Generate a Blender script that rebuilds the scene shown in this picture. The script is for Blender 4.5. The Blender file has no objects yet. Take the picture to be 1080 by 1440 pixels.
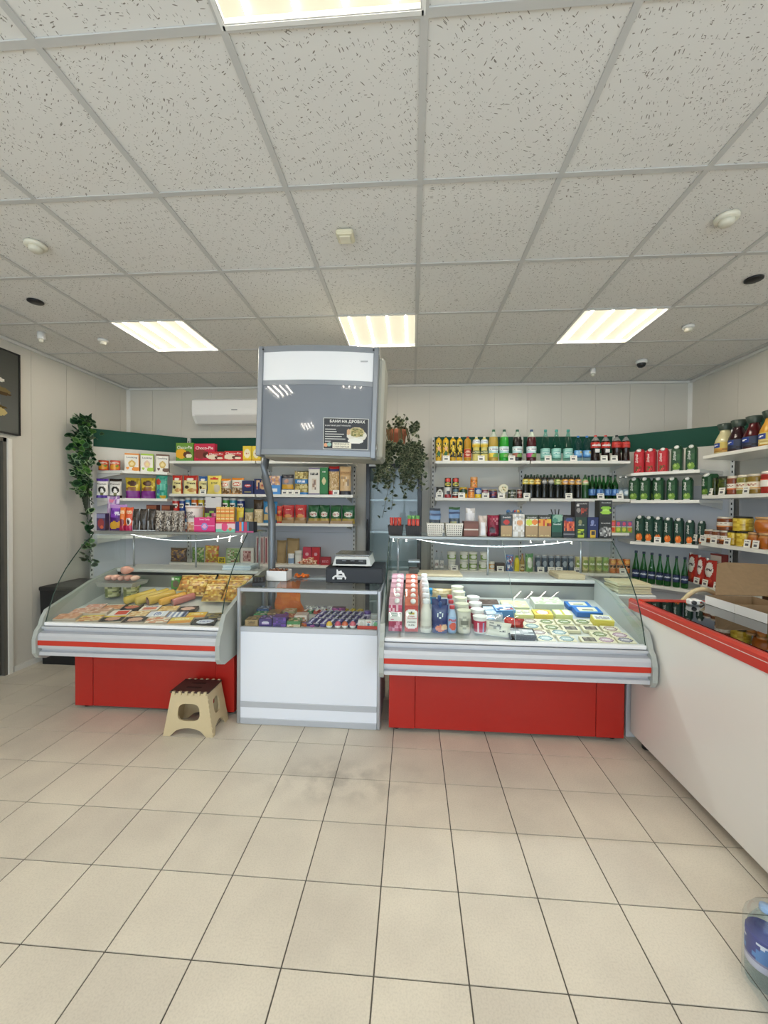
import bpy, math, random
from mathutils import Matrix, Vector
PI = math.pi
S = bpy.context.scene
COL = S.collection
# ------------------------------------------------------------------ camera
F_PX, YAW, PITCH, ROLL, CAM_H = 558.79, 0.07016, -0.0145, 0.00804, 1.491
cam = bpy.data.cameras.new('camera')
cam.sensor_fit = 'VERTICAL'; cam.sensor_height = 36.0; cam.lens = F_PX / 1440 * 36.0
cam.clip_start = 0.02
cam_o = bpy.data.objects.new('camera', cam); COL.objects.link(cam_o)
_f = Vector((-math.sin(YAW) * math.cos(PITCH), math.cos(YAW) * math.cos(PITCH), math.sin(PITCH)))
_r = Vector((math.cos(YAW), math.sin(YAW), 0)); _u = _r.cross(_f)
_R = math.cos(ROLL) * _r + math.sin(ROLL) * _u; _U = -math.sin(ROLL) * _r + math.cos(ROLL) * _u
cam_o.matrix_world = Matrix(((_R.x, _U.x, -_f.x, 0), (_R.y, _U.y, -_f.y, 0), (_R.z, _U.z, -_f.z, CAM_H), (0, 0, 0, 1)))
S.camera = cam_o
# ------------------------------------------------------------------ world, light, exposure
SKY = 2.2            # overcast daylight outside the shop front
TUBE, PANEL = 36.0, 0.43   # ceiling light tubes and their lit panels
S.view_settings.view_transform = 'Standard'; S.view_settings.look = 'None'
S.view_settings.exposure = 1.12; S.view_settings.gamma = 1.0; S.view_settings.use_curve_mapping = False
wd = bpy.data.worlds.new('world'); S.world = wd; wd.use_nodes = True
bg = wd.node_tree.nodes['Background']; bg.inputs[0].default_value = (0.74, 0.86, 1.0, 1); bg.inputs[1].default_value = SKY
S.cycles.use_denoising = True
S.cycles.max_bounces = 10; S.cycles.diffuse_bounces = 5; S.cycles.glossy_bounces = 4
S.cycles.transparent_max_bounces = 32; S.cycles.caustics_reflective = False; S.cycles.caustics_refractive = False
S.cycles.sample_clamp_indirect = 6.0
def portal(x0, x1, z0, z1, y):
    l = bpy.data.lights.new('window_portal', 'AREA'); l.shape = 'RECTANGLE'; l.size = x1 - x0; l.size_y = z1 - z0
    l.cycles.is_portal = True
    o = bpy.data.objects.new('window_portal', l); COL.objects.link(o)
    o.location = ((x0 + x1) / 2, y, (z0 + z1) / 2); o.rotation_euler = (PI / 2, 0, 0)   # shines along +Y into the room
X_L, X_R, Y_B, Y_F, CH = -3.50, 3.09, 4.68, -2.3, 2.913
WINDOWS = [(-3.0, -1.3), (-1.1, 0.7), (0.9, 2.7)]
for a, b in WINDOWS: portal(a, b, 0.35, 2.55, Y_F - 0.02)

# ------------------------------------------------------------------ helpers
_lin = {}
def lin(h):
    if h in _lin: return _lin[h]
    c = []
    for i in (0, 2, 4):
        s = int(h[i:i + 2], 16) / 255
        c.append(s / 12.92 if s <= 0.04045 else ((s + 0.055) / 1.055) ** 2.4)
    _lin[h] = (c[0], c[1], c[2], 1.0); return _lin[h]
_mats = {}
def mat(hexc, rough=0.5, metal=0.0, spec=0.5, emit=0.0, bump=0.0, bscale=60.0, vary=0.0):
    k = (hexc, rough, metal, spec, emit, bump, vary)
    if k in _mats: return _mats[k]
    m = bpy.data.materials.new('m_' + hexc); m.use_nodes = True
    nt = m.node_tree; p = nt.nodes['Principled BSDF']
    p.inputs['Base Color'].default_value = lin(hexc); p.inputs['Roughness'].default_value = rough
    p.inputs['Metallic'].default_value = metal; p.inputs['Specular IOR Level'].default_value = spec
    if emit:
        p.inputs['Emission Color'].default_value = lin(hexc); p.inputs['Emission Strength'].default_value = emit
    if bump or vary:
        tc = nt.nodes.new('ShaderNodeTexCoord'); n = nt.nodes.new('ShaderNodeTexNoise')
        n.inputs['Scale'].default_value = bscale; n.inputs['Detail'].default_value = 3
        nt.links.new(tc.outputs['Object'], n.inputs['Vector'])
        if bump:
            b = nt.nodes.new('ShaderNodeBump'); b.inputs['Strength'].default_value = bump; b.inputs['Distance'].default_value = 0.004
            nt.links.new(n.outputs['Fac'], b.inputs['Height']); nt.links.new(b.outputs['Normal'], p.inputs['Normal'])
        if vary:
            mx = nt.nodes.new('ShaderNodeMix'); mx.data_type = 'RGBA'; mx.blend_type = 'MULTIPLY'; mx.inputs[0].default_value = vary
            mx.inputs[6].default_value = lin(hexc); nt.links.new(n.outputs['Fac'], mx.inputs[7])
            nt.links.new(mx.outputs[2], p.inputs['Base Color'])
    _mats[k] = m; return m
def print_mat(name, rough, spec=0.5, coat=0.0):
    m = bpy.data.materials.new(name); m.use_nodes = True; nt = m.node_tree; p = nt.nodes['Principled BSDF']
    a = nt.nodes.new('ShaderNodeAttribute'); a.attribute_name = 'Col'
    nt.links.new(a.outputs['Color'], p.inputs['Base Color']); p.inputs['Roughness'].default_value = rough
    p.inputs['Specular IOR Level'].default_value = spec; p.inputs['Coat Weight'].default_value = coat
    return m
PRINT = print_mat('printed_card', 0.45); GLOSS = print_mat('printed_gloss', 0.16); FOIL = print_mat('printed_film', 0.26, 0.6); MATTE = print_mat('printed_matte', 0.75, 0.2)
def glass_mat(name, tint, refl=1.0, rough=0.02, ior=1.5):
    m = bpy.data.materials.new(name); m.use_nodes = True; nt = m.node_tree; nt.nodes.clear()
    o = nt.nodes.new('ShaderNodeOutputMaterial'); t = nt.nodes.new('ShaderNodeBsdfTransparent'); g = nt.nodes.new('ShaderNodeBsdfGlossy')
    f = nt.nodes.new('ShaderNodeFresnel'); f.inputs['IOR'].default_value = ior
    mu = nt.nodes.new('ShaderNodeMath'); mu.operation = 'MULTIPLY'; mu.inputs[1].default_value = refl
    mx = nt.nodes.new('ShaderNodeMixShader'); t.inputs[0].default_value = (*tint, 1); g.inputs['Roughness'].default_value = rough
    geo = nt.nodes.new('ShaderNodeNewGeometry'); sub = nt.nodes.new('ShaderNodeMath'); sub.operation = 'SUBTRACT'; sub.inputs[0].default_value = 1.0
    m2 = nt.nodes.new('ShaderNodeMath'); m2.operation = 'MULTIPLY'
    nt.links.new(geo.outputs['Backfacing'], sub.inputs[1]); nt.links.new(f.outputs[0], mu.inputs[0])
    nt.links.new(mu.outputs[0], m2.inputs[0]); nt.links.new(sub.outputs[0], m2.inputs[1])
    nt.links.new(m2.outputs[0], mx.inputs[0]); nt.links.new(t.outputs[0], mx.inputs[1]); nt.links.new(g.outputs[0], mx.inputs[2]); nt.links.new(mx.outputs[0], o.inputs[0])
    return m
GLASS = glass_mat('sheet_glass', (0.965, 0.985, 0.975)); CLEAR = glass_mat('clear_plastic', (0.93, 0.95, 0.96))
GREENGLASS = glass_mat('green_glass', (0.22, 0.55, 0.27)); TEAL = glass_mat('teal_plastic', (0.60, 0.88, 0.82)); BLUEPET = glass_mat('blue_plastic', (0.66, 0.86, 0.97)); DARKGLASS = glass_mat('dark_glass', (0.10, 0.10, 0.10), 1.6)
SMOKE = glass_mat('fridge_glass', (0.93, 0.96, 0.98))
WHITE = mat('e9e8e4', 0.4); ALU = mat('b9bdc4', 0.32, 0.75); STEEL = mat('a9aaa6', 0.3, 0.8); BLACK = mat('14151a', 0.35); SHELF = mat('ecebe4', 0.35)

class B:
    def __init__(s): s.v = []; s.f = []; s.c = []; s.sm = []; s.mi = []
    def add(s, vs, fs, c='ffffff', sm=False, mi=0):
        n = len(s.v); s.v.extend(vs)
        for i, f in enumerate(fs):
            s.f.append([j + n for j in f]); s.c.append(c[i] if isinstance(c, list) else c); s.sm.append(sm); s.mi.append(mi)
        return s
    def box(s, x0, y0, z0, x1, y1, z1, c='ffffff', mi=0):
        v = [(x0, y0, z0), (x1, y0, z0), (x1, y1, z0), (x0, y1, z0), (x0, y0, z1), (x1, y0, z1), (x1, y1, z1), (x0, y1, z1)]
        return s.add(v, [(3, 2, 1, 0), (4, 5, 6, 7), (0, 1, 5, 4), (1, 2, 6, 5), (2, 3, 7, 6), (3, 0, 4, 7)], c, False, mi)
    def cbox(s, x0, y0, z0, x1, y1, z1, k=0.006, c='ffffff', mi=0):   # box with chamfered edges
        X, Y, Z = (x0, x1), (y0, y1), (z0, z1); v = []; idx = {}
        for i in (0, 1):
            for j in (0, 1):
                for l in (0, 1):
                    a = k if i == 0 else -k; b = k if j == 0 else -k; d = k if l == 0 else -k
                    idx[i, j, l] = len(v); v += [(X[i], Y[j] + b, Z[l] + d), (X[i] + a, Y[j], Z[l] + d), (X[i] + a, Y[j] + b, Z[l])]
        q = lambda i, j, l, t: idx[i, j, l] + t
        fs = []
        for i in (0, 1):
            fs.append([q(i, 0, 0, 0), q(i, 1, 0, 0), q(i, 1, 1, 0), q(i, 0, 1, 0)][::(-1 if i == 0 else 1)])
            fs.append([q(0, i, 0, 1), q(1, i, 0, 1), q(1, i, 1, 1), q(0, i, 1, 1)][::(1 if i == 0 else -1)])
            fs.append([q(0, 0, i, 2), q(1, 0, i, 2), q(1, 1, i, 2), q(0, 1, i, 2)][::(-1 if i == 0 else 1)])
            for j in (0, 1):
                fs.append([q(i, j, 0, 0), q(i, j, 1, 0), q(i, j, 1, 1), q(i, j, 0, 1)][::(1 if i ^ j else -1)])
                fs.append([q(i, 0, j, 0), q(i, 1, j, 0), q(i, 1, j, 2), q(i, 0, j, 2)][::(-1 if i ^ j else 1)])
                fs.append([q(0, i, j, 1), q(1, i, j, 1), q(1, i, j, 2), q(0, i, j, 2)][::(1 if i ^ j else -1)])
                for l in (0, 1): fs.append([q(i, j, l, 0), q(i, j, l, 1), q(i, j, l, 2)][::(-1 if (i + j + l) % 2 else 1)])
        return s.add(v, fs, c, False, mi)
    def prism(s, poly, a, b, axis='x', c='ffffff', mi=0, sm=False):   # polygon extruded along an axis
        n = len(poly)
        mk = {'x': lambda p, t: (t, p[0], p[1]), 'y': lambda p, t: (p[0], t, p[1]), 'z': lambda p, t: (p[0], p[1], t)}[axis]
        v = [mk(p, a) for p in poly] + [mk(p, b) for p in poly]
        s.add(v, [(i, (i + 1) % n, n + (i + 1) % n, n + i) for i in range(n)], c, sm, mi)
        return s.add(v, [tuple(range(n))[::-1], tuple(range(n, 2 * n))], c, False, mi)
    def lathe(s, prof, n=18, c='ffffff', x=0, y=0, z=0, fn=None, sm=True, mi=0):
        v = []; fs = []; cs = []; m = len(prof); z0, z1 = prof[0][1], prof[-1][1]
        for (r, h) in prof:
            for i in range(n):
                a = 2 * PI * (i / n - 0.5); v.append((x + r * math.sin(a), y - r * math.cos(a), z + h))
        for k in range(m - 1):
            for i in range(n):
                j = (i + 1) % n; fs.append((k * n + i, k * n + j, (k + 1) * n + j, (k + 1) * n + i))
                cs.append(fn((i + 0.5) / n, ((prof[k][1] + prof[k + 1][1]) / 2 - z0) / ((z1 - z0) or 1)) if fn else c)
        if prof[-1][0] > 1e-5: fs.append(tuple((m - 1) * n + i for i in range(n))); cs.append(cs[-1])
        if prof[0][0] > 1e-5: fs.append(tuple(range(n))[::-1]); cs.append(cs[0])
        return s.add(v, fs, cs, sm, mi)
    def tube(s, path, r, n=8, c='ffffff', mi=0):
        P = [Vector(p) for p in path]; v = []; fs = []; m = len(P)
        for i, p in enumerate(P):
            t = (P[min(i + 1, m - 1)] - P[max(i - 1, 0)]).normalized()
            a = t.cross(Vector((0, 0, 1)) if abs(t.z) < 0.9 else Vector((1, 0, 0))).normalized(); b = t.cross(a)
            rr = r[i] if isinstance(r, (list, tuple)) else r
            for k in range(n):
                q = p + (a * math.cos(2 * PI * k / n) + b * math.sin(2 * PI * k / n)) * rr; v.append(tuple(q))
        for i in range(m - 1):
            for k in range(n):
                l = (k + 1) % n; fs.append((i * n + k, i * n + l, (i + 1) * n + l, (i + 1) * n + k))
        fs.append(tuple(range(n))[::-1]); fs.append(tuple((m - 1) * n + k for k in range(n)))
        return s.add(v, fs, c, True, mi)
    def grid(s, pos, nu, nv, fn, sm=False, flip=False, mi=0):
        v = [pos(i / nu, j / nv) for j in range(nv + 1) for i in range(nu + 1)]; fs = []; cs = []
        for j in range(nv):
            for i in range(nu):
                a = j * (nu + 1) + i; q = (a, a + 1, a + nu + 2, a + nu + 1); fs.append(q[::-1] if flip else q)
                cs.append(fn((i + 0.5) / nu, (j + 0.5) / nv) if callable(fn) else fn)
        return s.add(v, fs, cs, sm, mi)
    def mesh(s, mats):
        me = bpy.data.meshes.new('shape'); me.from_pydata(s.v, [], s.f); me.polygons.foreach_set('use_smooth', s.sm); me.polygons.foreach_set('material_index', s.mi)
        for m in (mats if isinstance(mats, (list, tuple)) else [mats]): me.materials.append(m)
        ca = me.color_attributes.new('Col', 'FLOAT_COLOR', 'CORNER'); arr = []
        for f, c in zip(s.f, s.c): arr += list(lin(c)) * len(f)
        ca.data.foreach_set('color', arr); me.update(); return me
    def ob(s, name, mats, par=None, loc=(0, 0, 0), rot=(0, 0, 0)):
        return ob(name, s.mesh(mats), par, loc, rot)
def ob(name, me, par=None, loc=(0, 0, 0), rot=(0, 0, 0)):
    o = bpy.data.objects.new(name, me); COL.objects.link(o); o.parent = par; o.location = loc; o.rotation_euler = rot; return o
def tag(o, label, cat, group=None):
    o['label'] = label; o['category'] = cat
    if group: o['group'] = group
    return o
def thing(name, label=None, cat=None, loc=(0, 0, 0), rz=0, group=None):
    o = ob(name, None, None, loc, (0, 0, rz))
    if label: tag(o, label, cat, group)
    return o
def struct(name, b, m, par=None, loc=(0, 0, 0)):
    o = b.ob(name, m, par, loc)
    if par is None: o['kind'] = 'structure'
    return o
def dup(o, par=None):
    c = o.copy(); COL.objects.link(c)
    if par: c.parent = par
    for ch in list(o.children): dup(ch, c)
    return c
_txt = {}
def text(s, colr, par, cx, cz, w=None, h=None, y=0.0, mode='front', name='lettering', bold=True, shear=0.0):
    """flat lettering fitted to width w and/or height h, centred on (cx, cz) of the face"""
    k = (s, shear)
    if k not in _txt:
        cu = bpy.data.curves.new('t', 'FONT'); cu.body = s; cu.size = 1.0; cu.align_x = 'CENTER'; cu.resolution_u = 2; cu.shear = shear; cu.offset = 0.012 if bold else 0.0
        o = bpy.data.objects.new('t', cu); COL.objects.link(o); bpy.context.view_layer.update()
        me = bpy.data.meshes.new_from_object(o.evaluated_get(bpy.context.evaluated_depsgraph_get()))
        _txt[k] = ([tuple(v.co) for v in me.vertices], [tuple(p.vertices) for p in me.polygons])
        bpy.data.objects.remove(o); bpy.data.curves.remove(cu); bpy.data.meshes.remove(me)
    vs, fs = _txt[k]
    if not vs: return None
    xs = [v[0] for v in vs]; ys = [v[1] for v in vs]; x0, x1, y0, y1 = min(xs), max(xs), min(ys), max(ys)
    sx = w / (x1 - x0) if w else None; sy = h / (y1 - y0) if h else None; sx = sx or sy; sy = sy or sx
    P = [((a - (x0 + x1) / 2) * sx, (b - (y0 + y1) / 2) * sy) for a, b, _ in vs]
    if mode == 'front': V = [(cx + a, y, cz + b) for a, b in P]
    elif mode == 'up': V = [(cx - b, y, cz + a) for a, b in P]          # reads from bottom to top
    elif mode == 'top': V = [(cx + a, cz + b, y) for a, b in P]
    b = B(); b.add(V, fs); return b.ob(name, mat(colr, 0.5), par)

# ---- printed designs: layers of flat shapes in the face's own (u, v)
def rnd(*k): return random.Random(hash(k) & 0xffffff).random()
def paint(L, seed=0):
    L = [L] if isinstance(L, str) else L
    def fn(u, v):
        c = None
        for l in L:
            if isinstance(l, str): c = l; continue
            t = l[0]
            if t == 'b' and l[1] <= v < l[2]: c = l[3]
            elif t == 'r' and l[1] <= u < l[3] and l[2] <= v < l[4]: c = l[5]
            elif t == 'e' and ((u - l[1]) / l[3]) ** 2 + ((v - l[2]) / l[4]) ** 2 < 1: c = l[5]
            elif t == 'n' and l[1] <= u < l[3] and l[2] <= v < l[4]:
                k = l[6] if len(l) > 6 else 14
                c = l[5][int(rnd(seed, int(u * k), int(v * k * 1.3)) * len(l[5]))]
            elif t == 'l' and l[1] <= u < l[3] and l[2] <= v < l[4]:
                if rnd(7, int(u * 40), int(v * 40)) < 0.72: c = l[5]
        return c
    return fn
# ---- goods: every maker returns (root, depth); origin at the middle of the base, printed side facing -Y
def m_box(w, h, d, front, side, top=None, mt=None, nu=18, nv=22, name='box', rel=0.0):
    b = B(); x, y = w / 2, d / 2
    b.grid(lambda u, v: (-x + u * w, -y, v * h), nu, nv, paint(front))
    b.add([(-x, -y, 0), (x, -y, 0), (x, y, 0), (-x, y, 0), (-x, -y, h), (x, -y, h), (x, y, h), (-x, y, h)], [(3, 2, 1, 0), (1, 2, 6, 5), (2, 3, 7, 6), (3, 0, 4, 7)], side)
    if isinstance(top, list): b.grid(lambda u, v: (-x + u * w, -y + v * d, h), nu, nu, paint(top))
    else: b.add([(-x, -y, h), (x, -y, h), (x, y, h), (-x, y, h)], [(0, 1, 2, 3)], top or side)
    return b.ob(name, mt or PRINT), d
def m_bag(w, h, d, front, back=None, kind='stand', mt=None, nu=16, nv=22, name='bag', seed=1):
    b = B(); rs = random.Random(seed); ph = [rs.uniform(0, 6) for _ in range(4)]
    def t(u, v):
        e = max(0.0, 1 - abs(2 * u - 1) ** 3) ** 0.5
        g = (max(0.0, 1 - max(0, (v - 0.1) / 0.9) ** 3)) ** 0.8 if kind == 'stand' else max(0.0, math.sin(PI * min(1, max(0, (v - 0.05) / 0.9)))) ** 0.5
        return d / 2 * (e * g * (1 + 0.10 * math.sin(9 * u + ph[0] + 5 * v) + 0.07 * math.sin(17 * v + ph[1])) ) + 0.0008
    def wd_(u, v):
        k = 1 - 0.05 * math.sin(PI * v) if kind == 'pillow' else 1 - 0.06 * v * (1 - v) * 4
        return (u - 0.5) * w * k + 0.012 * w * math.sin(11 * v + ph[2])
    p = paint(front, seed)
    b.grid(lambda u, v: (wd_(u, v), -t(u, v), v * h + 0.008 * h * math.sin(6 * u + ph[3]) * v), nu, nv, p, True)
    b.grid(lambda u, v: (wd_(u, v), t(u, v), v * h + 0.008 * h * math.sin(6 * u + ph[3]) * v), nu, 8, back or (lambda u, v: p(0.02, v)), True, True)
    if kind == 'stand':
        b.add([(wd_(i / nu, 0), -t(i / nu, 0), 0) for i in range(nu + 1)] + [(wd_(i / nu, 0), t(i / nu, 0), 0) for i in range(nu + 1)], [tuple(list(range(nu + 1)) + list(range(2 * nu + 1, nu, -1)))[::-1]], p(0.02, 0.02))
    return b.ob(name, mt or FOIL), d
def subdiv(z0, z1, n, r): return [(r, z0 + (z1 - z0) * i / n) for i in range(n + 1)]
def wrapf(L, seed=0):
    p = paint(L, seed)
    return lambda u, v: p((0.5 + (u - 0.5) * 2.0) % 1.0, v)
def m_can(w, h, label, lid='c9c9c6', name='can', ring=True, mt=None):
    r = w / 2; root = thing(name)
    b = B(); b.lathe([(r * 0.94, 0)] + subdiv(0.004, h - 0.004, 16, r) + [(r * 0.95, h)], 28, fn=wrapf(label)); b.ob('body', mt or GLOSS, root)
    b = B(); b.lathe([(r * 0.96, h), (r * 0.97, h + 0.003), (r * 0.86, h + 0.003), (r * 0.84, h + 0.0005), (0, h + 0.0005)], 24); b.ob('lid', mat(lid, 0.3, 0.5 if lid.startswith('c9') else 0.0), root)
    return root, w
PROF = {
 'pet': [(0, 0), (.43, 0), (.49, .02), (.5, .05), (.5, .26), (.475, .30), (.5, .34), (.5, .60), (.485, .66), (.42, .76), (.24, .88), (.145, .925), (.135, .95)],
 'cola': [(0, 0), (.40, 0), (.47, .02), (.49, .06), (.46, .22), (.43, .32), (.47, .42), (.5, .52), (.5, .68), (.44, .78), (.24, .89), (.15, .925), (.14, .95)],
 'oil': [(0, 0), (.44, 0), (.49, .02), (.5, .05), (.5, .80), (.46, .86), (.22, .92), (.17, .94), (.16, .96)],
 'oil2': [(0, 0), (.44, 0), (.49, .02), (.5, .05), (.5, .40), (.43, .46), (.43, .54), (.5, .60), (.5, .78), (.44, .86), (.2, .92), (.16, .96)],
 'spark': [(0, 0), (.42, 0), (.48, .02), (.5, .06), (.5, .38), (.44, .55), (.30, .72), (.19, .85), (.15, .90), (.14, .95)],
 'slim': [(0, 0), (.45, 0), (.5, .015), (.5, .52), (.45, .60), (.26, .72), (.19, .82), (.17, .94), (.19, .95)],
 'wine': [(0, 0), (.45, 0), (.5, .015), (.5, .42), (.44, .52), (.26, .70), (.19, .82), (.17, .94), (.2, .95)],
 'carafe': [(0, 0), (.46, 0), (.5, .02), (.5, .36), (.47, .46), (.36, .60), (.27, .70), (.24, .78), (.25, .82)],
 'milk': [(0, 0), (.45, 0), (.5, .03), (.5, .60), (.44, .70), (.28, .84), (.25, .90)],
 'kvas': [(0, 0), (.42, 0), (.49, .02), (.5, .06), (.5, .50), (.47, .54), (.5, .58), (.48, .70), (.36, .82), (.2, .90), (.17, .95)],
}
CAPH = {'carafe': (.79, 1.0, .3, .4), 'milk': (.88, 1.0, .30, .30), 'wine': (.93, 1.0, .21, .21), 'slim': (.93, 1.0, .2, .2)}
def m_bottle(w, h, shape, body, cap, label=None, mt=None, liquid=None, bodyfn=None, name='bottle', n=18, label2=None):
    root = thing(name); P = PROF[shape]
    b = B(); pr = [(r * w, z * h) for r, z in P]
    b.lathe(pr, n, body if not bodyfn else 'ffffff', fn=(lambda u, v: bodyfn(v)) if bodyfn else None); b.ob('body', mt or GLOSS, root)
    z0, z1, r0, r1 = CAPH.get(shape, (.935, 1.0, .165, .165)); b = B()
    b.lathe([(r0 * w, z0 * h), (r0 * w * 1.03, z0 * h + .003), (r1 * w, z1 * h - .004), (r1 * w * .92, z1 * h), (0, z1 * h)], 14); b.ob('cap', mat(cap, 0.4), root)
    def rad(z):
        for (ra, za), (rb, zb) in zip(P, P[1:]):
            if za <= z <= zb and zb > za: return ra + (rb - ra) * (z - za) / (zb - za)
        return .5
    for lb in (label, label2):
        if not lb: continue
        a, c, L = lb; k = 14; b = B()
        b.lathe([(0.503 * w * min(1, rad(a + (c - a) * i / k) / .5) + .0006, (a + (c - a) * i / k) * h) for i in range(k + 1)], 28, fn=wrapf(L)); b.ob('label', PRINT, root)
    if liquid:
        lc, top = liquid; b = B(); pz = [(max(0, r * w - .004), z * h + .004) for r, z in P if z <= top]; pz.append((max(.001, rad(top) * w - .004), top * h)); pz.append((0, top * h))
        b.lathe(pz, n, lc); b.ob('liquid', GLOSS, root)
    return root, w
def m_jar(w, h, fill, lid, label=None, name='jar', round_=0.0, fillfn=None):
    root = thing(name); r = w / 2; k = 14; pr = [(r * .9, 0)]
    for i in range(k + 1):
        z = h * (.02 + .84 * i / k); pr.append((r * ((1 - round_ * .22 * abs(2 * i / k - 1) ** 2.5) if round_ else 1.0), z))
    pr.append((r * .84, h * .89))
    b = B(); b.lathe(pr, 22, fill, fn=wrapf(fillfn) if fillfn else None); b.ob('body', GLOSS, root)
    b = B(); b.lathe([(r * .9, h * .86), (r * .93, h * .87), (r * .93, h * .98), (r * .88, h), (0, h)], 22); b.ob('lid', mat(lid, 0.35, 0.3), root)
    if label:
        a, c, L = label; b = B(); rr = lambda z: r * ((1 - round_ * .22 * abs(2 * (z - .02) / .84 - 1) ** 2.5) if round_ else 1) + .0008
        b.lathe([(rr(a + (c - a) * i / 8), (a + (c - a) * i / 8) * h) for i in range(9)], 28, fn=wrapf(L)); b.ob('label', PRINT, root)
    return root, w
def m_juice(w, h, base, fruit, kind, txt=None, name='juice_carton', d=None, cap='e6e6e2'):
    d = d or w * 0.95; root = thing(name); x, y, k = w / 2, d / 2, w * 0.14; hs = h * .86
    L = [base]
    if kind == 'berry': L += [('n', .06, .06, .94, .30, ['b01c28', '7d1520', '3f6a2a', 'd84a4a', '9e1a24'], 9)]
    else: L += [('e', .52, .20, .46, .17, fruit), ('e', .52, .34, .08, .03, '2d4a22'), ('e', .38, .25, .16, .06, 'a9c46a' if kind == 'apple' else 'f6a050'), ('r', .1, .02, .9, .035, 'd8d8d0')]
    L += [('r', .55, .50, .9, .78, {'apple': '2f5f38', 'orange': '1f4a40', 'berry': 'c93040'}[kind])]
    b = B(); b.grid(lambda u, v: (-x + k + u * (w - 2 * k), -y, v * hs), 14, 22, paint(L))
    P = [(-x, -y + k), (-x + k, -y), (x - k, -y), (x, -y + k), (x, y - k), (x - k, y), (-x + k, y), (-x, y - k)]
    T = [(px * .62, -y * .30 + (py + y) / d * (y * 1.12), h) for px, py in P]     # small flat top behind the steep front shoulder
    v = [(px, py, 0) for px, py in P] + [(px, py, hs) for px, py in P] + T
    b.add(v, [(i, (i + 1) % 8, 8 + (i + 1) % 8, 8 + i) for i in range(8) if i != 1] + [(8 + i, 8 + (i + 1) % 8, 16 + (i + 1) % 8, 16 + i) for i in range(8)] + [tuple(range(16, 24))], base); b.ob('body', PRINT, root)
    sl = math.atan2(h - hs, y * .70)
    c = B(); c.lathe([(w * .23, -.004), (w * .23, .010), (w * .19, .014), (0, .014)], 14); c.ob('cap', mat(cap, 0.4), root, (0, -y + y * .70 * .52, hs + (h - hs) * .52), (sl, 0, 0))
    if txt: text(txt, 'f2f4ee', root, -w * .15, h * .60, w=h * .36, h=w * .30, y=-y - .0008, mode='up', shear=0.2)
    return root, d
def m_gable(w, h, front, side, cap, d=None, name='milk_carton', txts=()):
    d = d or w; root = thing(name); x, y = w / 2, d / 2; hs = h * .80
    b = B(); b.grid(lambda u, v: (-x + u * w, -y, v * hs), 18, 26, paint(front))
    b.add([(-x, -y, 0), (x, -y, 0), (x, y, 0), (-x, y, 0), (-x, -y, hs), (x, -y, hs), (x, y, hs), (-x, y, hs), (-x, 0, h * .96), (x, 0, h * .96)],
          [(3, 2, 1, 0), (1, 2, 6, 5), (2, 3, 7, 6), (3, 0, 4, 7), (4, 5, 9, 8), (7, 8, 9, 6), (5, 6, 9), (4, 8, 7)], side)
    b.box(-x, -.003, h * .95, x, .003, h, side); b.ob('body', PRINT, root)
    c = B(); c.lathe([(w * .2, 0), (w * .2, .016), (w * .17, .02), (0, .02)], 14); c.ob('cap', mat(cap, 0.4), root, (w * .12, -y * .5, h * .875), (0.75, 0, 0))
    for (s, colr, cx, cz, tw, th) in txts: text(s, colr, root, cx * w, cz * h, w=tw * w, h=th * h, y=-y - .0008)
    return root, d
def m_cup(w, h, label, lid, name='cup', taper=.8, lidr=1.06):
    root = thing(name); r = w / 2
    b = B(); b.lathe([(r * (taper + (1 - taper) * i / 10), h * i / 10) for i in range(11)], 22, fn=wrapf(label)); b.ob('body', PRINT, root)
    b = B(); b.lathe([(r * lidr, h), (r * lidr, h + .004), (r * .9, h + .006), (0, h + .006)], 22); b.ob('lid', mat(lid, 0.3), root)
    return root, w
def m_tag(w, h, name='price_card'):
    b = B(); b.grid(lambda u, v: (-w / 2 + u * w, v * h * .12, v * h), 14, 10, paint(['f4f2e8', ('l', .12, .66, .88, .80, '6d6d6d'), ('r', .2, .2, .75, .46, '5c5c62')]))
    b.grid(lambda u, v: (-w / 2 + u * w, v * h * .12 + .0015, v * h), 1, 1, 'e4e2d8', False, True); return b.ob(name, PRINT), h * .13
# ---- rows of goods along a shelf edge; pixel columns of the photograph give the widths
def kx(px): return math.tan(math.atan((px - 540) / F_PX) - YAW)
def on_line(px, P, Q):
    k = kx(px); dx, dy = Q[0] - P[0], Q[1] - P[1]; t = (k * P[1] - P[0]) / (dx - k * dy); return Vector((P[0] + t * dx, P[1] + t * dy))
def depth(p): return -math.sin(YAW) * p[0] + math.cos(YAW) * p[1]
def I(xl, xr, hp, name, cat, desc, fn, dz=0.0, ins=0.03, rz=0.0, h=None): return dict(xl=xl, xr=xr, hp=hp, name=name, cat=cat, desc=desc, fn=fn, dz=dz, ins=ins, rz=rz, h=h)
NUM = ['', 'one', 'two', 'three', 'four', 'five', 'six', 'seven', 'eight', 'nine', 'ten', 'eleven', 'twelve']
ORD = ['', 'first', 'second', 'third', 'fourth', 'fifth', 'sixth', 'seventh', 'eighth', 'ninth', 'tenth', 'eleventh', 'twelfth']
def ordinal(i, n, a='left', b='right'):
    if n == 1: return ''
    if n == 2: return ', %s one of two' % (a if i == 0 else b)
    return ', %s of %s from %s' % (ORD[i + 1], NUM[n], a)
def relabel(lst, where, group, a='left', b='right'):
    cnt = {}
    for o, it in lst: cnt.setdefault(it[1], []).append((o, it))
    for d, L in cnt.items():
        for i, (o, it) in enumerate(L):
            tag(o, (d + ' ' + where).strip() + ordinal(i, len(L), a, b), it[0], group if len(lst) > 1 else None)
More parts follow.
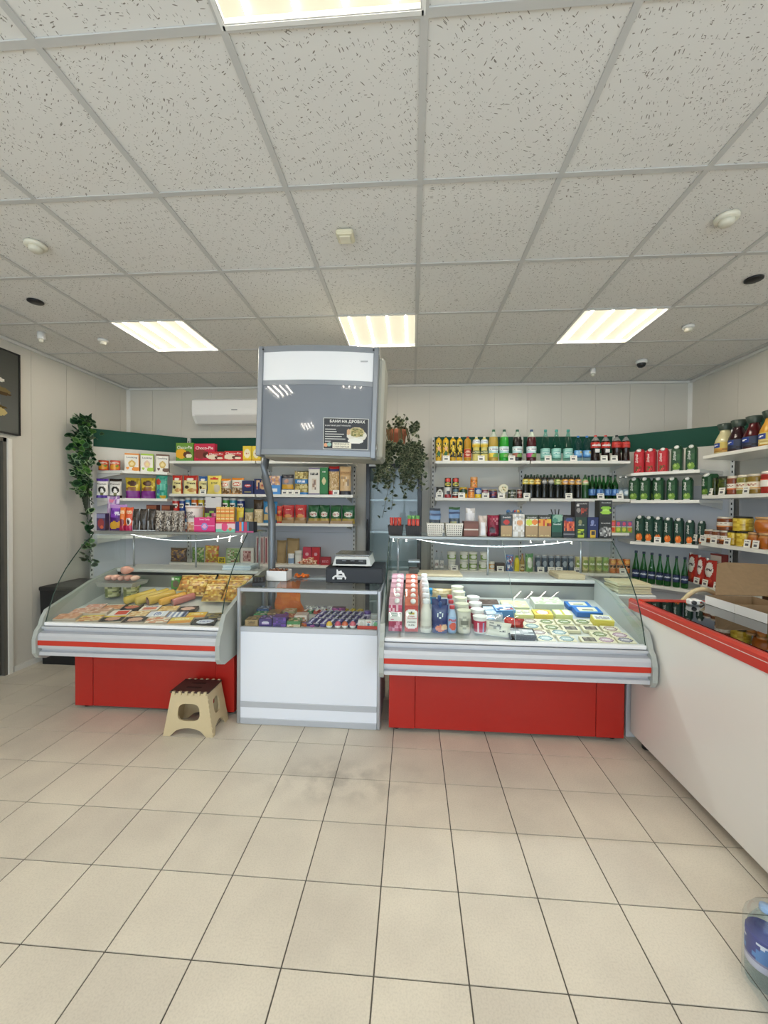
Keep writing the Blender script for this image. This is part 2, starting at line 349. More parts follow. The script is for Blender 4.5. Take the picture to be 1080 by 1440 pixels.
def row(where, group, z, P, Q, items):
    P, Q = Vector(P), Vector(Q); dr = (Q - P).normalized(); nrm = Vector((-dr.y, dr.x)); out = []
    for it in sorted(items, key=lambda i: (i['xl'] + i['xr'])):
        P2, Q2 = P + nrm * it['ins'], Q + nrm * it['ins']
        a, b = on_line(it['xl'], P2, Q2), on_line(it['xr'], P2, Q2); w = (b - a).length * .97; c = (a + b) / 2
        h = it['h'] or it['hp'] * depth(c) / F_PX
        o, d = it['fn'](w, h); c = c + nrm * d / 2
        o.name = it['name']; o.location = (c.x, c.y, z + it['dz'] + .0012); o.rotation_euler = (0, 0, math.atan2(dr.y, dr.x) + it['rz'])
        out.append((o, (it['cat'], it['desc'])))
    relabel(out, where, group); return out
def mk_tags(cols, w=10, h=.055, ins=.005): return [I(p - w / 2, p + w / 2, 0, 'price_card', 'price card', 'small white printed price card', lambda w_, h_: m_tag(w_, h_), h=h, ins=ins) for p in cols]
# ================================================================== the setting
def tile_mat(name):
    m = bpy.data.materials.new(name); m.use_nodes = True; nt = m.node_tree; p = nt.nodes['Principled BSDF']; N = nt.nodes.new; Lk = nt.links.new
    g = N('ShaderNodeNewGeometry'); oi = N('ShaderNodeObjectInfo')
    n1 = N('ShaderNodeTexNoise'); n1.inputs['Scale'].default_value = 3.2; n1.inputs['Detail'].default_value = 5
    n2 = N('ShaderNodeTexNoise'); n2.inputs['Scale'].default_value = 160; n2.inputs['Detail'].default_value = 2
    n3 = N('ShaderNodeTexNoise'); n3.inputs['Scale'].default_value = 45; n3.inputs['Detail'].default_value = 4
    for n in (n1, n2, n3): Lk(g.outputs['Position'], n.inputs['Vector'])
    r = N('ShaderNodeValToRGB'); r.color_ramp.elements[0].color = lin('d0c7b8'); r.color_ramp.elements[1].color = lin('e0d7c6'); r.color_ramp.elements[0].position = .3; r.color_ramp.elements[1].position = .7
    a = N('ShaderNodeMath'); a.operation = 'MULTIPLY_ADD'; a.inputs[1].default_value = .24; a.inputs[2].default_value = -.12; Lk(oi.outputs['Random'], a.inputs[0])
    s = N('ShaderNodeMath'); s.operation = 'ADD'; Lk(n1.outputs['Fac'], s.inputs[0]); Lk(a.outputs[0], s.inputs[1]); Lk(s.outputs[0], r.inputs[0])
    sp = N('ShaderNodeValToRGB'); sp.color_ramp.elements[0].position = .30; sp.color_ramp.elements[1].position = .58; sp.color_ramp.elements[0].color = (.87, .865, .86, 1); sp.color_ramp.elements[1].color = (1, 1, 1, 1)
    Lk(n2.outputs['Fac'], sp.inputs[0])
    mx = N('ShaderNodeMix'); mx.data_type = 'RGBA'; mx.blend_type = 'MULTIPLY'; mx.inputs[0].default_value = .75; Lk(r.outputs[0], mx.inputs[6]); Lk(sp.outputs[0], mx.inputs[7])
    # worn, dirty patch where customers stand at the till
    ds = N('ShaderNodeVectorMath'); ds.operation = 'DISTANCE'; ds.inputs[1].default_value = (-.36, 2.12, 0); sc = N('ShaderNodeVectorMath'); sc.operation = 'MULTIPLY'; sc.inputs[1].default_value = (.62, 1.5, 1)
    sc2 = N('ShaderNodeVectorMath'); sc2.operation = 'MULTIPLY'; sc2.inputs[1].default_value = (.62, 1.5, 1); ds.inputs[1].default_value = (-.36 * .62, 2.12 * 1.5, 0)
    Lk(g.outputs['Position'], sc.inputs[0]); Lk(sc.outputs[0], ds.inputs[0])
    dm = N('ShaderNodeMapRange'); dm.inputs['From Min'].default_value = .05; dm.inputs['From Max'].default_value = .36; dm.inputs['To Min'].default_value = 1; dm.inputs['To Max'].default_value = 0; Lk(ds.outputs['Value'], dm.inputs['Value'])
    dn = N('ShaderNodeTexNoise'); dn.inputs['Scale'].default_value = 9; dn.inputs['Detail'].default_value = 6; Lk(g.outputs['Position'], dn.inputs['Vector'])
    dr = N('ShaderNodeMapRange'); dr.inputs['From Min'].default_value = .42; dr.inputs['From Max'].default_value = .66; Lk(dn.outputs['Fac'], dr.inputs['Value'])
    dd = N('ShaderNodeMath'); dd.operation = 'MULTIPLY'; Lk(dm.outputs[0], dd.inputs[0]); Lk(dr.outputs[0], dd.inputs[1])
    d2 = N('ShaderNodeMath'); d2.operation = 'MULTIPLY'; d2.inputs[1].default_value = .42; Lk(dd.outputs[0], d2.inputs[0])
    m2 = N('ShaderNodeMix'); m2.data_type = 'RGBA'; m2.inputs[7].default_value = lin('6f675c'); Lk(d2.outputs[0], m2.inputs[0]); Lk(mx.outputs[2], m2.inputs[6])
    Lk(m2.outputs[2], p.inputs['Base Color']); p.inputs['Roughness'].default_value = .42; p.inputs['Specular IOR Level'].default_value = .35
    b = N('ShaderNodeBump'); b.inputs['Strength'].default_value = .05; b.inputs['Distance'].default_value = .002; Lk(n3.outputs['Fac'], b.inputs['Height']); Lk(b.outputs['Normal'], p.inputs['Normal'])
    return m
FT = tile_mat('floor_tile'); GROUT = mat('5d5850', .9, bump=.3, bscale=200)
b = B(); b.box(X_L - .1, Y_F - .1, -.1, X_R + .1, Y_B + .1, -.003)
floor = struct('floor', b, GROUT)
GX, GY, TP = -1.0077, 1.2341, .3
bt = B(); bt.prism([(-.1475, -.004), (.1475, -.004), (.1475, -.0006), (.146, 0), (-.146, 0), (-.1475, -.0006)], -.1475, .1475, 'y')
tme = bt.mesh(FT); rest = B(); ntile = 0
for i in range(-9, 15):
    for j in range(-13, 13):
        cx, cy = GX + (i + .5) * TP, GY + (j + .5) * TP
        if not (X_L - .1 < cx < X_R + .1 and Y_F - .1 < cy < Y_B): continue
        d = -.0701 * cx + .9975 * cy
        seen = .78 < cy and d > .9 and abs((cx * .9975 + cy * .0701) / d) < 1.12 and not (cy > 2.95 and cx > -2.3) and not (cx > 1.75) and cy < 4.2
        if seen: ob('tile', tme, floor, (cx, cy, 0)); ntile += 1
        else: rest.box(cx - .1475, cy - .1475, -.004, cx + .1475, cy + .1475, 0)
o = rest.ob('tiles_beyond_view', FT, floor); o['kind'] = 'stuff'
def ceil_mat():
    m = bpy.data.materials.new('mineral_tile'); m.use_nodes = True; nt = m.node_tree; p = nt.nodes['Principled BSDF']; N = nt.nodes.new; Lk = nt.links.new
    g = N('ShaderNodeNewGeometry'); oi = N('ShaderNodeObjectInfo')
    w = N('ShaderNodeTexNoise'); w.inputs['Scale'].default_value = 5; w.inputs['Detail'].default_value = 2; Lk(g.outputs['Position'], w.inputs['Vector'])
    wv = N('ShaderNodeVectorMath'); wv.operation = 'MULTIPLY_ADD'; wv.inputs[1].default_value = (.12, .12, 0); Lk(w.outputs['Color'], wv.inputs[0]); Lk(g.outputs['Position'], wv.inputs[2])
    rt = N('ShaderNodeVectorRotate'); rt.rotation_type = 'Z_AXIS'; ra = N('ShaderNodeMath'); ra.operation = 'MULTIPLY'; ra.inputs[1].default_value = 3.1; Lk(oi.outputs['Random'], ra.inputs[0]); Lk(ra.outputs[0], rt.inputs['Angle']); Lk(wv.outputs[0], rt.inputs['Vector'])
    def flecks(sx, sy, thr, keep, seed):
        sc = N('ShaderNodeVectorMath'); sc.operation = 'MULTIPLY'; sc.inputs[1].default_value = (sx, sy, 1); Lk(rt.outputs[0], sc.inputs[0])
        ad = N('ShaderNodeVectorMath'); ad.operation = 'ADD'; ad.inputs[1].default_value = (seed, seed * 2, .3); Lk(sc.outputs[0], ad.inputs[0])
        v = N('ShaderNodeTexVoronoi'); v.voronoi_dimensions = '2D'; v.inputs['Scale'].default_value = 1; Lk(ad.outputs[0], v.inputs['Vector'])
        lt = N('ShaderNodeMath'); lt.operation = 'LESS_THAN'; lt.inputs[1].default_value = thr; Lk(v.outputs['Distance'], lt.inputs[0])
        sx_ = N('ShaderNodeSeparateColor'); Lk(v.outputs['Color'], sx_.inputs[0])
        kp = N('ShaderNodeMath'); kp.operation = 'LESS_THAN'; kp.inputs[1].default_value = keep; Lk(sx_.outputs[0], kp.inputs[0])
        mu = N('ShaderNodeMath'); mu.operation = 'MULTIPLY'; Lk(lt.outputs[0], mu.inputs[0]); Lk(kp.outputs[0], mu.inputs[1]); return mu
    f1, f2, f3 = flecks(26, 130, .16, .22, 0), flecks(100, 34, .14, .14, 7.3), flecks(95, 95, .15, .25, 3.7)
    a1 = N('ShaderNodeMath'); a1.operation = 'MAXIMUM'; Lk(f1.outputs[0], a1.inputs[0]); Lk(f2.outputs[0], a1.inputs[1])
    a2 = N('ShaderNodeMath'); a2.operation = 'MULTIPLY'; a2.inputs[1].default_value = .55; Lk(f3.outputs[0], a2.inputs[0])
    a3 = N('ShaderNodeMath'); a3.operation = 'MAXIMUM'; Lk(a1.outputs[0], a3.inputs[0]); Lk(a2.outputs[0], a3.inputs[1])
    mx = N('ShaderNodeMix'); mx.data_type = 'RGBA'; mx.inputs[6].default_value = lin('e2e0dc'); mx.inputs[7].default_value = lin('8a847c'); Lk(a3.outputs[0], mx.inputs[0]); Lk(mx.outputs[2], p.inputs['Base Color'])
    p.inputs['Roughness'].default_value = .95; p.inputs['Specular IOR Level'].default_value = .1
    bm = N('ShaderNodeBump'); bm.invert = True; bm.inputs['Strength'].default_value = .5; bm.inputs['Distance'].default_value = .003; Lk(a3.outputs[0], bm.inputs['Height']); Lk(bm.outputs[0], p.inputs['Normal'])
    return m
b = B(); b.box(X_L - .1, Y_F - .1, CH + .06, X_R + .1, Y_B + .1, CH + .12)
ceiling = struct('ceiling', b, mat('b8b6b0', .9))
KX, KY = .023, 1.171
CT = ceil_mat(); LIGHTS = []
LAMPS = [(-4, 3), (-1, 3), (2, 3), (-4, -1), (-1, -1), (2, -1), (-4, -5), (-1, -5), (2, -5)]
_tc = {}
for i in range(-6, 6):
    for j in range(-6, 6):
        x0, x1, y0, y1 = max(X_L, KX + .6 * i), min(X_R, KX + .6 * (i + 1)), max(Y_F, KY + .6 * j), min(Y_B, KY + .6 * (j + 1))
        if x1 - x0 < .03 or y1 - y0 < .03: continue
        if (i, j) in LAMPS: LIGHTS.append(((x0 + x1) / 2, (y0 + y1) / 2)); continue
        k = (round(x1 - x0, 3), round(y1 - y0, 3))
        if k not in _tc: bb = B(); bb.box(-k[0] / 2 + .002, -k[1] / 2 + .002, 0, k[0] / 2 - .002, k[1] / 2 - .002, .016); _tc[k] = bb.mesh(CT)
        ob('tile', _tc[k], ceiling, ((x0 + x1) / 2, (y0 + y1) / 2, CH + .006))
TBAR = mat('c6c5c2', .45)
for i in range(-5, 6):
    b = B(); x = KX + .6 * i; b.box(x - .012, Y_F, CH, x + .012, Y_B, CH + .005); b.box(x - .003, Y_F, CH + .005, x + .003, Y_B, CH + .04); b.ob('grid_bar', TBAR, ceiling)
for j in range(-5, 6):
    b = B(); y = KY + .6 * j; b.box(X_L, y - .012, CH + .0004, X_R, y + .012, CH + .0052); b.box(X_L, y - .003, CH + .0052, X_R, y + .003, CH + .04); b.ob('grid_bar', TBAR, ceiling)
# walls: plastic panels with narrow recessed joints
WALLM = mat('d3cfc5', .32, bump=.05, bscale=40); CORE = mat('bab8b2', .8)
def wall(name, p0, p1, nrm, z0=0.0, z1=CH + .06, pw=.375, start=0.0, skip=None, key='b'):
    p0, p1, nrm = Vector(p0), Vector(p1), Vector(nrm); d = (p1 - p0).normalized(); L = (p1 - p0).length
    b = B(); a, c = p0 - nrm * .08, p1 - nrm * .08
    q = [p0 - nrm * .004, p1 - nrm * .004, c, a]; b.prism([(v.x, v.y) for v in q], z0 - .003, z1, 'z')
    w = struct(name, b, CORE); t = -start
    while t < L:
        s, e = max(0, t) + .0012, min(L, t + pw) - .0012
        if e - s > .02 and not (skip and skip(s, e)):
            b = B(); q = [p0 + d * s, p0 + d * e, p0 + d * e - nrm * .006, p0 + d * s - nrm * .006]; b.prism([(v.x, v.y) for v in q][::-1], z0, z1 - .02, 'z'); b.ob('panel', WALLM, w)
        t += pw
    return w
wall('wall_back', (X_L, Y_B), (X_R, Y_B), (0, -1), start=.06)
wall('wall_left', (X_L, 3.23), (X_L, Y_B), (1, 0), start=.175)
wall('wall_right', (X_R, Y_B), (X_R, Y_F), (-1, 0), start=.1)
# left wall beyond the doorway
b = B(); b.box(X_L - .08, Y_F, 0, X_L, 2.2, CH + .06); b.box(X_L - .08, 2.2, 2.04, X_L, 3.23, CH + .06); struct('wall_left', b, WALLM)
# front wall with shop windows
b = B(); xs = [X_L - .08] + [v for w in WINDOWS for v in w] + [X_R + .08]
for i in range(0, len(xs), 2): b.box(xs[i], Y_F - .1, 0, xs[i + 1], Y_F, CH + .06)
for a, c in WINDOWS: b.box(a, Y_F - .1, 0, c, Y_F, .35); b.box(a, Y_F - .1, 2.55, c, Y_F, CH + .06)
struct('wall_front', b, WALLM)
for k, (a, c) in enumerate(WINDOWS):
    b = B()
    for x in (a, (a + c) / 2 - .02, c - .04): b.box(x, Y_F - .07, .35, x + .04, Y_F - .03, 2.55)
    for z in (.35, 2.51): b.box(a, Y_F - .069, z, c, Y_F - .031, z + .04)
    w = struct('window_%d' % (k + 1), b, WHITE); p = B(); p.box(a + .03, Y_F - .053, .38, c - .03, Y_F - .047, 2.52); p.ob('glass_pane', GLASS, w)
TRIM = mat('dedcd6', .4)
def strip(name, poly, a, c, axis, m=TRIM): b = B(); b.prism(poly, a, c, axis); return struct(name, b, m)
strip('trim_1', [(X_L, Y_B), (X_L + .03, Y_B), (X_L + .03, Y_B - .004), (X_L + .004, Y_B - .03), (X_L, Y_B - .03)][::-1], 0, CH, 'z')
strip('trim_2', [(X_R, Y_B), (X_R - .03, Y_B), (X_R - .03, Y_B - .004), (X_R - .004, Y_B - .03), (X_R, Y_B - .03)], 0, CH, 'z')
b = B(); b.box(X_L, Y_F, CH - .025, X_L + .022, Y_B, CH); struct('trim_3', b, TRIM)
b = B(); b.box(X_R - .022, Y_F, CH - .025, X_R, Y_B, CH); struct('trim_4', b, TRIM)
b = B(); b.box(X_L, Y_B - .022, CH - .025, X_R, Y_B, CH); struct('trim_5', b, TRIM)
b = B(); b.box(X_L, 3.25, 0, X_L + .012, Y_B, .05); struct('baseboard_left', b, TRIM)
# dark metal door in the left wall
b = B(); b.box(X_L - .06, 2.26, .01, X_L - .02, 3.17, 2.02, mi=0); door = struct('door_1', b, mat('57544f', .45, .3))
b = B()
for y in (2.36, 2.80): b.cbox(X_L - .021, y, .2, X_L - .012, y + .30, 1.85, .006)
b.ob('door_panel', mat('5f5c56', .45, .3), door)
b = B(); b.tube([(X_L - .02, 3.08, 1.0), (X_L + .04, 3.08, 1.0), (X_L + .045, 2.97, 1.0)], .009); b.ob('door_handle', ALU, door)
b = B(); b.box(X_L - .06, 3.17, 0, X_L + .006, 3.20, 2.055); b.box(X_L - .06, 2.2, 0, X_L + .006, 2.26, 2.055); b.box(X_L - .06, 2.2, 2.02, X_L + .006, 3.20, 2.055); struct('trim_6', b, mat('5c5952', .5))
b = B(); b.box(X_L, 3.20, 0, X_L + .02, 3.235, 2.05); struct('trim_7', b, mat('e6e3db', .4))

# ================================================================== ceiling lamps and devices
WARM = 'fff6d8'
wh = ['in the middle of the back row', 'x']
DIFF = mat('12120f', .6); _p = DIFF.node_tree.nodes['Principled BSDF']; _p.inputs['Emission Color'].default_value = (1, .92, .66, 1); _p.inputs['Emission Strength'].default_value = PANEL; TUB = mat('fff4e2', .5, emit=TUBE)
LN = {(-4, -1): 'over the floor at the left', (2, -1): 'over the chest freezer side', (-4, -5): 'by the left shop window', (-1, -5): 'by the middle shop window', (2, -5): 'by the right shop window', (-4, 3): 'above the bakery-goods shelves at the left', (-1, 3): 'above the hanging grey cabinet', (2, 3): 'above the drinks shelves at the right', (-1, -1): 'over the middle of the floor, at the top edge'}
for i, j in LAMPS:
    x, y = KX + .6 * (i + .5), KY + .6 * (j + .5)
    t = thing('ceiling_light', 'square four-tube ceiling light ' + LN.get((i, j), 'over the front of the shop floor'), 'ceiling light', (x, y, CH), 0, 'square ceiling lights')
    b = B(); a = .298
    for s in (-1, 1): b.box(s * a - .006, -a - .006, -.001, s * a + .006, a + .006, .05); b.box(-a, s * a - .006, -.001, a, s * a + .006, .05)
    b.ob('frame', WHITE, t)
    b = B(); b.box(-.292, -.292, .022, .292, .292, .05); b.ob('diffuser', DIFF, t)
    for k in range(4):
        b = B(); xx = -.2175 + .145 * k; b.tube([(xx, -.285, .019), (xx, .285, .019)], .0068, 8); b.ob('tube', TUB, t)
CREAM = mat('e4e0cf', .4)
def det(name, label, x, y, prof, m=CREAM, extra=None, cat='detector', grp='ceiling detectors'):
    t = thing(name, label, cat, (x, y, CH), 0, grp)
    b = B(); b.lathe([(r, -z) for r, z in prof], 24); b.ob('base', m, t)
    if extra: b = B(); b.lathe([(r, -z) for r, z in extra], 20); b.ob('sensor', mat('d8d4c4', .4), t)
    return t
SMK = [(.052, 0), (.052, .012), (.045, .018)], [(.034, .016), (.032, .034), (.022, .042), (0, .042)]
det('smoke_detector', 'round cream smoke detector above the left wall side, big and near', -2.074, 2.062, *[SMK[0]], extra=SMK[1])
det('smoke_detector', 'round cream smoke detector above the right wall side, big and near', 1.517, 2.068, *[SMK[0]], extra=SMK[1])
S2 = [(.040, 0), (.040, .012), (.034, .018)], [(.028, .016), (.027, .036), (.018, .042), (0, .042)]
det('smoke_detector', 'small white smoke detector beside the left ceiling light', -2.682, 3.284, S2[0], WHITE, S2[1])
det('smoke_detector', 'small white smoke detector beside the right ceiling light', 2.135, 3.275, S2[0], WHITE, S2[1])
S3 = [(.028, 0), (.028, .05), (.026, .055), (0, .055)]
det('motion_sensor', 'short white cylindrical motion sensor near the left wall', -3.092, 3.12, S3, WHITE, [(.02, .055), (.018, .075), (.01, .082), (0, .082)], 'sensor', 'cylindrical sensors')
det('motion_sensor', 'short white cylindrical motion sensor near the back wall', 1.83, 4.213, S3, WHITE, [(.02, .055), (.018, .075), (.01, .082), (0, .082)], 'sensor', 'cylindrical sensors')
t = thing('security_camera', 'small dark dome security camera on the ceiling near the right wall', 'camera', (2.191, 4.01, CH))
b = B(); b.lathe([(.05, 0), (.05, -.02), (.042, -.03)], 20, 'e6e6e2'); b.ob('base', WHITE, t)
b = B(); b.lathe([(.04, -.028), (.038, -.045), (.026, -.062), (0, -.07)], 18); b.ob('dome', mat('1c1f24', .1), t)
t = thing('alarm_box', 'small square cream alarm box on the ceiling before the grey cabinet', 'alarm', (-.359, 2.076, CH))
b = B(); b.cbox(-.045, -.045, -.028, .045, .045, 0, .008); b.ob('housing', mat('ded7bb', .4), t)
b = B(); b.cbox(-.03, -.03, -.034, .03, .03, -.027, .004); b.ob('cover', mat('e6e0c8', .4), t)
for x, y, s in ((-2.661, 2.643, 'left'), (2.098, 2.634, 'right')):
    t = thing('ceiling_speaker', 'round black ceiling speaker on the %s side' % s, 'speaker', (x, y, CH), 0, 'ceiling speakers')
    b = B(); b.lathe([(.048, .004), (.048, -.004), (.042, -.007)], 24); b.ob('ring', BLACK, t)
    b = B(); b.lathe([(.041, -.004), (.02, -.0055), (0, -.006)], 20); b.ob('grille', mat('25262b', .8), t)

# ================================================================== wall picture, air conditioner
t = thing('wall_picture', 'dark grey framed food picture high on the left wall over the door', 'picture', (X_L, 0, 0))
def pic(u, v):
    g = 70 + int(26 * (1 - v)); c = '%02x%02x%02x' % (g, g + 1, max(0, g - 4))
    for cu, cv, ru, rv, cc in ((.58, .63, .30, .055, 'c9c6bc'), (.80, .50, .13, .05, '6d5f3c'), (.70, .47, .24, .03, '4b3a22'), (.62, .33, .22, .10, 'd7d2c6'), (.74, .30, .16, .025, '54431f'), (.70, .24, .20, .075, 'b3a068'), (.64, .235, .15, .055, 'd9d4c8')):
        if ((u - cu) / ru) ** 2 + ((v - cv) / rv) ** 2 < 1: c = cc
    return c
b = B(); b.grid(lambda u, v: (.028, 3.285 - .985 + u * .985, 2.10 + v * .69), 130, 96, pic, False, True); b.ob('print', GLOSS, t)
b = B()
for y in (2.29, 3.285): b.box(0.0, y, 2.088, .036, y + .012, 2.80)
for z in (2.088, 2.79): b.box(0.0, 2.29, z, .036, 3.297, z + .011)
b.box(.0, 2.295, 2.09, .02, 3.29, 2.795); b.ob('frame', mat('1d1c1b', .4), t)
t = thing('air_conditioner', 'white split air conditioner on the back wall behind the grey cabinet', 'air conditioner', (-2.12, Y_B, 2.585))
b = B(); pr = [(0, -.14), (0, .145), (-.17, .145), (-.205, .12), (-.212, .02), (-.20, -.06), (-.13, -.14)]
b.prism(pr[::-1], -.445, .445, 'x', sm=False); b.ob('housing', mat('eeeeec', .3), t)
b = B(); b.prism([(-.205, -.05), (-.214, -.04), (-.216, -.055), (-.145, -.138), (-.138, -.132)], -.41, .41, 'x'); b.ob('louvre', mat('e2e2e0', .3), t)
b = B(); b.box(-.41, -.196, -.058, .41, -.17, -.050); b.ob('air_slot', mat('6b6d70', .5), t)
b = B(); b.box(.03, -.2145, .0, .10, -.211, .012); b.ob('badge', mat('9a9ca0', .3, .5), t)
# ================================================================== wall shelving
PANELM = mat('cdd0d8', .45); GREEN = mat('124a3b', .5, spec=.2); UPR = mat('d5d5d2', .4)
HOLE = mat('2c2c2c', .8)
def upright(par, x, y, z0, z1, ang=0):
    b = B(); c, s = math.cos(ang), math.sin(ang)
    b.box(-.015, -.03, z0, .015, .0, z1); b.ob('upright', UPR, par, (x, y, 0), (0, 0, ang))
    b = B(); z = z0 + .03
    while z < z1 - .03: b.box(-.005, -.0312, z, .005, -.0302, z + .022); z += .05
    h = b.ob('upright_slots', HOLE, par, (x, y, 0), (0, 0, ang)); h['kind'] = 'stuff'
def shelf_piece(par, poly, z, lip=True):
    b = B(); b.prism(poly, z - .028, z, 'z'); b.ob('shelf', SHELF, par)
def bracket(par, p, q, z, name='bracket'):   # triangular arm under a shelf from the panel p to the front q
    P, Q = Vector(p), Vector(q); n = (Q - P).normalized(); t = Vector((-n.y, n.x)) * .0025; L = (Q - P).length * .92
    b = B(); A = [(0, -.03), (L, -.03), (L, -.042), (.06, -.075), (0, -.09)]
    v = [(P.x + n.x * a + s * t.x, P.y + n.y * a + s * t.y, z + h) for s in (-1, 1) for a, h in A]; k = len(A)
    b.add(v, [tuple(range(k)), tuple(range(k, 2 * k))[::-1]] + [(i, k + i, k + (i + 1) % k, (i + 1) % k) for i in range(k)]); b.ob(name, UPR, par)
HZ0, HZ1, PY, SY = 2.105, 2.292, 4.62, 4.20
def unit(label, P, Q, zs, poly=None, head=True, ups=(True, True), cols=1, side_br=False):
    """P, Q: ends of the back panel; poly: shelf plan(s)"""
    P, Q = Vector(P), Vector(Q); d = (Q - P).normalized(); n = Vector((d.y, -d.x)); ang = math.atan2(d.y, d.x)
    t = thing('shelf_unit', label, 'shelves', (0, 0, 0), 0, 'wall shelf units')
    q = lambda a, o: (P + d * a + n * o); L = (Q - P).length
    k = 4; zz = [.05, .62, 1.18, 1.72, HZ0]
    for i in range(k):
        b = B(); pl = [q(.002, 0), q(L - .002, 0), q(L - .002, -.012), q(.002, -.012)]; b.prism([(v.x, v.y) for v in pl][::-1], zz[i] + .001, zz[i + 1] - .001, 'z'); b.ob('back_panel', PANELM if zz[i] < 1.7 else mat('dcdad2', .45), t)
    if head: b = B(); pl = [q(.002, .004), q(L - .002, .004), q(L - .002, -.012), q(.002, -.012)]; b.prism([(v.x, v.y) for v in pl][::-1], HZ0, HZ1, 'z'); b.ob('header_board', GREEN, t)
    if ups[0]: upright(t, *(q(0, .001))[:2], .0, HZ1 - .01, ang)
    if ups[1]: upright(t, *(q(L, .001))[:2], .0, HZ1 - .01, ang)
    for z in zs:
        for pl in poly: shelf_piece(t, pl, z)
    return t
zb = [1.972, 1.585, 1.24, .82]
t = unit('wall shelf unit with sunflower oil and canned goods on the right', (.237, PY), (1.23, PY), zb, [[(.256, PY - .036), (.24, SY), (1.208, SY), (1.208, PY - .036)]], ups=(True, True))
for z in zb: bracket(t, (1.19, PY - .035), (1.19, SY), z); bracket(t, (.262, PY - .035), (.262, SY), z)
t = unit('wall shelf unit with cola and dark drink bottles', (1.247, PY), (2.24, PY), zb, [[(1.25, PY - .036), (1.222, SY), (2.205, SY), (2.205, PY - .036)]], ups=(False, True))
for z in zb: bracket(t, (2.19, PY - .035), (2.19, SY), z)
zd = [1.848, 1.572, 1.157, .742]
t = unit('diagonal corner shelf unit of juice cartons', (2.265, PY - .01), (3.02, 3.985), zd, [[(2.275, PY - .06), (2.215, 4.20), (2.60, 3.80), (2.94, 3.985)]], ups=(False, True))
for z in zd: bracket(t, (2.93, 3.98), (2.61, 3.83), z)
zr = [1.965, 1.61, 1.19, .80]
t = unit('right wall shelf unit with jars and carafe bottles', (3.05, 3.94), (3.05, 2.70), zr, [[(3.03, 3.925), (2.63, 3.775), (2.60, 3.765), (2.60, 2.74), (3.012, 2.74)]], ups=(False, True))
for z in zr: bracket(t, (3.012, 2.75), (2.61, 2.75), z)
zl = [1.972, 1.61, 1.298, .85]
t = unit('wall shelf unit of cookies and crisps behind the left case', (-2.67, PY), (-1.705, PY), zl, [[(-2.665, PY - .036), (-2.665, SY), (-1.70, SY), (-1.70, PY - .036)]], ups=(True, False))
for z in zl: bracket(t, (-2.64, PY - .035), (-2.64, SY), z)
t = unit('wall shelf unit of pasta behind the counter', (-1.685, PY), (-.671, PY), zl, [[(-1.685, PY - .036), (-1.685, SY), (-.63, SY), (-.63, PY - .036)]], ups=(True, True))
for z in zl: bracket(t, (-1.65, PY - .035), (-1.65, SY), z); bracket(t, (-.70, PY - .035), (-.70, SY), z)
t = unit('diagonal corner shelf unit with trailing ivy at its edge', (-3.40, 4.00), (-2.70, PY - .01), [1.845, 1.555, 1.157, .56], [[(-3.33, 3.99), (-3.02, 3.955), (-2.685, 4.19), (-2.715, PY - .07)]], ups=(True, False))
for z in (1.845, 1.555, 1.157, .56): bracket(t, (-3.33, 3.995), (-3.03, 3.965), z)

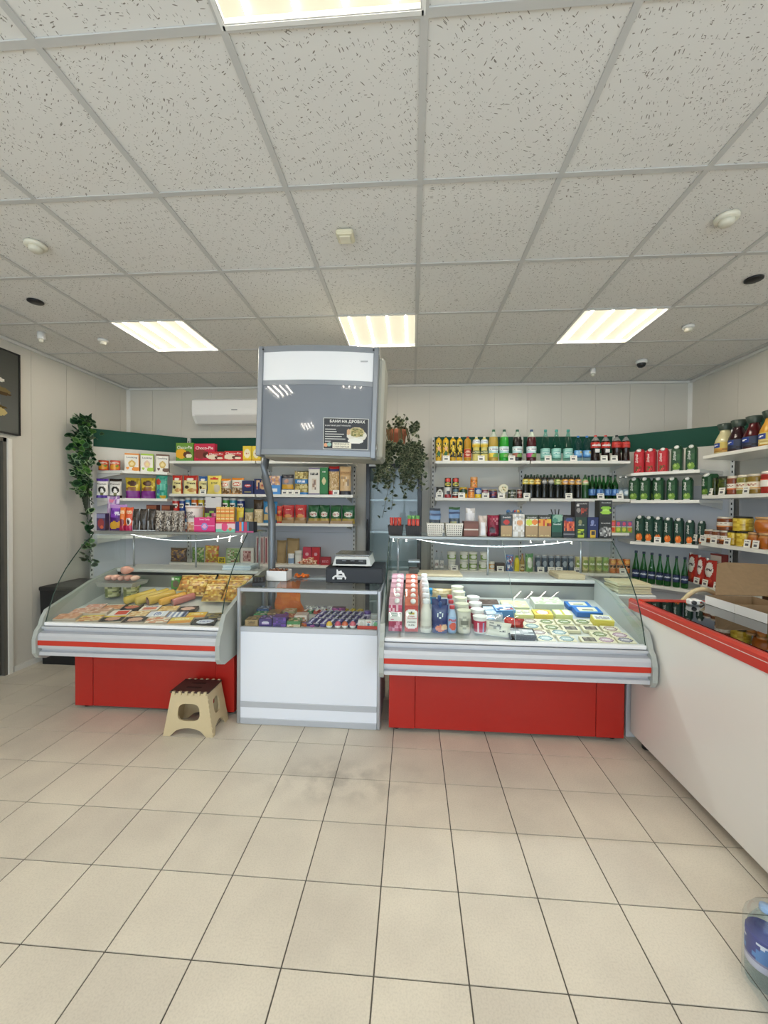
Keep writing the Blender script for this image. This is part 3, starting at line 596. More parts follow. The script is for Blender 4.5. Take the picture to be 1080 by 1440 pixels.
# ================================================================== refrigerated display cases
RED = mat('b5261d', .33, vary=.12, bscale=1.2); GREYP = mat('a7aca8', .42); BUMP = mat('c6c9d0', .35, .25); INNER = mat('b9c0bd', .35, .2); REDS = mat('c0301f', .35)
def deckz(f, y): return .680 + (y - f - .1) / .62 * .125
CURVE = [(.056, .698), (.082, .78), (.115, .87), (.157, .95), (.213, 1.03), (.276, 1.10), (.34, 1.165), (.41, 1.225), (.47, 1.272)]
def display_case(label, f, x0, x1, joints, led_refl_x, lamp, tint):
    """f: front of the bumper; x0, x1: outer ends"""
    t = thing('display_case', label, 'display case', (0, 0, 0), 0, 'curved glass display cases')
    e = .028; a, c = x0 + e, x1 - e
    # red base in three panels, feet
    bx0, bx1 = x0 + .045, x1 - .03; w = bx1 - bx0
    b = B(); b.box(bx0 + .004, f + .276, .035, bx1 - .004, f + .88, .49); b.ob('base', mat('6e1a15', .5), t)
    cuts = [bx0, bx0 + .115 * w, bx1 - .115 * w, bx1]
    for i in range(3): b = B(); b.cbox(cuts[i] + .001, f + .268 + (.004 if i == 1 else 0), .03, cuts[i + 1] - .001, f + .28, .49, .003); b.ob('base_panel', RED, t)
    for s in (bx0, bx1 - .004): b = B(); b.cbox(s, f + .285, .03, s + .004, f + .88, .49, .001); b.ob('side_panel', RED, t)
    for x in (bx0 + .05, bx1 - .05):
        for y in (f + .33, f + .82): b = B(); b.lathe([(.012, 0), (.022, .003), (.022, .02), (.012, .026), (.012, .036)], 12); b.ob('foot', BLACK, t, (x, y, 0))
    # bumper profile
    pr = [(f + .30, .47), (f + .03, .485), (f + .012, .49), (f + .012, .512), (f + .03, .518), (f + .03, .530), (f + .004, .540), (f + .002, .62), (f + .012, .637), (f + .045, .645), (f + .045, .655), (f + .03, .66), (f + .03, .675), (f + .05, .672), (f + .075, .672), (f + .08, .655), (f + .30, .60)]
    b = B(); b.prism(pr, a, c, 'x'); b.ob('bumper', BUMP, t)
    b = B(); b.cbox(a, f - .001, .560, c, f + .006, .592, .0015); b.ob('stripe', REDS, t)
    b = B(); b.cbox(a, f + .046, .676, c, f + .080, .698, .003); b.ob('ledge', mat('eeeef0', .3), t)
    # grey end caps
    cap = [(f + .95, .44), (f + .30, .455), (f + .06, .455), (f + .01, .475), (f - .012, .51), (f - .014, .60), (f + .004, .655), (f + .03, .685), (f + .045, .73), (f + .075, .775), (f + .45, .905), (f + .70, .955), (f + .95, .955)]
    for x in (x0, x1 - e): b = B(); b.prism(cap, x, x + e, 'x'); b.ob('end_cap', GREYP, t)
    # tray, back wall and worktop
    b = B(); b.prism([(f + .078, .662), (f + .078, .6755), (f + .72, .805), (f + .72, .79)], a, c, 'x'); b.ob('tray', mat('d4d8d6', .35, .3), t)
    b = B(); b.box(a, f + .72, .78, c, f + .74, .93); b.ob('back_wall', STEEL, t)
    b = B(); b.box(a, f + .74, .47, c, f + .94, .90); b.ob('rear_body', GREYP, t)
    b = B(); b.cbox(a, f + .70, .93, c, f + .98, .955, .004); b.ob('worktop', mat('c9cac8', .3, .3), t)
    b = B(); b.box(a, f + .715, .905, c, f + .722, .93); b.ob('rear_rail', BLACK, t)
    # curved front glass, its joints and dark edges
    T = .006; inn = [(y + T, z - .002) for y, z in CURVE]
    js = [a + .002] + joints + [c - .002]
    for i in range(len(js) - 1):
        b = B(); xa, xb = js[i] + .001, js[i + 1] - .001; n = len(CURVE)
        v = [(x, f + y, z) for y, z in CURVE for x in (xa, xb)] + [(x, f + y, z) for y, z in inn for x in (xa, xb)]
        b.add(v, [(2 * k, 2 * k + 1, 2 * k + 3, 2 * k + 2) for k in range(n - 1)], sm=True); b.add(v, [(2 * n + 2 * k, 2 * n + 2 * k + 2, 2 * n + 2 * k + 3, 2 * n + 2 * k + 1) for k in range(n - 1)], sm=True)
        b.ob('front_glass', GLASS, t)
    for x in [a, c] + joints:
        rr = .0035 if x in (a, c) else .0014
        b = B(); b.tube([(x, f + y + T / 2, z) for y, z in CURVE], rr, 6); b.ob('glass_edge', mat('1e3a33', .2) if rr > .002 else mat('93a7a2', .2), t)
    # end glass
    pol = [(f + y + .002, z) for y, z in CURVE] + [(f + .80, 1.272), (f + .80, .955), (f + .70, .955), (f + .45, .905)]
    for x in (a + .004, c - .008): b = B(); b.prism(pol, x, x + .004, 'x'); b.ob('end_glass', GLASS, t)
    # top deck on rods
    b = B(); b.box(a, f + .475, 1.274, c, f + .86, 1.282); b.ob('top_deck', glass_mat('deck_glass', (.82, .87, .85)), t)
    b = B(); b.cbox(a, f + .462, 1.262, c, f + .482, 1.284, .003); b.box(a, f + .85, 1.262, c, f + .87, 1.284); b.ob('deck_rail', mat('8b8d8a', .3, .7), t)
    for x in (a + .05, c - .05, (a + c) / 2): b = B(); b.tube([(x, f + .84, .955), (x, f + .84, 1.27)], .008); b.ob('rod', ALU, t)
    n = 12; xa, xb = led_refl_x; b = B()
    b.tube([(xa + (xb - xa) * i / n, f + .52, 1.262 - .05 * math.sin(PI * i / n) ** .8) for i in range(n + 1)], .0026, 6); b.ob('led_reflection', mat('f4fbff', .5, emit=.6), t)  # lamp line reflected in the curved glass, built as a faintly glowing tube
    ld = bpy.data.lights.new('case_lamp', 'AREA'); ld.shape = 'RECTANGLE'; ld.size = x1 - x0 - .12; ld.size_y = .012; ld.energy = lamp; ld.color = tint
    lo = bpy.data.objects.new('case_lamp', ld); COL.objects.link(lo); lo.location = ((x0 + x1) / 2, f + .50, 1.258); lo.parent = t
    return t
FL, FR = 2.43, 2.33
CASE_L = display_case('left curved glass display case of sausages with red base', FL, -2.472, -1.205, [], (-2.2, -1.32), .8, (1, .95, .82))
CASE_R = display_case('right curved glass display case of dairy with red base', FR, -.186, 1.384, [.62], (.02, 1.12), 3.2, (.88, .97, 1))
# ================================================================== glass counter
t = thing('glass_counter', 'white aluminium-framed glass counter between the two display cases', 'counter', (0, 0, 0))
cx0, cx1, cy0, cy1 = -1.182, -.197, 2.612, 3.09; ctz = .93
for x in (cx0, cx1 - .026):
    for y in (cy0, cy1 - .026): b = B(); b.cbox(x, y, 0, x + .026, y + .026, ctz, .006); b.ob('post', ALU, t)
for z, h in ((ctz - .026, .026), (.632, .034), (.115, .04), (0, .042)):
    b = B(); b.cbox(cx0 + .026, cy0 + .002, z, cx1 - .026, cy0 + .024, z + h, .003); b.ob('front_rail', ALU if z > .9 else mat('bcc0c8', .4, .2), t)
for z, h in ((.155, .477), (.042, .073)): b = B(); b.box(cx0 + .024, cy0 + .007, z, cx1 - .024, cy0 + .019, z + h); b.ob('front_panel', mat('e6eaf4', .4), t)
for x in (cx0 + .004, cx1 - .022):
    b = B(); b.box(x, cy0 + .024, .03, x + .018, cy1 - .024, .64); b.ob('side_panel', mat('c9ccd2', .4), t)
    b = B(); b.cbox(x - .002, cy0 + .026, ctz - .026, x + .02, cy1 - .026, ctz, .004); b.ob('side_rail', ALU, t)
    b = B(); b.box(x + .008, cy0 + .024, .64, x + .012, cy1 - .024, ctz - .02); b.ob('side_glass', GLASS, t)
b = B(); b.cbox(cx0 + .026, cy1 - .024, ctz - .026, cx1 - .026, cy1 - .002, ctz, .004); b.ob('rear_rail', ALU, t)
b = B(); b.box(cx0 + .02, cy0 + .01, .64, cx1 - .02, cy1 - .01, .656); b.ob('display_floor', mat('dadbdd', .3), t)
b = B(); b.box(cx0 + .025, cy0 + .011, .666, cx1 - .025, cy0 + .015, ctz - .024); b.ob('front_glass', GLASS, t)
b = B(); b.box(cx0 + .008, cy0 + .008, ctz, cx1 - .008, cy1 - .006, ctz + .005); b.ob('top_glass', GLASS, t)
CTOP = ctz + .005
# ================================================================== hanging grey cabinet on a bent pole
t = thing('overhead_cabinet', 'grey overhead sign cabinet with white panel on a bent pole', 'cabinet', (-.678, 2.75, 1.84)); t.rotation_euler = (0, .026, 0)
hw, hh = .418, .755
def arc(u): return -.035 * (1 - (2 * u - 1) ** 2)
FRM = mat('8d9299', .38, .35)
b = B(); b.cbox(-hw - .022, .05, -.005, hw + .045, .40, hh - .045, .02); b.ob('shell', mat('b3b3a8', .45), t)
def band(z0, z1, off, n=20, th=.02):
    b = B(); b.grid(lambda u, v: (-hw + .02 + u * (2 * hw - .04), arc(u) - off, z0 + v * (z1 - z0)), n, 1, 'ffffff', True)
    b.grid(lambda u, v: (-hw + .02 + u * (2 * hw - .04), arc(u) - off + th, z0 + v * (z1 - z0)), n, 1, 'ffffff', True, True)
    for z in (z0, z1): b.grid(lambda u, v, z=z: (-hw + .02 + u * (2 * hw - .04), arc(u) - off + v * th, z), n, 1, 'ffffff', False, z == z0)
    return b
band(.51, .72, .006).ob('white_panel', mat('f1f2f5', .3), t)
band(.035, .485, .006).ob('lower_panel', mat('81868f', .045), t)
band(.485, .518, .010).ob('middle_rail', FRM, t); band(.715, .755, .010).ob('top_rail', FRM, t); band(.0, .036, .010).ob('bottom_rail', FRM, t)
for s in (-1, 1):
    b = B(); b.cbox(s * (hw - .012) - .018, -.022, -.01, s * (hw - .012) + .018, .10, hh, .005); b.ob('side_post', FRM, t)
    b = B(); b.lathe([(.006, 0), (.006, .004), (0, .005)], 10); b.ob('bolt', mat('3c3f44', .3, .6), t, (s * (hw - .03), -.024 if s < 0 else -.024, hh - .025), (PI / 2, 0, 0))
b = B(); b.tube([(hw + .005, -.008, .03), (hw + .012, -.02, .05), (hw + .012, -.02, .09)], .006); b.ob('catch', STEEL, t)
b = B(); P = [(-.457 - .026 * z_, y_, z_) for y_, z_ in ((.26, .0), (.24, -.06), (.255, -.14), (.34, -.26), (.395, -.36), (.408, -.5), (.41, -1.1), (.41, -1.83))]
b.tube(P, .030, 14); b.ob('pole', mat('7e848b', .4, .5), t)
b = B(); b.lathe([(.036, 0), (.036, .008), (.03, .012)], 20); b.ob('pole_foot', mat('7e848b', .4, .5), t, (-.410, .41, -1.836))
for px_, z_, w_ in ((.30, .648, .05),): b = B(); b.box(px_, arc(.86) - .0075, z_, px_ + w_, arc(.86) - .0068, z_ + .010); b.ob('badge', mat('b6b8bc', .4), t)
# poster stuck on it
p = thing('advert_poster', 'black advertising poster with white lettering on the grey cabinet', 'poster', (-.678, 2.75, 1.84)); p.rotation_euler = (0, .026, 0)
pw, ph = .31, .215
pd = ['2b2d31', ('e', .74, .46, .22, .20, 'd8d4c6'), ('e', .74, .56, .17, .16, 'c5b88c'), ('n', .62, .42, .88, .68, ['6d6b35', '8f8a4a', 'b7a970', '55602c', 'a2905a'], 26), ('e', .72, .28, .17, .09, 'e4e2da'), ('e', .56, .56, .04, .10, 'c9a27c'),
      ('r', .02, .05, .20, .19, '1d2428'), ('e', .06, .13, .04, .06, 'd89a72'), ('e', .14, .15, .05, .06, '8fb3a8'), ('r', .21, .04, .62, .22, 'e9e3cf'), ('r', 0, 0, 1, .02, 'cfd0cc'), ('r', 0, .98, 1, 1, 'cfd0cc'), ('r', 0, 0, .012, 1, 'cfd0cc'), ('r', .988, 0, 1, 1, 'cfd0cc')]
b = B(); b.grid(lambda u, v: (-pw / 2 + u * pw, 0, -ph / 2 + v * ph), 80, 56, paint(pd)); b.grid(lambda u, v: (-pw / 2 + u * pw, .001, -ph / 2 + v * ph), 24, 1, 'dddddd', False, True); b.ob('sheet', PRINT, p)
text('БАНИ НА ДРОВАХ', 'f0efe9', p, .01, .083, w=.24, h=.024, y=-.001)
text('В ШАГОВОЙ ДОСТУПНОСТИ', 'e4e3dd', p, -.055, .055, w=.175, h=.012, y=-.001)
for k, w_ in enumerate((.075, .08, .13, .115, .14, .04)):
    b = B(); b.box(-.142, -.0012, .026 - k * .0165, -.142 + w_, -.0008, .032 - k * .0165); b.ob('text_line', mat('c9c8c2', .5), p)
text('ПРИЕЗЖАЙТЕ', '33302a', p, -.028, -.070, w=.105, h=.013, y=-.001); text('К НАМ ПАРИТЬСЯ', '33302a', p, -.028, -.090, w=.105, h=.013, y=-.001)
for o in p.children:      # the sheet follows the curve of the panel
    for v in o.data.vertices: v.co.y += arc((v.co.x + .215 + hw - .02) / (2 * hw - .04)) - .0095; v.co.x, v.co.z = v.co.x + .215 - .012 * v.co.z, v.co.z + .153 + .012 * v.co.x
# ================================================================== chest freezer
t = thing('chest_freezer', 'long white chest freezer with red rim and dark glass lids', 'freezer', (0, 0, 0))
x0, x1, y0, y1 = 1.402, 2.10, .85, 2.63
b = B(); b.cbox(x0, y0, .055, x1, y1, .86, .012); b.ob('body', mat('e3e1dc', .22), t)
b = B()
for (a, c, d, e) in ((x0 - .012, x0 + .055, y0 - .012, y1 + .012), (x1 - .055, x1 + .012, y0 - .012, y1 + .012)): b.prism([(a, .85), (c, .85), (c, .905), (a + .014, .918), (a, .908)] if a < 2 else [(a, .85), (c, .85), (c, .908), (c - .014, .918), (a, .905)], d, e, 'y')
for (d, e) in ((y0 - .012, y0 + .05), (y1 - .05, y1 + .012)): b.box(x0 + .05, d, .85, x1 - .05, e, .912)
b.ob('rim', REDS, t)
b = B(); b.box(x0 - .0135, y0, .8905, x0 - .0125, y1, .8935); b.ob('rim_highlight', mat('d8c6c2', .4), t)  # highlight along the rim edge, put in as a thin pale strip
for (d, e, z) in ((y0 + .05, 1.76, .897), (1.72, y1 - .05, .904)):
    b = B(); b.box(x0 + .052, d, z, x1 - .052, e, z + .006); b.ob('glass_lid', DARKGLASS, t)
b = B(); b.box(x0 + .053, 1.71, .903, x1 - .053, 1.735, .912); b.ob('lid_frame', BLACK, t)
b = B(); b.box(x0 + .05, y0 + .05, .861, x1 - .05, y1 - .05, .868); b.ob('inside', mat('3a3631', .6), t)
for x in (x0 + .06, x1 - .06):
    for y in (y0 + .08, y1 - .08): b = B(); b.lathe([(.02, 0), (.025, .005), (.025, .045), (.015, .056)], 12); b.ob('foot', BLACK, t, (x, y, 0))
LIDZ = .910
t = thing('white_board', 'narrow white board standing between the red case and the freezer', 'board', (0, 0, 0)); b = B(); b.cbox(1.405, 2.675, 0, 1.62, 2.693, .62, .003); b.ob('sheet', mat('e4e4e6', .35), t)
# ================================================================== glass door fridge with its plant
t = thing('drinks_fridge', 'black framed glass door fridge at the back between the shelves', 'fridge', (0, 0, 0))
x0, x1, y0, y1, zt = -.470, .098, 4.03, 4.60, 1.925
b = B()
for s in (x0, x1 - .03): b.box(s, y0 + .04, .05, s + .03, y1, zt)
b.box(x0, y1 - .03, .05, x1, y1, zt); b.box(x0, y0 + .04, .02, x1, y1, .12); b.box(x0, y0 + .04, zt - .03, x1, y1, zt); b.ob('cabinet', mat('d3d6d4', .4), t)
b = B(); b.cbox(x0 + .0, y0 + .03, zt + .002, x1 - .004, y1, 2.115, .006); b.ob('header', mat('e8e7df', .35), t)
b = B(); b.box(x1 - .004, y0 + .02, zt + .002, x1 + .008, y1, 2.125); b.ob('header_side', BLACK, t)
dk = mat('1d2027', .35); b = B(); fw = .042
for s in (x0, x1 - fw): b.cbox(s, y0, .12, s + fw, y0 + .035, zt, .004)
for z in (.12, zt - fw): b.cbox(x0 + fw, y0 + .001, z, x1 - fw, y0 + .034, z + fw, .003)
b.ob('door_frame', dk, t)
b = B(); b.box(x0 + fw, y0 + .012, .12 + fw, x1 - fw, y0 + .018, zt - fw); b.ob('door_glass', SMOKE, t)
b = B(); b.tube([(x0 + .02, y0 - .002, 1.35), (x0 + .02, y0 - .035, 1.33), (x0 + .02, y0 - .035, 1.0), (x0 + .02, y0 - .002, .98)], .009); b.ob('door_handle', dk, t)
b = B(); b.box(x0 + .03, y0 - .0012, zt - .030, x0 + .13, y0 - .0002, zt - .010); b.ob('sticker', mat('d9dde0', .4), t)
for z in (.50, .86, 1.22, 1.55):
    b = B(); b.box(x0 + .035, y0 + .06, z, x1 - .035, y1 - .04, z + .006); b.ob('shelf', glass_mat('shelf_glass', (.86, .93, .93)) if z == .5 else bpy.data.materials['shelf_glass'], t)
    b = B(); b.box(x0 + .033, y0 + .058, z - .004, x1 - .033, y0 + .064, z + .012); b.ob('shelf_edge', mat('c5d2d4', .3), t)
b = B(); b.box(x0 + .0, y0 + .042, .0, x1, y1, .02); b.ob('plinth', BLACK, t)
def leaves(name, par, pts, size, cols, seed, z0=0):
    R = random.Random(seed); b = B()
    for p in pts:
        s = size * R.uniform(.7, 1.25); a = R.uniform(0, 2 * PI); ti = R.uniform(.3, 1.3)
        m = Matrix.Translation(p) @ Matrix.Rotation(R.gauss(0, .7), 4, 'Z') @ Matrix.Rotation(-ti, 4, 'X') @ Matrix.Rotation(R.gauss(0, .6), 4, 'Y')
        o = [(0, 0, 0), (.42, -.12, .06), (.5, -.45, .05), (.25, -.8, 0), (0, -1.05, -.12), (-.25, -.8, 0), (-.5, -.45, .05), (-.42, -.12, .06)]
        inn = [(x * .72, -.45 + (y + .45) * .72, z + .012) for x, y, z in o]; mid = (0, -.42, -.02)
        V = [tuple(m @ Vector((x * s, y * s, z * s))) for x, y, z in o + inn + [mid]]
        c1, c2 = R.choice(cols)
        b.add(V, [(i, (i + 1) % 8, 8 + (i + 1) % 8, 8 + i) for i in range(8)], c2, True); b.add(V, [(8 + i, 8 + (i + 1) % 8, 16) for i in range(8)], c1, True)
    o = b.ob(name, PRINT, par); o['kind'] = 'stuff'; return o
R = random.Random(5)
t = thing('potted_ivy', 'terracotta pot of trailing variegated ivy on top of the fridge', 'plant', (-.165, 4.16, 2.116))
b = B(); b.lathe([(.075, 0), (.08, .004), (.098, .115), (.108, .118), (.112, .165), (.105, .167), (.100, .15), (0, .145)], 24); b.ob('pot', mat('b86e52', .7, bump=.2), t)
stems = B(); pts = []
for k in range(58):      # trailing shoots
    a = R.uniform(-1.9, 1.9); x0_, y0_ = .115 * math.sin(a), -.115 * math.cos(a)
    L_ = R.choice([.10, .16, .22, .30, .36, .42, .48]); dx = R.gauss(.035, .05) + .05 * math.sin(a)
    path = [(x0_ * .7, y0_ * .7, .15), (x0_, y0_, .185), (x0_ * 1.3, y0_ * 1.3 - .015, .03)]
    n = 3 + int(L_ / .06)
    for i in range(1, n + 1): f_ = i / n; path.append((x0_ * 1.35 + dx * f_ + R.gauss(0, .010), min(-.19, y0_ * 1.35) - .02 - R.uniform(0, .03), .01 - L_ * f_))
    stems.tube(path, .0022, 4)
    for i, (p, q) in enumerate(zip(path[2:], path[3:])):
        for s_ in range(0 if i == 0 else 4): pts.append(Vector(p).lerp(Vector(q), R.uniform(.4 if i == 0 else 0, 1)) + Vector((R.gauss(0, .022), R.gauss(0, .012), R.gauss(0, .016))))
for k in range(22):      # short upright shoots
    a = R.uniform(0, 2 * PI); h_ = R.uniform(.03, .15); x0_, y0_ = .07 * math.sin(a), .07 * math.cos(a); q = (x0_ * 1.5 + R.gauss(0, .02), y0_ * 1.4, .16 + h_)
    stems.tube([(x0_ * .6, y0_ * .6, .145), (x0_, y0_, .16 + h_ * .5), q], .002, 4); pts += [Vector(q), Vector((x0_ * 1.2, y0_ * 1.2, .16 + h_ * .6))]
for k in range(16):      # side shoots
    s_ = R.choice((-1, 1, 1)); L_ = R.uniform(.05, .16); z0_ = R.uniform(.09, .2); q = (s_ * (.11 + min(L_, .11)), -.05 + R.gauss(0, .02), z0_ + R.uniform(-.03, .05))
    stems.tube([(s_ * .09, -.03, .16), (s_ * .13, -.05, .18 if z0_ > .1 else .13), q], .002, 4)
    for u_ in (.5, .8, 1): pts.append(Vector((s_ * .13, -.05, z0_)).lerp(Vector(q), u_) + Vector((0, R.gauss(0, .015), abs(R.gauss(0, .015)))))
for p in pts:
    if p.y > -.17: p.z = max(.075, p.z)
for sx_, zz in ((-.02, -.66), (.06, -.55), (-.07, -.74)):
    path = [(sx_ * .5, -.235, -.25), (sx_, -.24, -.45), (sx_ * 1.8, -.24, zz)]; stems.tube(path, .0022, 4)
    for s_ in range(6): pts.append(Vector(path[1]).lerp(Vector(path[2]), s_ / 5) + Vector((R.gauss(0, .02), 0, 0)))
stems.ob('stems', mat('5b5a3c', .7), t)
leaves('foliage', t, pts, .040, [('4c5a40', 'a3a685'), ('3d4a36', '838b70'), ('55634a', 'b5b596'), ('33402e', '5d6a52')], 4)
t = thing('artificial_ivy', 'dark green artificial ivy garland hanging at the left shelf edge', 'plant', (-3.335, 3.86, 2.30))
pts = []; stems = B()
for k in range(360):
    z = -R.random() ** 1.15 * .80; w_ = .14 * (1 - .45 * (-z / .8) ** 2) * (1 if z > -.62 else .6); pts.append(Vector((R.uniform(-.05, .11) if z > -.15 else R.gauss(.0, w_ * .45), R.uniform(-.10, .02) + R.gauss(0, .02), z + .05)))
for k in range(28): z = -.80 - R.random() * .50; pts.append(Vector((R.gauss(.07, .025), R.gauss(-.03, .015), z)))
for k in range(9): z = -1.32 - R.random() * .18; pts.append(Vector((R.gauss(.07, .05), R.gauss(-.03, .02), z)))
for k in range(10): stems.tube([(.01 * k - .04, .0, .03), (.012 * k - .06, -.03, -.3), (.008 * k - .04, -.03, -.7 - .03 * k)], .003, 5)
stems.tube([(.03, -.02, -.6), (.07, -.03, -.9), (.06, -.03, -1.2), (.07, -.03, -1.5)], .003, 5); stems.tube([(.02, .0, .02), (-.06, .107, .0)], .005, 5)
stems.ob('stems', mat('2c3b22', .7), t)
for p in pts: p.x = max(-.08, p.x); p.y = min(.0, p.y)
leaves('foliage', t, pts, .064, [('12351d', '3f6a45'), ('173f20', '8aa57c'), ('0f2c18', '2a5232'), ('3c6b2a', '6d9a4c'), ('143a1e', 'a0b892')], 9)
# ================================================================== goods on the wall shelves
def box_(front, side, d=.06, top=None, txts=(), nu=20, nv=22, mt=None, maxd=None):
    def fn(w, h):
        o, dd = m_box(w, h, d, front, side, top, mt, nu, nv)
        for (s, c, cx, cz, tw, th) in txts: text(s, c, o, cx * w, cz * h, w=tw * w, h=th * h if th else None, y=-d / 2 - .0008)
        return o, dd
    return fn
def bag_(front, d=.07, kind='stand', txts=(), mt=None, seed=1, back=None, k=.52):
    def fn(w, h):
        o, dd = m_bag(w, h, d, front, back, kind, mt, seed=seed)
        for (s, c, cx, cz, tw, th) in txts: text(s, c, o, cx * w, cz * h, w=tw * w, h=th * h if th else None, y=-d * k - .002)
        return o, dd
    return fn
def can_(label, **k): return lambda w, h: m_can(w, h, label, **k)
def bot_(*a, **k): return lambda w, h: m_bottle(w, h, *a, **k)
def jar_(*a, **k): return lambda w, h: m_jar(w, h, *a, **k)
PB, QB = (.24, SY), (2.205, SY)
# ---- back right, top shelf
oilA = ['e0b624', ('r', .12, .08, .88, .88, '2b2a1e'), ('n', .16, .1, .84, .86, ['e3bc2c', '2a2a20', 'f1d564', '27402a', 'e9c53d'], 16), ('e', .55, .55, .2, .10, 'e8b48a'), ('e', .5, .25, .25, .08, '2e6a44')]
oilB = ['e7c23a', ('r', .1, .10, .9, .92, '24231c'), ('n', .12, .12, .88, .90, ['e9c62f', '1e1d18', '22211a', 'f0d460'], 11), ('b', .0, .1, 'dcae2a')]
oil_r = ['d8a640', ('b', .10, .95, 'c03a2a'), ('e', .5, .5, .32, .28, 'e8b9a0'), ('l', .2, .4, .8, .6, 'b52a22')]
oil_p = ['cfdce8', ('b', .0, .34, 'e3c33c'), ('b', .34, .5, 'f2e7a0'), ('e', .5, .72, .35, .12, 'f4f6f8'), ('l', .2, .68, .8, .76, '5578a8')]
def lem(c, f2): return ['bfe0e6', ('b', .78, 1, 'd9eef0'), ('e', .5, .74, .42, .14, 'f2f7f8'), ('l', .2, .7, .8, .78, '35556a'), ('b', 0, .45, c), ('e', .28, .25, .3, .2, f2), ('e', .72, .2, .3, .2, '7fae5c'), ('r', 0, .0, 1, .05, c)]
lfn = lambda c, a='c9d3c4': (lambda v: a if v > .80 else c)
sparkl = (.10, .40, ['8fc9be', ('e', .5, .5, .4, .35, 'a9d8d0'), ('r', .2, .35, .8, .62, '4f9f98'), ('l', .25, .42, .75, .54, 'd6efe9')])
blul = (.16, .42, ['5f9fd8', ('e', .55, .6, .35, .3, '9cc8ec'), ('e', .72, .72, .16, .16, 'd8c27a'), ('b', 0, .12, '3f78b8')])
colal = (.50, .72, ['c9352a', ('l', .12, .38, .9, .58, 'f2ece8')])
colal2 = (.50, .74, ['cf3f38', ('b', .0, .12, '8d2520'), ('l', .3, .4, .7, .5, '5d1a18')])
colad = lambda v: '20120f' if v < .82 else '8d8f8c'
def cola(lab, cap, word=None, paper=False):
    def fn(w, h):
        o, d = m_bottle(w, h, 'cola', '20120f', cap, lab, bodyfn=colad)
        if word: text(word, 'f6efec', o, 0, h * .61, w=w * .74, h=h * .10, y=-w * .512, shear=.3)
        if paper: b = B(); b.box(-w * .2, -w * .506, h * .32, w * .28, -w * .49, h * .46, 'e8e6e2'); b.ob('price_sticker', PRINT, o)
        return o, d
    return fn
it = []
for l, r, L, dsc in ((612, 620.5, oilA, 'green-and-yellow'), (622, 630.5, oilA, 'green-and-yellow'), (632, 640.5, oilB, 'black-and-yellow'), (641.5, 650, oilB, 'black-and-yellow')):
    it.append(I(l, r, 35, 'oil_bottle', 'oil bottle', 'sunflower oil bottle with %s label' % dsc, bot_('oil', 'd9ae2c', 'e9e6dc' if L is oilB else '2f3a30', (.10, .84, L), n=16)))
it.append(I(652, 662.5, 35, 'oil_bottle', 'oil bottle', 'golden oil bottle with red label and cap', bot_('oil', 'b98a26', 'c23a30', (.12, .50, oil_r))))
for l, r in ((664, 675), (675.5, 686)): it.append(I(l, r, 35, 'oil_bottle', 'oil bottle', 'pale oil bottle with blue sky label', bot_('oil2', 'd6cb78', 'd8d8d2', (.56, .86, oil_p), label2=(.30, .42, ['3c5a3a', ('l', .1, .3, .9, .7, 'e8e2b0')]))))
for l, r, c, f2, n_, cap in ((687, 701, 'b89a3e', 'e9cc4c', 'yellow lemonade bottle', '2f6a4a'), (702.5, 716, '27a02f', '3fae3c', 'bright green tarragon lemonade bottle', '2c5f48'), (721, 734.5, '1c1714', 'a8624c', 'dark brown lemonade bottle', '2a6a52'), (741, 755, '4a121a', 'c24a86', 'dark red lemonade bottle with pink flower label', '3a5a86')):
    it.append(I(l, r, 45, 'lemonade_bottle', 'lemonade bottle', n_, bot_('pet', c, cap, (.10, .46, lem(c, f2)), bodyfn=lfn(c))))
for l, r in ((761, 774.5), (776.5, 790), (793, 806.5)): it.append(I(l, r, 45, 'water_bottle', 'water bottle', 'tall teal sparkling water bottle', bot_('spark', '9fd8cc', '3f9f92', sparkl, mt=TEAL)))
for l, r in ((808, 819), (820.5, 831.5)): it.append(I(l, r, 36, 'water_bottle', 'water bottle', 'small clear water bottle with blue label', bot_('pet', 'a9cfe8', '3f86d0', blul, mt=BLUEPET)))
for l, r in ((832, 845), (846.5, 859)): it.append(I(l, r, 37, 'cola_bottle', 'cola bottle', 'red-capped cola bottle with red script label', cola(colal, 'd24a44', 'Coca-Cola', True)))
for l, r in ((862, 875), (875.5, 887)): it.append(I(l, r, 37, 'cola_bottle', 'cola bottle', 'black-capped cola bottle with plain red label', cola(colal2, '23282a')))
row('on top right shelf', 'bottles on the top right shelf', zb[0], PB, QB, it)
row('under bottles, top right shelf', 'price cards on the top right shelf', zb[0], PB, QB, mk_tags([627, 676, 719, 770, 806, 849, 863]))
# ---- back right, second shelf
def m_round(w, h):
    root = thing('round'); b = B(); b.lathe([(0, 0), (h / 2, 0), (h / 2, .03), (0, .03)], 26, 'e4dfc6'); o = b.ob('body', PRINT, root, (0, .03, h / 2), (PI / 2, 0, 0))
    b = B(); p_ = paint(['ebe6cc', ('n', .2, .25, .8, .75, ['ebe6cc', 'd8c890', 'eee8d0', 'c9a878', '8a9a6a'], 9)]); n = 10
    b.grid(lambda u, v: (h * .48 * (2 * u - 1) * math.sqrt(1 - (2 * v - 1) ** 2 * .999), -.0008, h / 2 + h * .48 * (2 * v - 1)), n, n, p_); b.ob('label', PRINT, root); return root, .03
def tin(bg, *L): return can_([bg] + list(L))
olv = tin('2a3326', ('e', .5, .75, .32, .2, 'd84c40'), ('e', .5, .3, .34, .2, 'd8c860'), ('e', .55, .3, .2, .1, '5d6a2c'))
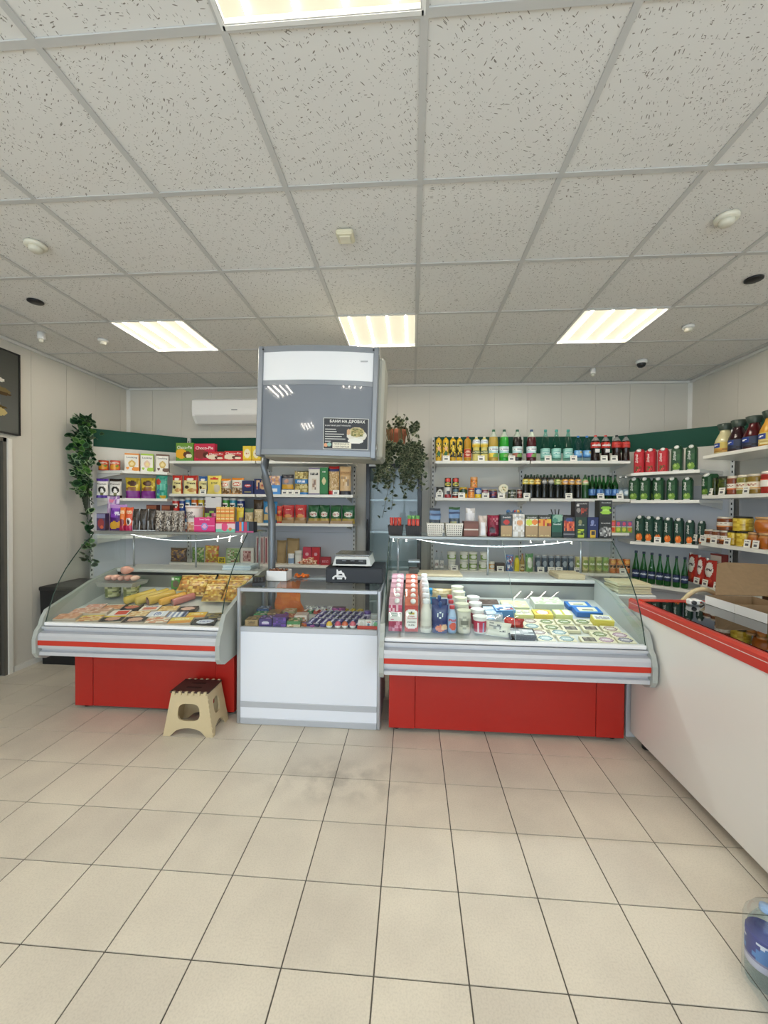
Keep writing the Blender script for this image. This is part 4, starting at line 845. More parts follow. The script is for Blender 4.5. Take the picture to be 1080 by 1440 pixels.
it = [I(613, 624, 15, 'olive_pack', 'pack', 'dark pack with white oval print', bag_(['2a2a26', ('e', .5, .5, .36, .3, 'e4e2dc'), ('e', .5, .5, .16, .14, '5a4a3c')], .04)),
 I(625, 634.5, 14.5, 'food_can', 'can', 'white and red can with black olive', can_(['e9e6e0', ('b', 0, .3, 'a83a40'), ('e', .55, .5, .2, .2, '1e1c1e')])),
 I(625, 634.5, 13, 'food_can', 'can', 'dark can with red emblem, upper of stack', olv, dz=.1125),
 I(636, 645.5, 14.5, 'food_can', 'can', 'dark can with white band', can_(['262a28', ('b', .25, .4, 'e8e6e0'), ('b', 0, .18, 'b84a32'), ('e', .5, .7, .35, .16, '4f6f7c'), ('l', .2, .45, .8, .55, 'd8d0b0')])),
 I(636, 645.5, 13, 'food_can', 'can', 'dark can with red emblem, upper of stack', olv, dz=.1125),
 I(646, 658, 15, 'food_can', 'can', 'wide orange and green vegetable can', can_(['d8922c', ('e', .5, .6, .4, .24, '2e4a2a'), ('e', .7, .2, .3, .2, 'e8b038'), ('b', .9, 1, 'c8b84a')])),
 I(658.5, 667.5, 14, 'food_can', 'can', 'orange peach can with dark red lid band', can_(['e8913a', ('b', .62, .9, '9a3428'), ('l', .2, .7, .8, .8, 'f0d8a0'), ('n', .1, .05, .9, .5, ['f0a040', 'e07a28', 'f4b458'], 10)])),
 I(661.5, 672, 15, 'food_can', 'can', 'orange fruit can standing on another can', can_(['e6954a', ('n', .05, .1, .95, .75, ['e88a30', 'f0b46a', 'd8742a', '8a7a3a'], 9), ('b', .85, 1, 'd8a878')]), dz=.1085),
 I(668, 677.5, 14, 'food_can', 'can', 'blue and yellow sweetcorn can', can_(['3f6aa8', ('b', 0, .38, 'e6c832'), ('e', .5, .65, .3, .2, 'b9c8dc')])),
 I(678, 687, 12, 'food_can', 'can', 'short grey can with maroon band', can_(['c9c6c4', ('b', .5, .95, '8a4450'), ('l', .2, .65, .8, .8, 'c8a8ac')])),
 I(688, 700, 12, 'food_can', 'can', 'short dark blue bean can', can_(['3b3450', ('n', .1, .1, .9, .7, ['a8484a', '2c2a48', '4a4a78', '8a3c48'], 8), ('b', .85, 1, 'a89a70')])),
 I(700, 713.5, 6, 'food_can', 'can', 'low beige fish tin', tin('cfc9b4', ('n', .1, .2, .9, .8, ['b8b29a', 'd8d2bc', '8c8a74'], 8))),
 I(702, 714.5, 13, 'cheese_round', 'round pack', 'round pale pack standing on edge', m_round, dz=.052),
 I(715, 726.8, 12, 'food_can', 'can', 'short dark green can with white print', can_(['3a4434', ('l', .15, .55, .85, .75, 'e0ddd0'), ('n', .2, .05, .8, .4, ['c8c4b4', '5a5a48', '3a4434'], 8)])),
 I(727.5, 734.8, 12, 'food_can', 'can', 'short red and brown can', can_(['6a3a34', ('b', .55, .8, 'c8a898'), ('n', .1, .1, .9, .5, ['8a3a30', '4a2a28', 'b86a58'], 8)])),
]
row('on second right shelf', 'cans on the second right shelf', zb[1], PB, QB, it)
def kv(lc, l2, lab):
    return bot_('kvas', '15150f', '1f3f2c', (.58, .80, [lc, ('e', .5, .5, .34, .34, l2), ('l', .2, .4, .8, .58, lab)]), bodyfn=lambda v: '131510' if v < .93 else '2a4a34', n=14)
it = []
for px_, lc, l2, lab, dsc in ((739.5, 'd8c23c', 'e8e0a0', '4a6a2a', 'yellow label'), (747.5, 'd8b83c', 'e9dc9a', '4a6a2a', 'yellow label'), (756.5, 'e0ae32', 'f0d890', '8a4a1e', 'yellow label'), (766, '3c3c3c', '9a9a98', 'd0d0cc', 'grey label'), (775.5, '454545', 'a8a8a4', 'd0d0cc', 'grey label'), (785, '9ab45a', 'e0dca0', '5a7a3a', 'light green label'), (795.5, 'd99a36', 'e8c8a0', '5a62a8', 'orange label'), (804.5, 'dc9a30', 'ecd0a0', '5a62a8', 'orange label'), (814, 'd8a03a', 'e8c898', '5a5a90', 'orange label')):
    it.append(I(px_ - 4.4, px_ + 4.4, 34, 'kvass_bottle', 'kvass bottle', 'dark kvass bottle with ' + dsc, kv(lc, l2, lab)))
for px_ in (743, 752, 761, 770.5, 780, 790, 800, 809.5): it.append(I(px_ - 4, px_ + 4, 33, 'kvass_bottle', 'kvass bottle', 'rear dark kvass bottle with yellow label', kv('c8b03c', 'd8cc88', '5a5a2a'), ins=.125))
it.append(I(819.5, 828.5, 34, 'soda_bottle', 'soda bottle', 'green soda bottle with pink and white label', bot_('kvas', '1f4a26', '2a4a30', (.56, .80, ['8aa86a', ('e', .5, .55, .35, .3, 'd8a890'), ('l', .2, .3, .8, .5, 'e8e4d0')]), n=14)))
gl = (.14, .40, ['4a7ab8', ('e', .5, .6, .3, .3, '7aa4d4'), ('r', .4, .2, .6, .9, '3460a0')])
for px_ in (834, 844.5, 856.5, 866.5): it.append(I(px_ - 4.6, px_ + 4.6, 34, 'beer_bottle', 'beer bottle', 'slim green bottle with blue label', bot_('slim', '1f7a34', '2a3a34', gl, mt=GREENGLASS, n=14)))
for px_ in (829, 839, 850, 860): it.append(I(px_ - 4.2, px_ + 4.2, 33, 'beer_bottle', 'beer bottle', 'rear slim green bottle, half hidden', bot_('slim', '1f7a34', '2a3a34', gl, mt=GREENGLASS, n=14), ins=.12))
for px_ in (873.5, 881): it.append(I(px_ - 3.6, px_ + 3.6, 32, 'water_bottle', 'water bottle', 'tiny clear bottle with white cap', bot_('slim', 'c8d4d6', 'e2e4e2', (.14, .4, ['9ab0c0', ('e', .5, .5, .3, .3, 'd8e0e4')]), mt=CLEAR, n=12)))
row('on second right shelf', 'bottles on the second right shelf', zb[1], PB, QB, it)
row('on second right shelf', 'price cards on the second right shelf', zb[1], PB, QB, mk_tags([618, 649, 683, 705, 741, 800, 845, 872]))
# ---- back right, lowest visible shelf (seen through the case)
yog = lambda c: (lambda w, h: m_cup(w, h, ['e4e2d6', ('b', .2, .75, c), ('e', .5, .5, .3, .2, 'e8e8e0')], 'dcdcd4', taper=.92))
it = [I(612, 617.5, 27, 'spice_bottle', 'bottle', 'small bottle with dark red cap', bot_('slim', 'cfd2d0', '3a2a34', (.1, .5, ['e4e0dc', ('l', .2, .3, .8, .7, '8a7a7a')]), mt=CLEAR, n=12)), I(619, 625, 26, 'spice_bottle', 'bottle', 'small clear bottle with grey cap', bot_('slim', 'cfd2d0', 'b8b4b4', (.1, .5, ['dcdad6', ('l', .2, .3, .8, .7, '9a9a9a')]), mt=CLEAR, n=12))]
for l, r in ((648, 660), (661, 673), (675, 687)): it.append(I(l, r, 12, 'yoghurt_tub', 'tub', 'cream tub with green band', yog('7fa04c')))
for l, r in ((630, 643), (648, 660), (661, 673), (677, 689)): it.append(I(l, r, 12, 'yoghurt_tub', 'tub', 'upper cream tub with green band', yog('86a84e'), dz=.0975))
it += [I(631, 642, 12, 'yoghurt_tub', 'tub', 'plain white tub under another', yog('d4d2cc')), I(689, 697.5, 12, 'yoghurt_tub', 'tub', 'small tub with orange band', yog('d0963c'))]
it += [I(698, 711, 11, 'sauce_box', 'box', 'dark brown box', box_(['4a3c38', ('l', .2, .4, .8, .6, 'b8a89a')], '3a302c')),
 I(713, 724, 23, 'snack_bag', 'bag', 'blue and white snack bag', bag_(['5a78b0', ('n', .1, .1, .9, .9, ['6a86b8', 'd8dce4', '4a5a90', 'b8584a'], 9)])), I(725, 732.5, 22, 'mustard_bottle', 'bottle', 'yellow lemon-shaped squeeze bottle', bot_('milk', 'e8d83a', '5a8a3a')),
 I(733, 739.5, 25, 'oil_flask', 'bottle', 'amber vinegar bottle', bot_('slim', 'a88a4a', '8a4a3a', (.1, .4, ['d8cca0', ('l', .2, .3, .8, .7, '7a5a3a')]))), I(740.5, 752, 25, 'snack_bag', 'bag', 'green and white spice bag', bag_(['7aa868', ('e', .5, .5, .3, .3, 'e4e8dc'), ('b', .8, 1, '3f7a4a')]))]
for k in range(6): it.append(I(754 + k * 9.4, 762.6 + k * 9.4, 23, 'beer_can', 'beer can', 'dark blue-grey beer can', can_(['4d5c6c', ('b', .4, .6, '3a4654'), ('e', .5, .5, .28, .18, '9aa6b0'), ('b', .88, 1, '8c949c')])))
for k in range(5): c = ['c8c08a', 'd0c890', 'a8b86a', 'c0c078', '9abf70'][k]; it.append(I(811.5 + k * 9.6, 820.4 + k * 9.6, 22, 'soda_can', 'soda can', ['cream', 'cream', 'olive green', 'pale yellow', 'light green'][k] + ' slim soda can', can_([c, ('e', .5, .55, .34, .26, '8aa050'), ('l', .2, .5, .8, .6, 'eeeed8'), ('b', 0, .12, '9a9a70')])))
for k in range(3): it.append(I(860 + k * 10, 869.4 + k * 10, 20, 'soda_can', 'soda can', 'orange soda can with dark lettering', can_(['c8743a', ('b', .35, .62, 'd8a070'), ('l', .12, .38, .88, .58, '3a2a28'), ('e', .5, .8, .3, .12, 'e8b060')])))
row('on lowest right shelf', 'goods on the low right shelf', zb[3], PB, QB, it)
row('on lowest right shelf', 'price cards on the low right shelf', zb[3], PB, QB, mk_tags([640, 705, 762, 777, 788, 814, 878]))
# ---- diagonal right corner
PD, QD = (2.215, 4.20), (2.60, 3.80)
def juice(kind, **k):
    base, fr = {'berry': ('c0222f', None), 'apple': ('1c4a2c', '6f9834'), 'orange': ('163d30', 'e87424')}[kind]
    return lambda w, h: m_juice(w, h, base, fr, kind, 'Добрый', **k)
it = [I(c - 7.2, c + 7.2, 33, 'juice_carton', 'juice carton', 'red berry juice carton', juice('berry')) for c in (896.5, 912.5, 930)] + [I(c - 7.8, c + 7.8, 35, 'juice_carton', 'juice carton', 'dark green apple juice carton', juice('apple')) for c in (949.5, 970)]
row('on top corner shelf', 'juice cartons on the top corner shelf', zd[0], PD, QD, it)
it = [I(c - 7.4, c + 7.4, 31.5, 'juice_carton', 'juice carton', 'dark green apple juice carton', juice('apple')) for c in (890, 905, 924, 943.5, 965)]
for c in (897, 914): it.append(I(c - 6.2, c + 6.2, 31, 'juice_carton', 'juice carton', 'rear apple juice carton, half hidden', juice('apple'), ins=.125))
row('on second corner shelf', 'juice cartons on the second corner shelf', zd[1], PD, QD, it)
PR, QR = (2.60, 3.80), (2.60, 2.75)
it = [I(c - 6.6, c + 6.6, 36, 'juice_carton', 'juice carton', 'dark green orange juice carton', juice('orange')) for c in (899, 912, 925, 939, 954)] + [I(963.5, 976, 34, 'juice_carton', 'juice carton', 'dark green orange juice carton', juice('orange'), ins=.06), I(981, 992, 33, 'juice_carton', 'juice carton', 'dark green orange juice carton', juice('orange'), ins=.12)]
row('on third corner shelf', 'juice cartons on the third corner shelf', zd[2], PD, QD, it)
it = [I(c - 3.6, c + 3.6, 17, 'small_juice_carton', 'juice carton', d_ + ' kids juice carton', box_([c1, ('b', .5, .95, c2), ('e', .5, .72, .32, .16, 'e8607a'), ('e', .5, .25, .34, .16, c3), ('b', .46, .5, 'f0ece0')], 'b8b8b0', .045)) for c, d_, c1, c2, c3 in ((862.5, 'orange', 'e09a4a', 'c8603a', 'd84a30'), (870, 'pink and green', '8ab03a', '7a6a9a', 'd8d85a'), (878, 'pink and green', '8ab03a', '7a6a9a', 'd8d85a'), (886, 'pink and green', '8ab03a', '7a6a9a', 'e08a4a'))]
row('above the drink cans', 'small kids juice cartons', zb[2], PB, (2.3, SY), [dict(i, ins=.02) for i in it])
gw = (.16, .40, ['24365e', ('b', .0, .12, '1c2a4c'), ('l', .15, .45, .85, .65, 'c8d0dc'), ('b', .88, 1, '1c2a4c')])
it = [I(c - 5.2, c + 5.2, 44, 'water_bottle', 'water bottle', 'green glass water bottle with navy label', bot_('wine', '1f7a3a', '26344a', gw, mt=GREENGLASS, n=16)) for c in (894, 905, 916.5, 928, 939, 951.5, 963.5)]
row('on lowest corner shelf', 'green water bottles on the lowest corner shelf', zd[3], PD, QD, it)
row('on corner shelf', 'price cards on the third corner shelf', zd[2], PD, QD, mk_tags([925]))
# ---- right wall
def caraf(c, fr, l2): return bot_('carafe', c, '34433a', (.03, .38, ['23314f' if fr == 'd' else 'c9b45a', ('r', .0, .5, .62, .92, '1f3a8a'), ('l', .05, .62, .55, .8, 'e8eaf0'), ('n', .1, .02, .95, .42, l2, 7), ('r', 0, 0, 1, .04, c)]), bodyfn=lambda v: c, n=20)
it = [I(996.5, 1014.5, 42, 'juice_bottle', 'juice bottle', 'pale clear nectar carafe bottle', caraf('cfc79a', 'l', ['c89a4a', 'b8863a', '9a7430'])), I(1015, 1034, 44, 'juice_bottle', 'juice bottle', 'dark purple juice carafe bottle', caraf('2c1016', 'd', ['1c2238', '26304c', '1a1a28'])), I(1035, 1056, 46, 'juice_bottle', 'juice bottle', 'dark red juice carafe bottle', caraf('4a0f14', 'd', ['1c2238', '26304c', '16161f'])), I(1057, 1080, 50, 'juice_bottle', 'juice bottle', 'golden orange juice carafe bottle', caraf('c8942e', 'l', ['d8c88a', 'b8a05a', 'e0d4a0']))]
row('on top right-wall shelf', 'carafe bottles on the right wall', zr[0], PR, QR, it)
pk = lambda u, v: None
it = [I(984, 996.5, 30, 'juice_carton', 'juice carton', 'apple juice carton at the shelf end', juice('apple'), ins=.005),
 I(998.5, 1003.5, 24, 'pickle_jar', 'jar', 'narrow dark green pickle jar', jar_('2f3a1e', '3a3a2a', fillfn=['38421f', ('n', 0, 0, 1, 1, ['38421f', '4a5526', '2a3318'], 8)])), I(1004, 1017, 26, 'pickle_jar', 'jar', 'dark green pickled cucumber jar', jar_('3d4a20', '2f3226', fillfn=['46521f', ('n', 0, 0, 1, 1, ['46521f', '5a6428', '333d1a'], 8)])),
 I(1017, 1029, 26, 'sauce_jar', 'jar', 'brown-red vegetable jar', jar_('8a4a34', 'd8cfc0', (.26, .58, ['e9e4d8', ('b', 0, .25, 'd8703a'), ('l', .2, .5, .8, .7, '8a6a5a')]))), I(1030, 1044, 27, 'sauce_jar', 'jar', 'olive green vegetable jar with tan label', jar_('8a8440', 'd8d0be', (.22, .60, ['e8e0c8', ('b', .08, .3, 'd0a040'), ('l', .2, .5, .8, .72, '9a4a3a')]))), I(1044.5, 1061, 28, 'sauce_jar', 'jar', 'olive brown vegetable jar with tan label', jar_('8c7434', 'd8d0be', (.22, .60, ['e8e0c8', ('b', .08, .3, 'd0a040'), ('l', .2, .5, .8, .72, '9a4a3a')]))), I(1062, 1082, 31, 'sauce_jar', 'jar', 'red tomato jar with white checked lid', jar_('9a2c24', 'e6dcd2', (.30, .64, ['ece8e0', ('b', .88, 1, 'd8542a'), ('e', .1, .2, .2, .2, 'c8382a')])))]
row('on second right-wall shelf', 'jars on the second right wall shelf', zr[1], PR, QR, it)
row('on second right-wall shelf', 'price cards on the second right wall shelf', zr[1], PR, QR, mk_tags([996, 1013, 1047], 9, .06))
bj = lambda: jar_('7a4426', 'ddd6c8', (.26, .62, ['e8e2d6', ('b', 0, .35, 'dc8a44'), ('b', .3, .36, 'f0ece0'), ('l', .2, .6, .8, .8, 'a88a78')]))
cj = lambda: jar_('c8a830', '2b2a22', None, fillfn=['c9aa34', ('n', 0, 0, 1, 1, ['d8bc44', 'b8962a', 'c9aa34', 'e0c850'], 7), ('r', .3, .0, .34, .8, '9a7c20'), ('r', .64, .0, .68, .8, '9a7c20')])
hj = lambda: jar_('a85a1c', 'c9a070', None, round_=1.0, fillfn=['ad5f1e', ('b', .75, 1, 'b87a3a')])
it = [I(987, 998, 19, 'pate_jar', 'jar', 'brown jar with orange and white label', bj(), h=.116), I(998.5, 1009, 19, 'pate_jar', 'jar', 'brown jar with orange and white label', bj(), h=.116), I(1009.5, 1020, 20, 'pate_jar', 'jar', 'brown jar with orange and white label', bj(), h=.116), I(1002, 1020, 20, 'pate_jar', 'jar', 'brown jar with orange label, topmost on its stack', bj(), dz=.117, h=.115),
 I(1020, 1030, 21, 'corn_jar', 'jar', 'yellow pickled corn jar', cj(), h=.12), I(1030, 1047, 21, 'corn_jar', 'jar', 'yellow pickled corn jar', cj(), h=.12), I(1024, 1043, 20, 'corn_jar', 'jar', 'yellow pickled corn jar, topmost of stack', cj(), dz=.121, h=.118),
 I(1047, 1061, 22, 'honey_jar', 'jar', 'amber round honey jar', hj(), h=.12), I(1061.5, 1077, 23, 'honey_jar', 'jar', 'amber round honey jar', hj(), h=.12), I(1054, 1075, 22, 'honey_jar', 'jar', 'amber round honey jar, topmost of stack', hj(), dz=.121, h=.12),
 I(1077.5, 1092, 24, 'olive_jar', 'jar', 'green-yellow olive jar', jar_('9a9a34', '4a6a2a', None, round_=1.0))]
row('on third right-wall shelf', 'jars on the third right wall shelf', zr[2], PR, QR, it)
row('on third right-wall shelf', 'price cards on the third right wall shelf', zr[2], PR, QR, mk_tags([975, 988, 1003, 1022, 1050, 1062], 9.5, .062))
kp = lambda w_: bag_(['a82a20', ('e', .5, .62, .36, .28, 'ece6de'), ('l', .25, .6, .75, .72, '4a4a48'), ('e', .5, .2, .32, .12, 'c23a2a'), ('b', .0, .08, '8a2018')], .04, txts=())
def pouch(w, h):
    o, d = m_bag(w, h * .93, .05, ['a82a20', ('e', .5, .62, .36, .28, 'ece6de'), ('l', .25, .58, .75, .70, '5a4a48'), ('e', .5, .22, .32, .12, 'd0452e'), ('b', .0, .08, '8a2018')]); b = B(); b.lathe([(.010, 0), (.010, .016), (.007, .02), (0, .02)], 12); b.ob('cap', mat('eceae4', .4), o, (-w * .28, 0, h * .90)); return o, d
it = [I(966, 979, 42, 'ketchup_pouch', 'ketchup pouch', 'red ketchup pouch with white cap', pouch), I(979, 989.5, 41, 'ketchup_pouch', 'ketchup pouch', 'red ketchup pouch with white cap', pouch), I(989, 1006, 40, 'ketchup_pouch', 'ketchup pouch', 'wide red ketchup pouch', pouch), I(1000, 1016, 44, 'sauce_pack', 'pack', 'dark red sauce pack with white lid', box_(['8a2a24', ('b', .75, .95, 'd8d0c4'), ('e', .5, .4, .3, .2, 'c8a898')], '7a241e'), ins=.14),
 I(1018, 1036, 26, 'sauce_pack', 'pack', 'dark green sauce pack', box_(['3a4a34', ('l', .2, .4, .8, .7, 'c8c4b0')], '2f3a2a'), ins=.12), I(1070, 1082, 26, 'sauce_jar', 'jar', 'dark brown jar with yellow label', jar_('3a2616', '2a2420', (.3, .8, ['c8a030', ('n', .2, .2, .8, .8, ['c8a030', '8a4a2a'], 6)])))]
row('on lowest right-wall shelf', 'sauces on the lowest right wall shelf', zr[3], PR, QR, it)
row('on lowest right-wall shelf', 'price cards on the lowest right wall shelf', zr[3], PR, QR, mk_tags([980, 992, 1008, 1018], 8, .06))
# ---- left diagonal corner
PL, QL = (-3.02, 3.955), (-2.685, 4.20)
def tins(c): return can_([c, ('e', .5, .35, .36, .24, 'e8a034'), ('l', .15, .66, .85, .78, 'f4e6d8'), ('e', .7, .45, .12, .1, '6a8a3a')])
def wbox(acc, pic, side): return box_(['efeae0', ('b', .9, 1, acc), ('e', .5, .42, .24, .2, pic), ('e', .5, .42, .14, .12, 'f0dc9a'), ('e', .75, .12, .26, .12, acc), ('e', .2, .18, .12, .07, acc), ('r', .94, 0, 1, 1, acc)], side, .05, txts=(('Looking', '4a4a48', 0, .76, .72, .12),))
it = [I(136.5, 151.5, 14, 'fruit_can', 'can', 'orange-red canned fruit', tins('c8583a')), I(153, 168, 14.5, 'fruit_can', 'can', 'pinkish canned fruit', tins('d86a58')),
 I(175, 196, 25, 'cereal_box', 'box', 'white box with orange corner', wbox('e8922c', 'd8b04a', 'e0882c')), I(197.5, 216, 25, 'cereal_box', 'box', 'white box with lime green corner', wbox('a8cc3a', 'e8c8a8', 'a0c040')), I(219, 238, 25, 'cereal_box', 'box', 'white box with brown corner', wbox('6a4a34', 'd8b86a', '5a4434'))]
PL2, QL2 = (-3.15, 3.97), (-2.60, 4.20)
row('on top corner shelf by ivy', 'cans and boxes on the top left corner shelf', 1.845, PL2, (-2.64, 4.22), it)
def prem(a): return bag_(['ece9e4', ('b', .88, 1, a), ('b', 0, .14, a), ('e', .5, .42, .34, .18, '2a2420'), ('e', .5, .36, .16, .12, 'ece9e4'), ('e', .5, .2, .2, .06, '7a7a50')], .06, txts=(('Premium', '2c2a2a', 0, .72, .72, .09),))
ylw = lambda s: bag_(['d8bc3a', ('b', 0, .36, '7a1f86'), ('e', .48, .72, .34, .13, '4a2a1e'), ('e', .45, .45, .4, .1, '8a5a24'), ('n', .72, .4, 1, 1, ['d8bc3a', 'e8d468', 'b89a2a'], 9)], .08, seed=s)
it = [I(134, 152, 27, 'snack_bag', 'snack bag', 'white bag with purple foot and dark pretzel print', prem('5a3a9a')), I(152.5, 171, 27, 'snack_bag', 'snack bag', 'white bag with dark brown foot and pretzel print', prem('2e221e')), I(175, 197, 29, 'snack_bag', 'snack bag', 'yellow bag with purple foot', ylw(2)), I(197, 218.5, 29, 'snack_bag', 'snack bag', 'yellow bag with purple foot', ylw(3)),
 I(219, 235.5, 32.5, 'snack_bag', 'snack bag', 'teal crumpled bag with fruit print', bag_(['3aa890', ('n', 0, 0, 1, 1, ['3aa890', '6ac4b0', '2f9484', '4fb49e'], 6), ('e', .2, .72, .22, .13, 'c23a30'), ('e', .6, .08, .3, .07, 'd8b43a'), ('e', .2, .3, .14, .1, '3f78a8')], .06, 'pillow', seed=4))]
row('on second corner shelf by ivy', 'snack bags on the second left corner shelf', 1.555, PL2, (-2.64, 4.22), it)
it = [I(135, 150, 15, 'candy_bag', 'snack bag', 'yellow and teal candy bag', bag_(['d8b82c', ('n', .1, .1, .9, .9, ['d8b82c', '4a8a9a', 'e4c84a', '7a6a2a'], 7), ('r', 0, 0, .15, 1, '3aa0b0')], .06, 'pillow')), I(151, 167, 15, 'candy_bag', 'snack bag', 'yellow and red candy bag', bag_(['dcae2c', ('n', .1, .05, .9, .45, ['b83a2c', 'd8b82c', '8a2a20'], 7), ('l', .1, .55, .9, .8, '2a2a2a')], .06, 'pillow', seed=8)), I(169, 180, 24, 'biscuit_pack', 'pack', 'dark grey upright pack', box_(['4a4644', ('l', .2, .3, .8, .7, '8a8682')], '3a3634')), I(180, 192, 28, 'biscuit_pack', 'pack', 'brown and gold upright box', box_(['7a5a34', ('r', .12, .1, .88, .85, 'c8a86a'), ('r', .2, .12, .8, .4, 'a8482c')], '6a4e2c')), I(193, 205, 28, 'biscuit_pack', 'pack', 'brown and beige upright box', box_(['8a6a4a', ('r', .12, .1, .88, .85, 'b89a7a'), ('r', .2, .12, .8, .4, '8a5a44')], '6a5038'))]
row('on low corner shelf', 'packs on the low left corner shelf', .56, PL2, (-2.64, 4.22), it)
# ---- back left
PK, QK = (-2.665, SY), (-.63, SY)
cp = lambda bg_, pic, big=True: box_([bg_, ('e', .3, .42, .34, .26, pic), ('e', .66, .36, .24, .18, '5a2c1c'), ('e', .74, .30, .18, .12, 'efe0c8'), ('b', 0, .08, '5f9a3a' if pic == 'eeb02c' else 'b8202c')], bg_, .06, txts=(('Choco-Pie', 'f6f0ea', 0, .76, .86, .17),), nu=26, nv=20)
it = [I(247, 272, 26, 'cookie_box', 'box', 'green mango pie box', cp('6f9a3c', 'eeb02c'), ins=.08), I(272.5, 302, 25, 'cookie_box', 'box', 'pink berry pie box', cp('c82a4c', '8a3a34'), ins=.08), I(292, 315, 13, 'cookie_box', 'box', 'small red chocolate pie box', cp('c42a2c', 'e8d8c0')), I(315, 341, 14, 'cookie_box', 'box', 'wide small red chocolate pie box', cp('c42a2c', 'e8d8c0')),
 I(341, 353.5, 21, 'biscuit_pack', 'pack', 'yellow pack with cream oval', box_(['e8cc3a', ('e', .5, .5, .36, .3, 'efe6c8'), ('l', .3, .45, .7, .55, 'b8643a'), ('b', 0, .12, 'd8a82c')], 'd8bc34')), I(354, 366, 21, 'biscuit_pack', 'pack', 'yellow pack with cream oval', box_(['e8cc3a', ('e', .5, .5, .36, .3, 'efe6c8'), ('l', .3, .45, .7, .55, 'b8643a'), ('b', 0, .12, 'd8a82c')], 'd8bc34'))]
row('on top left shelf', 'boxes on the top left shelf', zl[0], PK, QK, it)
def mini(top, side): return bag_(['ebdf9c', ('b', .74, 1, top), ('e', .5, .80, .26, .07, 'efe9dc'), ('e', .28, .36, .18, .08, '3a2a20'), ('e', .66, .20, .32, .10, 'c89a5a'), ('r', 0, 0, .05, 1, side), ('r', .95, 0, 1, 1, side)], .06, txts=(('Мини', '2e2620', .12, .58, .55, .11),), back=lambda u, v: side)
cook = lambda: bag_(['e09a34', ('b', .3, .85, 'e4dcc8'), ('e', .5, .60, .34, .12, 'd05a3a'), ('l', .28, .56, .72, .66, 'f4e8d8'), ('n', .08, .05, .92, .42, ['8a6a44', 'c8b090', '6a4a30', 'd8c8a8'], 9), ('b', .85, 1, 'e08a24')], .07, 'pillow')
navy = lambda pic: box_(['1f2a5c', ('e', .5, .62, .3, .11, 'c23a3c'), ('l', .3, .58, .7, .66, 'f0e4e0')] + ([('r', .2, .14, .8, .2, 'c8b85a')] if not pic else [('n', .2, .3, .95, .9, ['c89a6a', '1f2a5c', 'd8b48a', 'a84a44'], 6)]), '1a2450', .06)
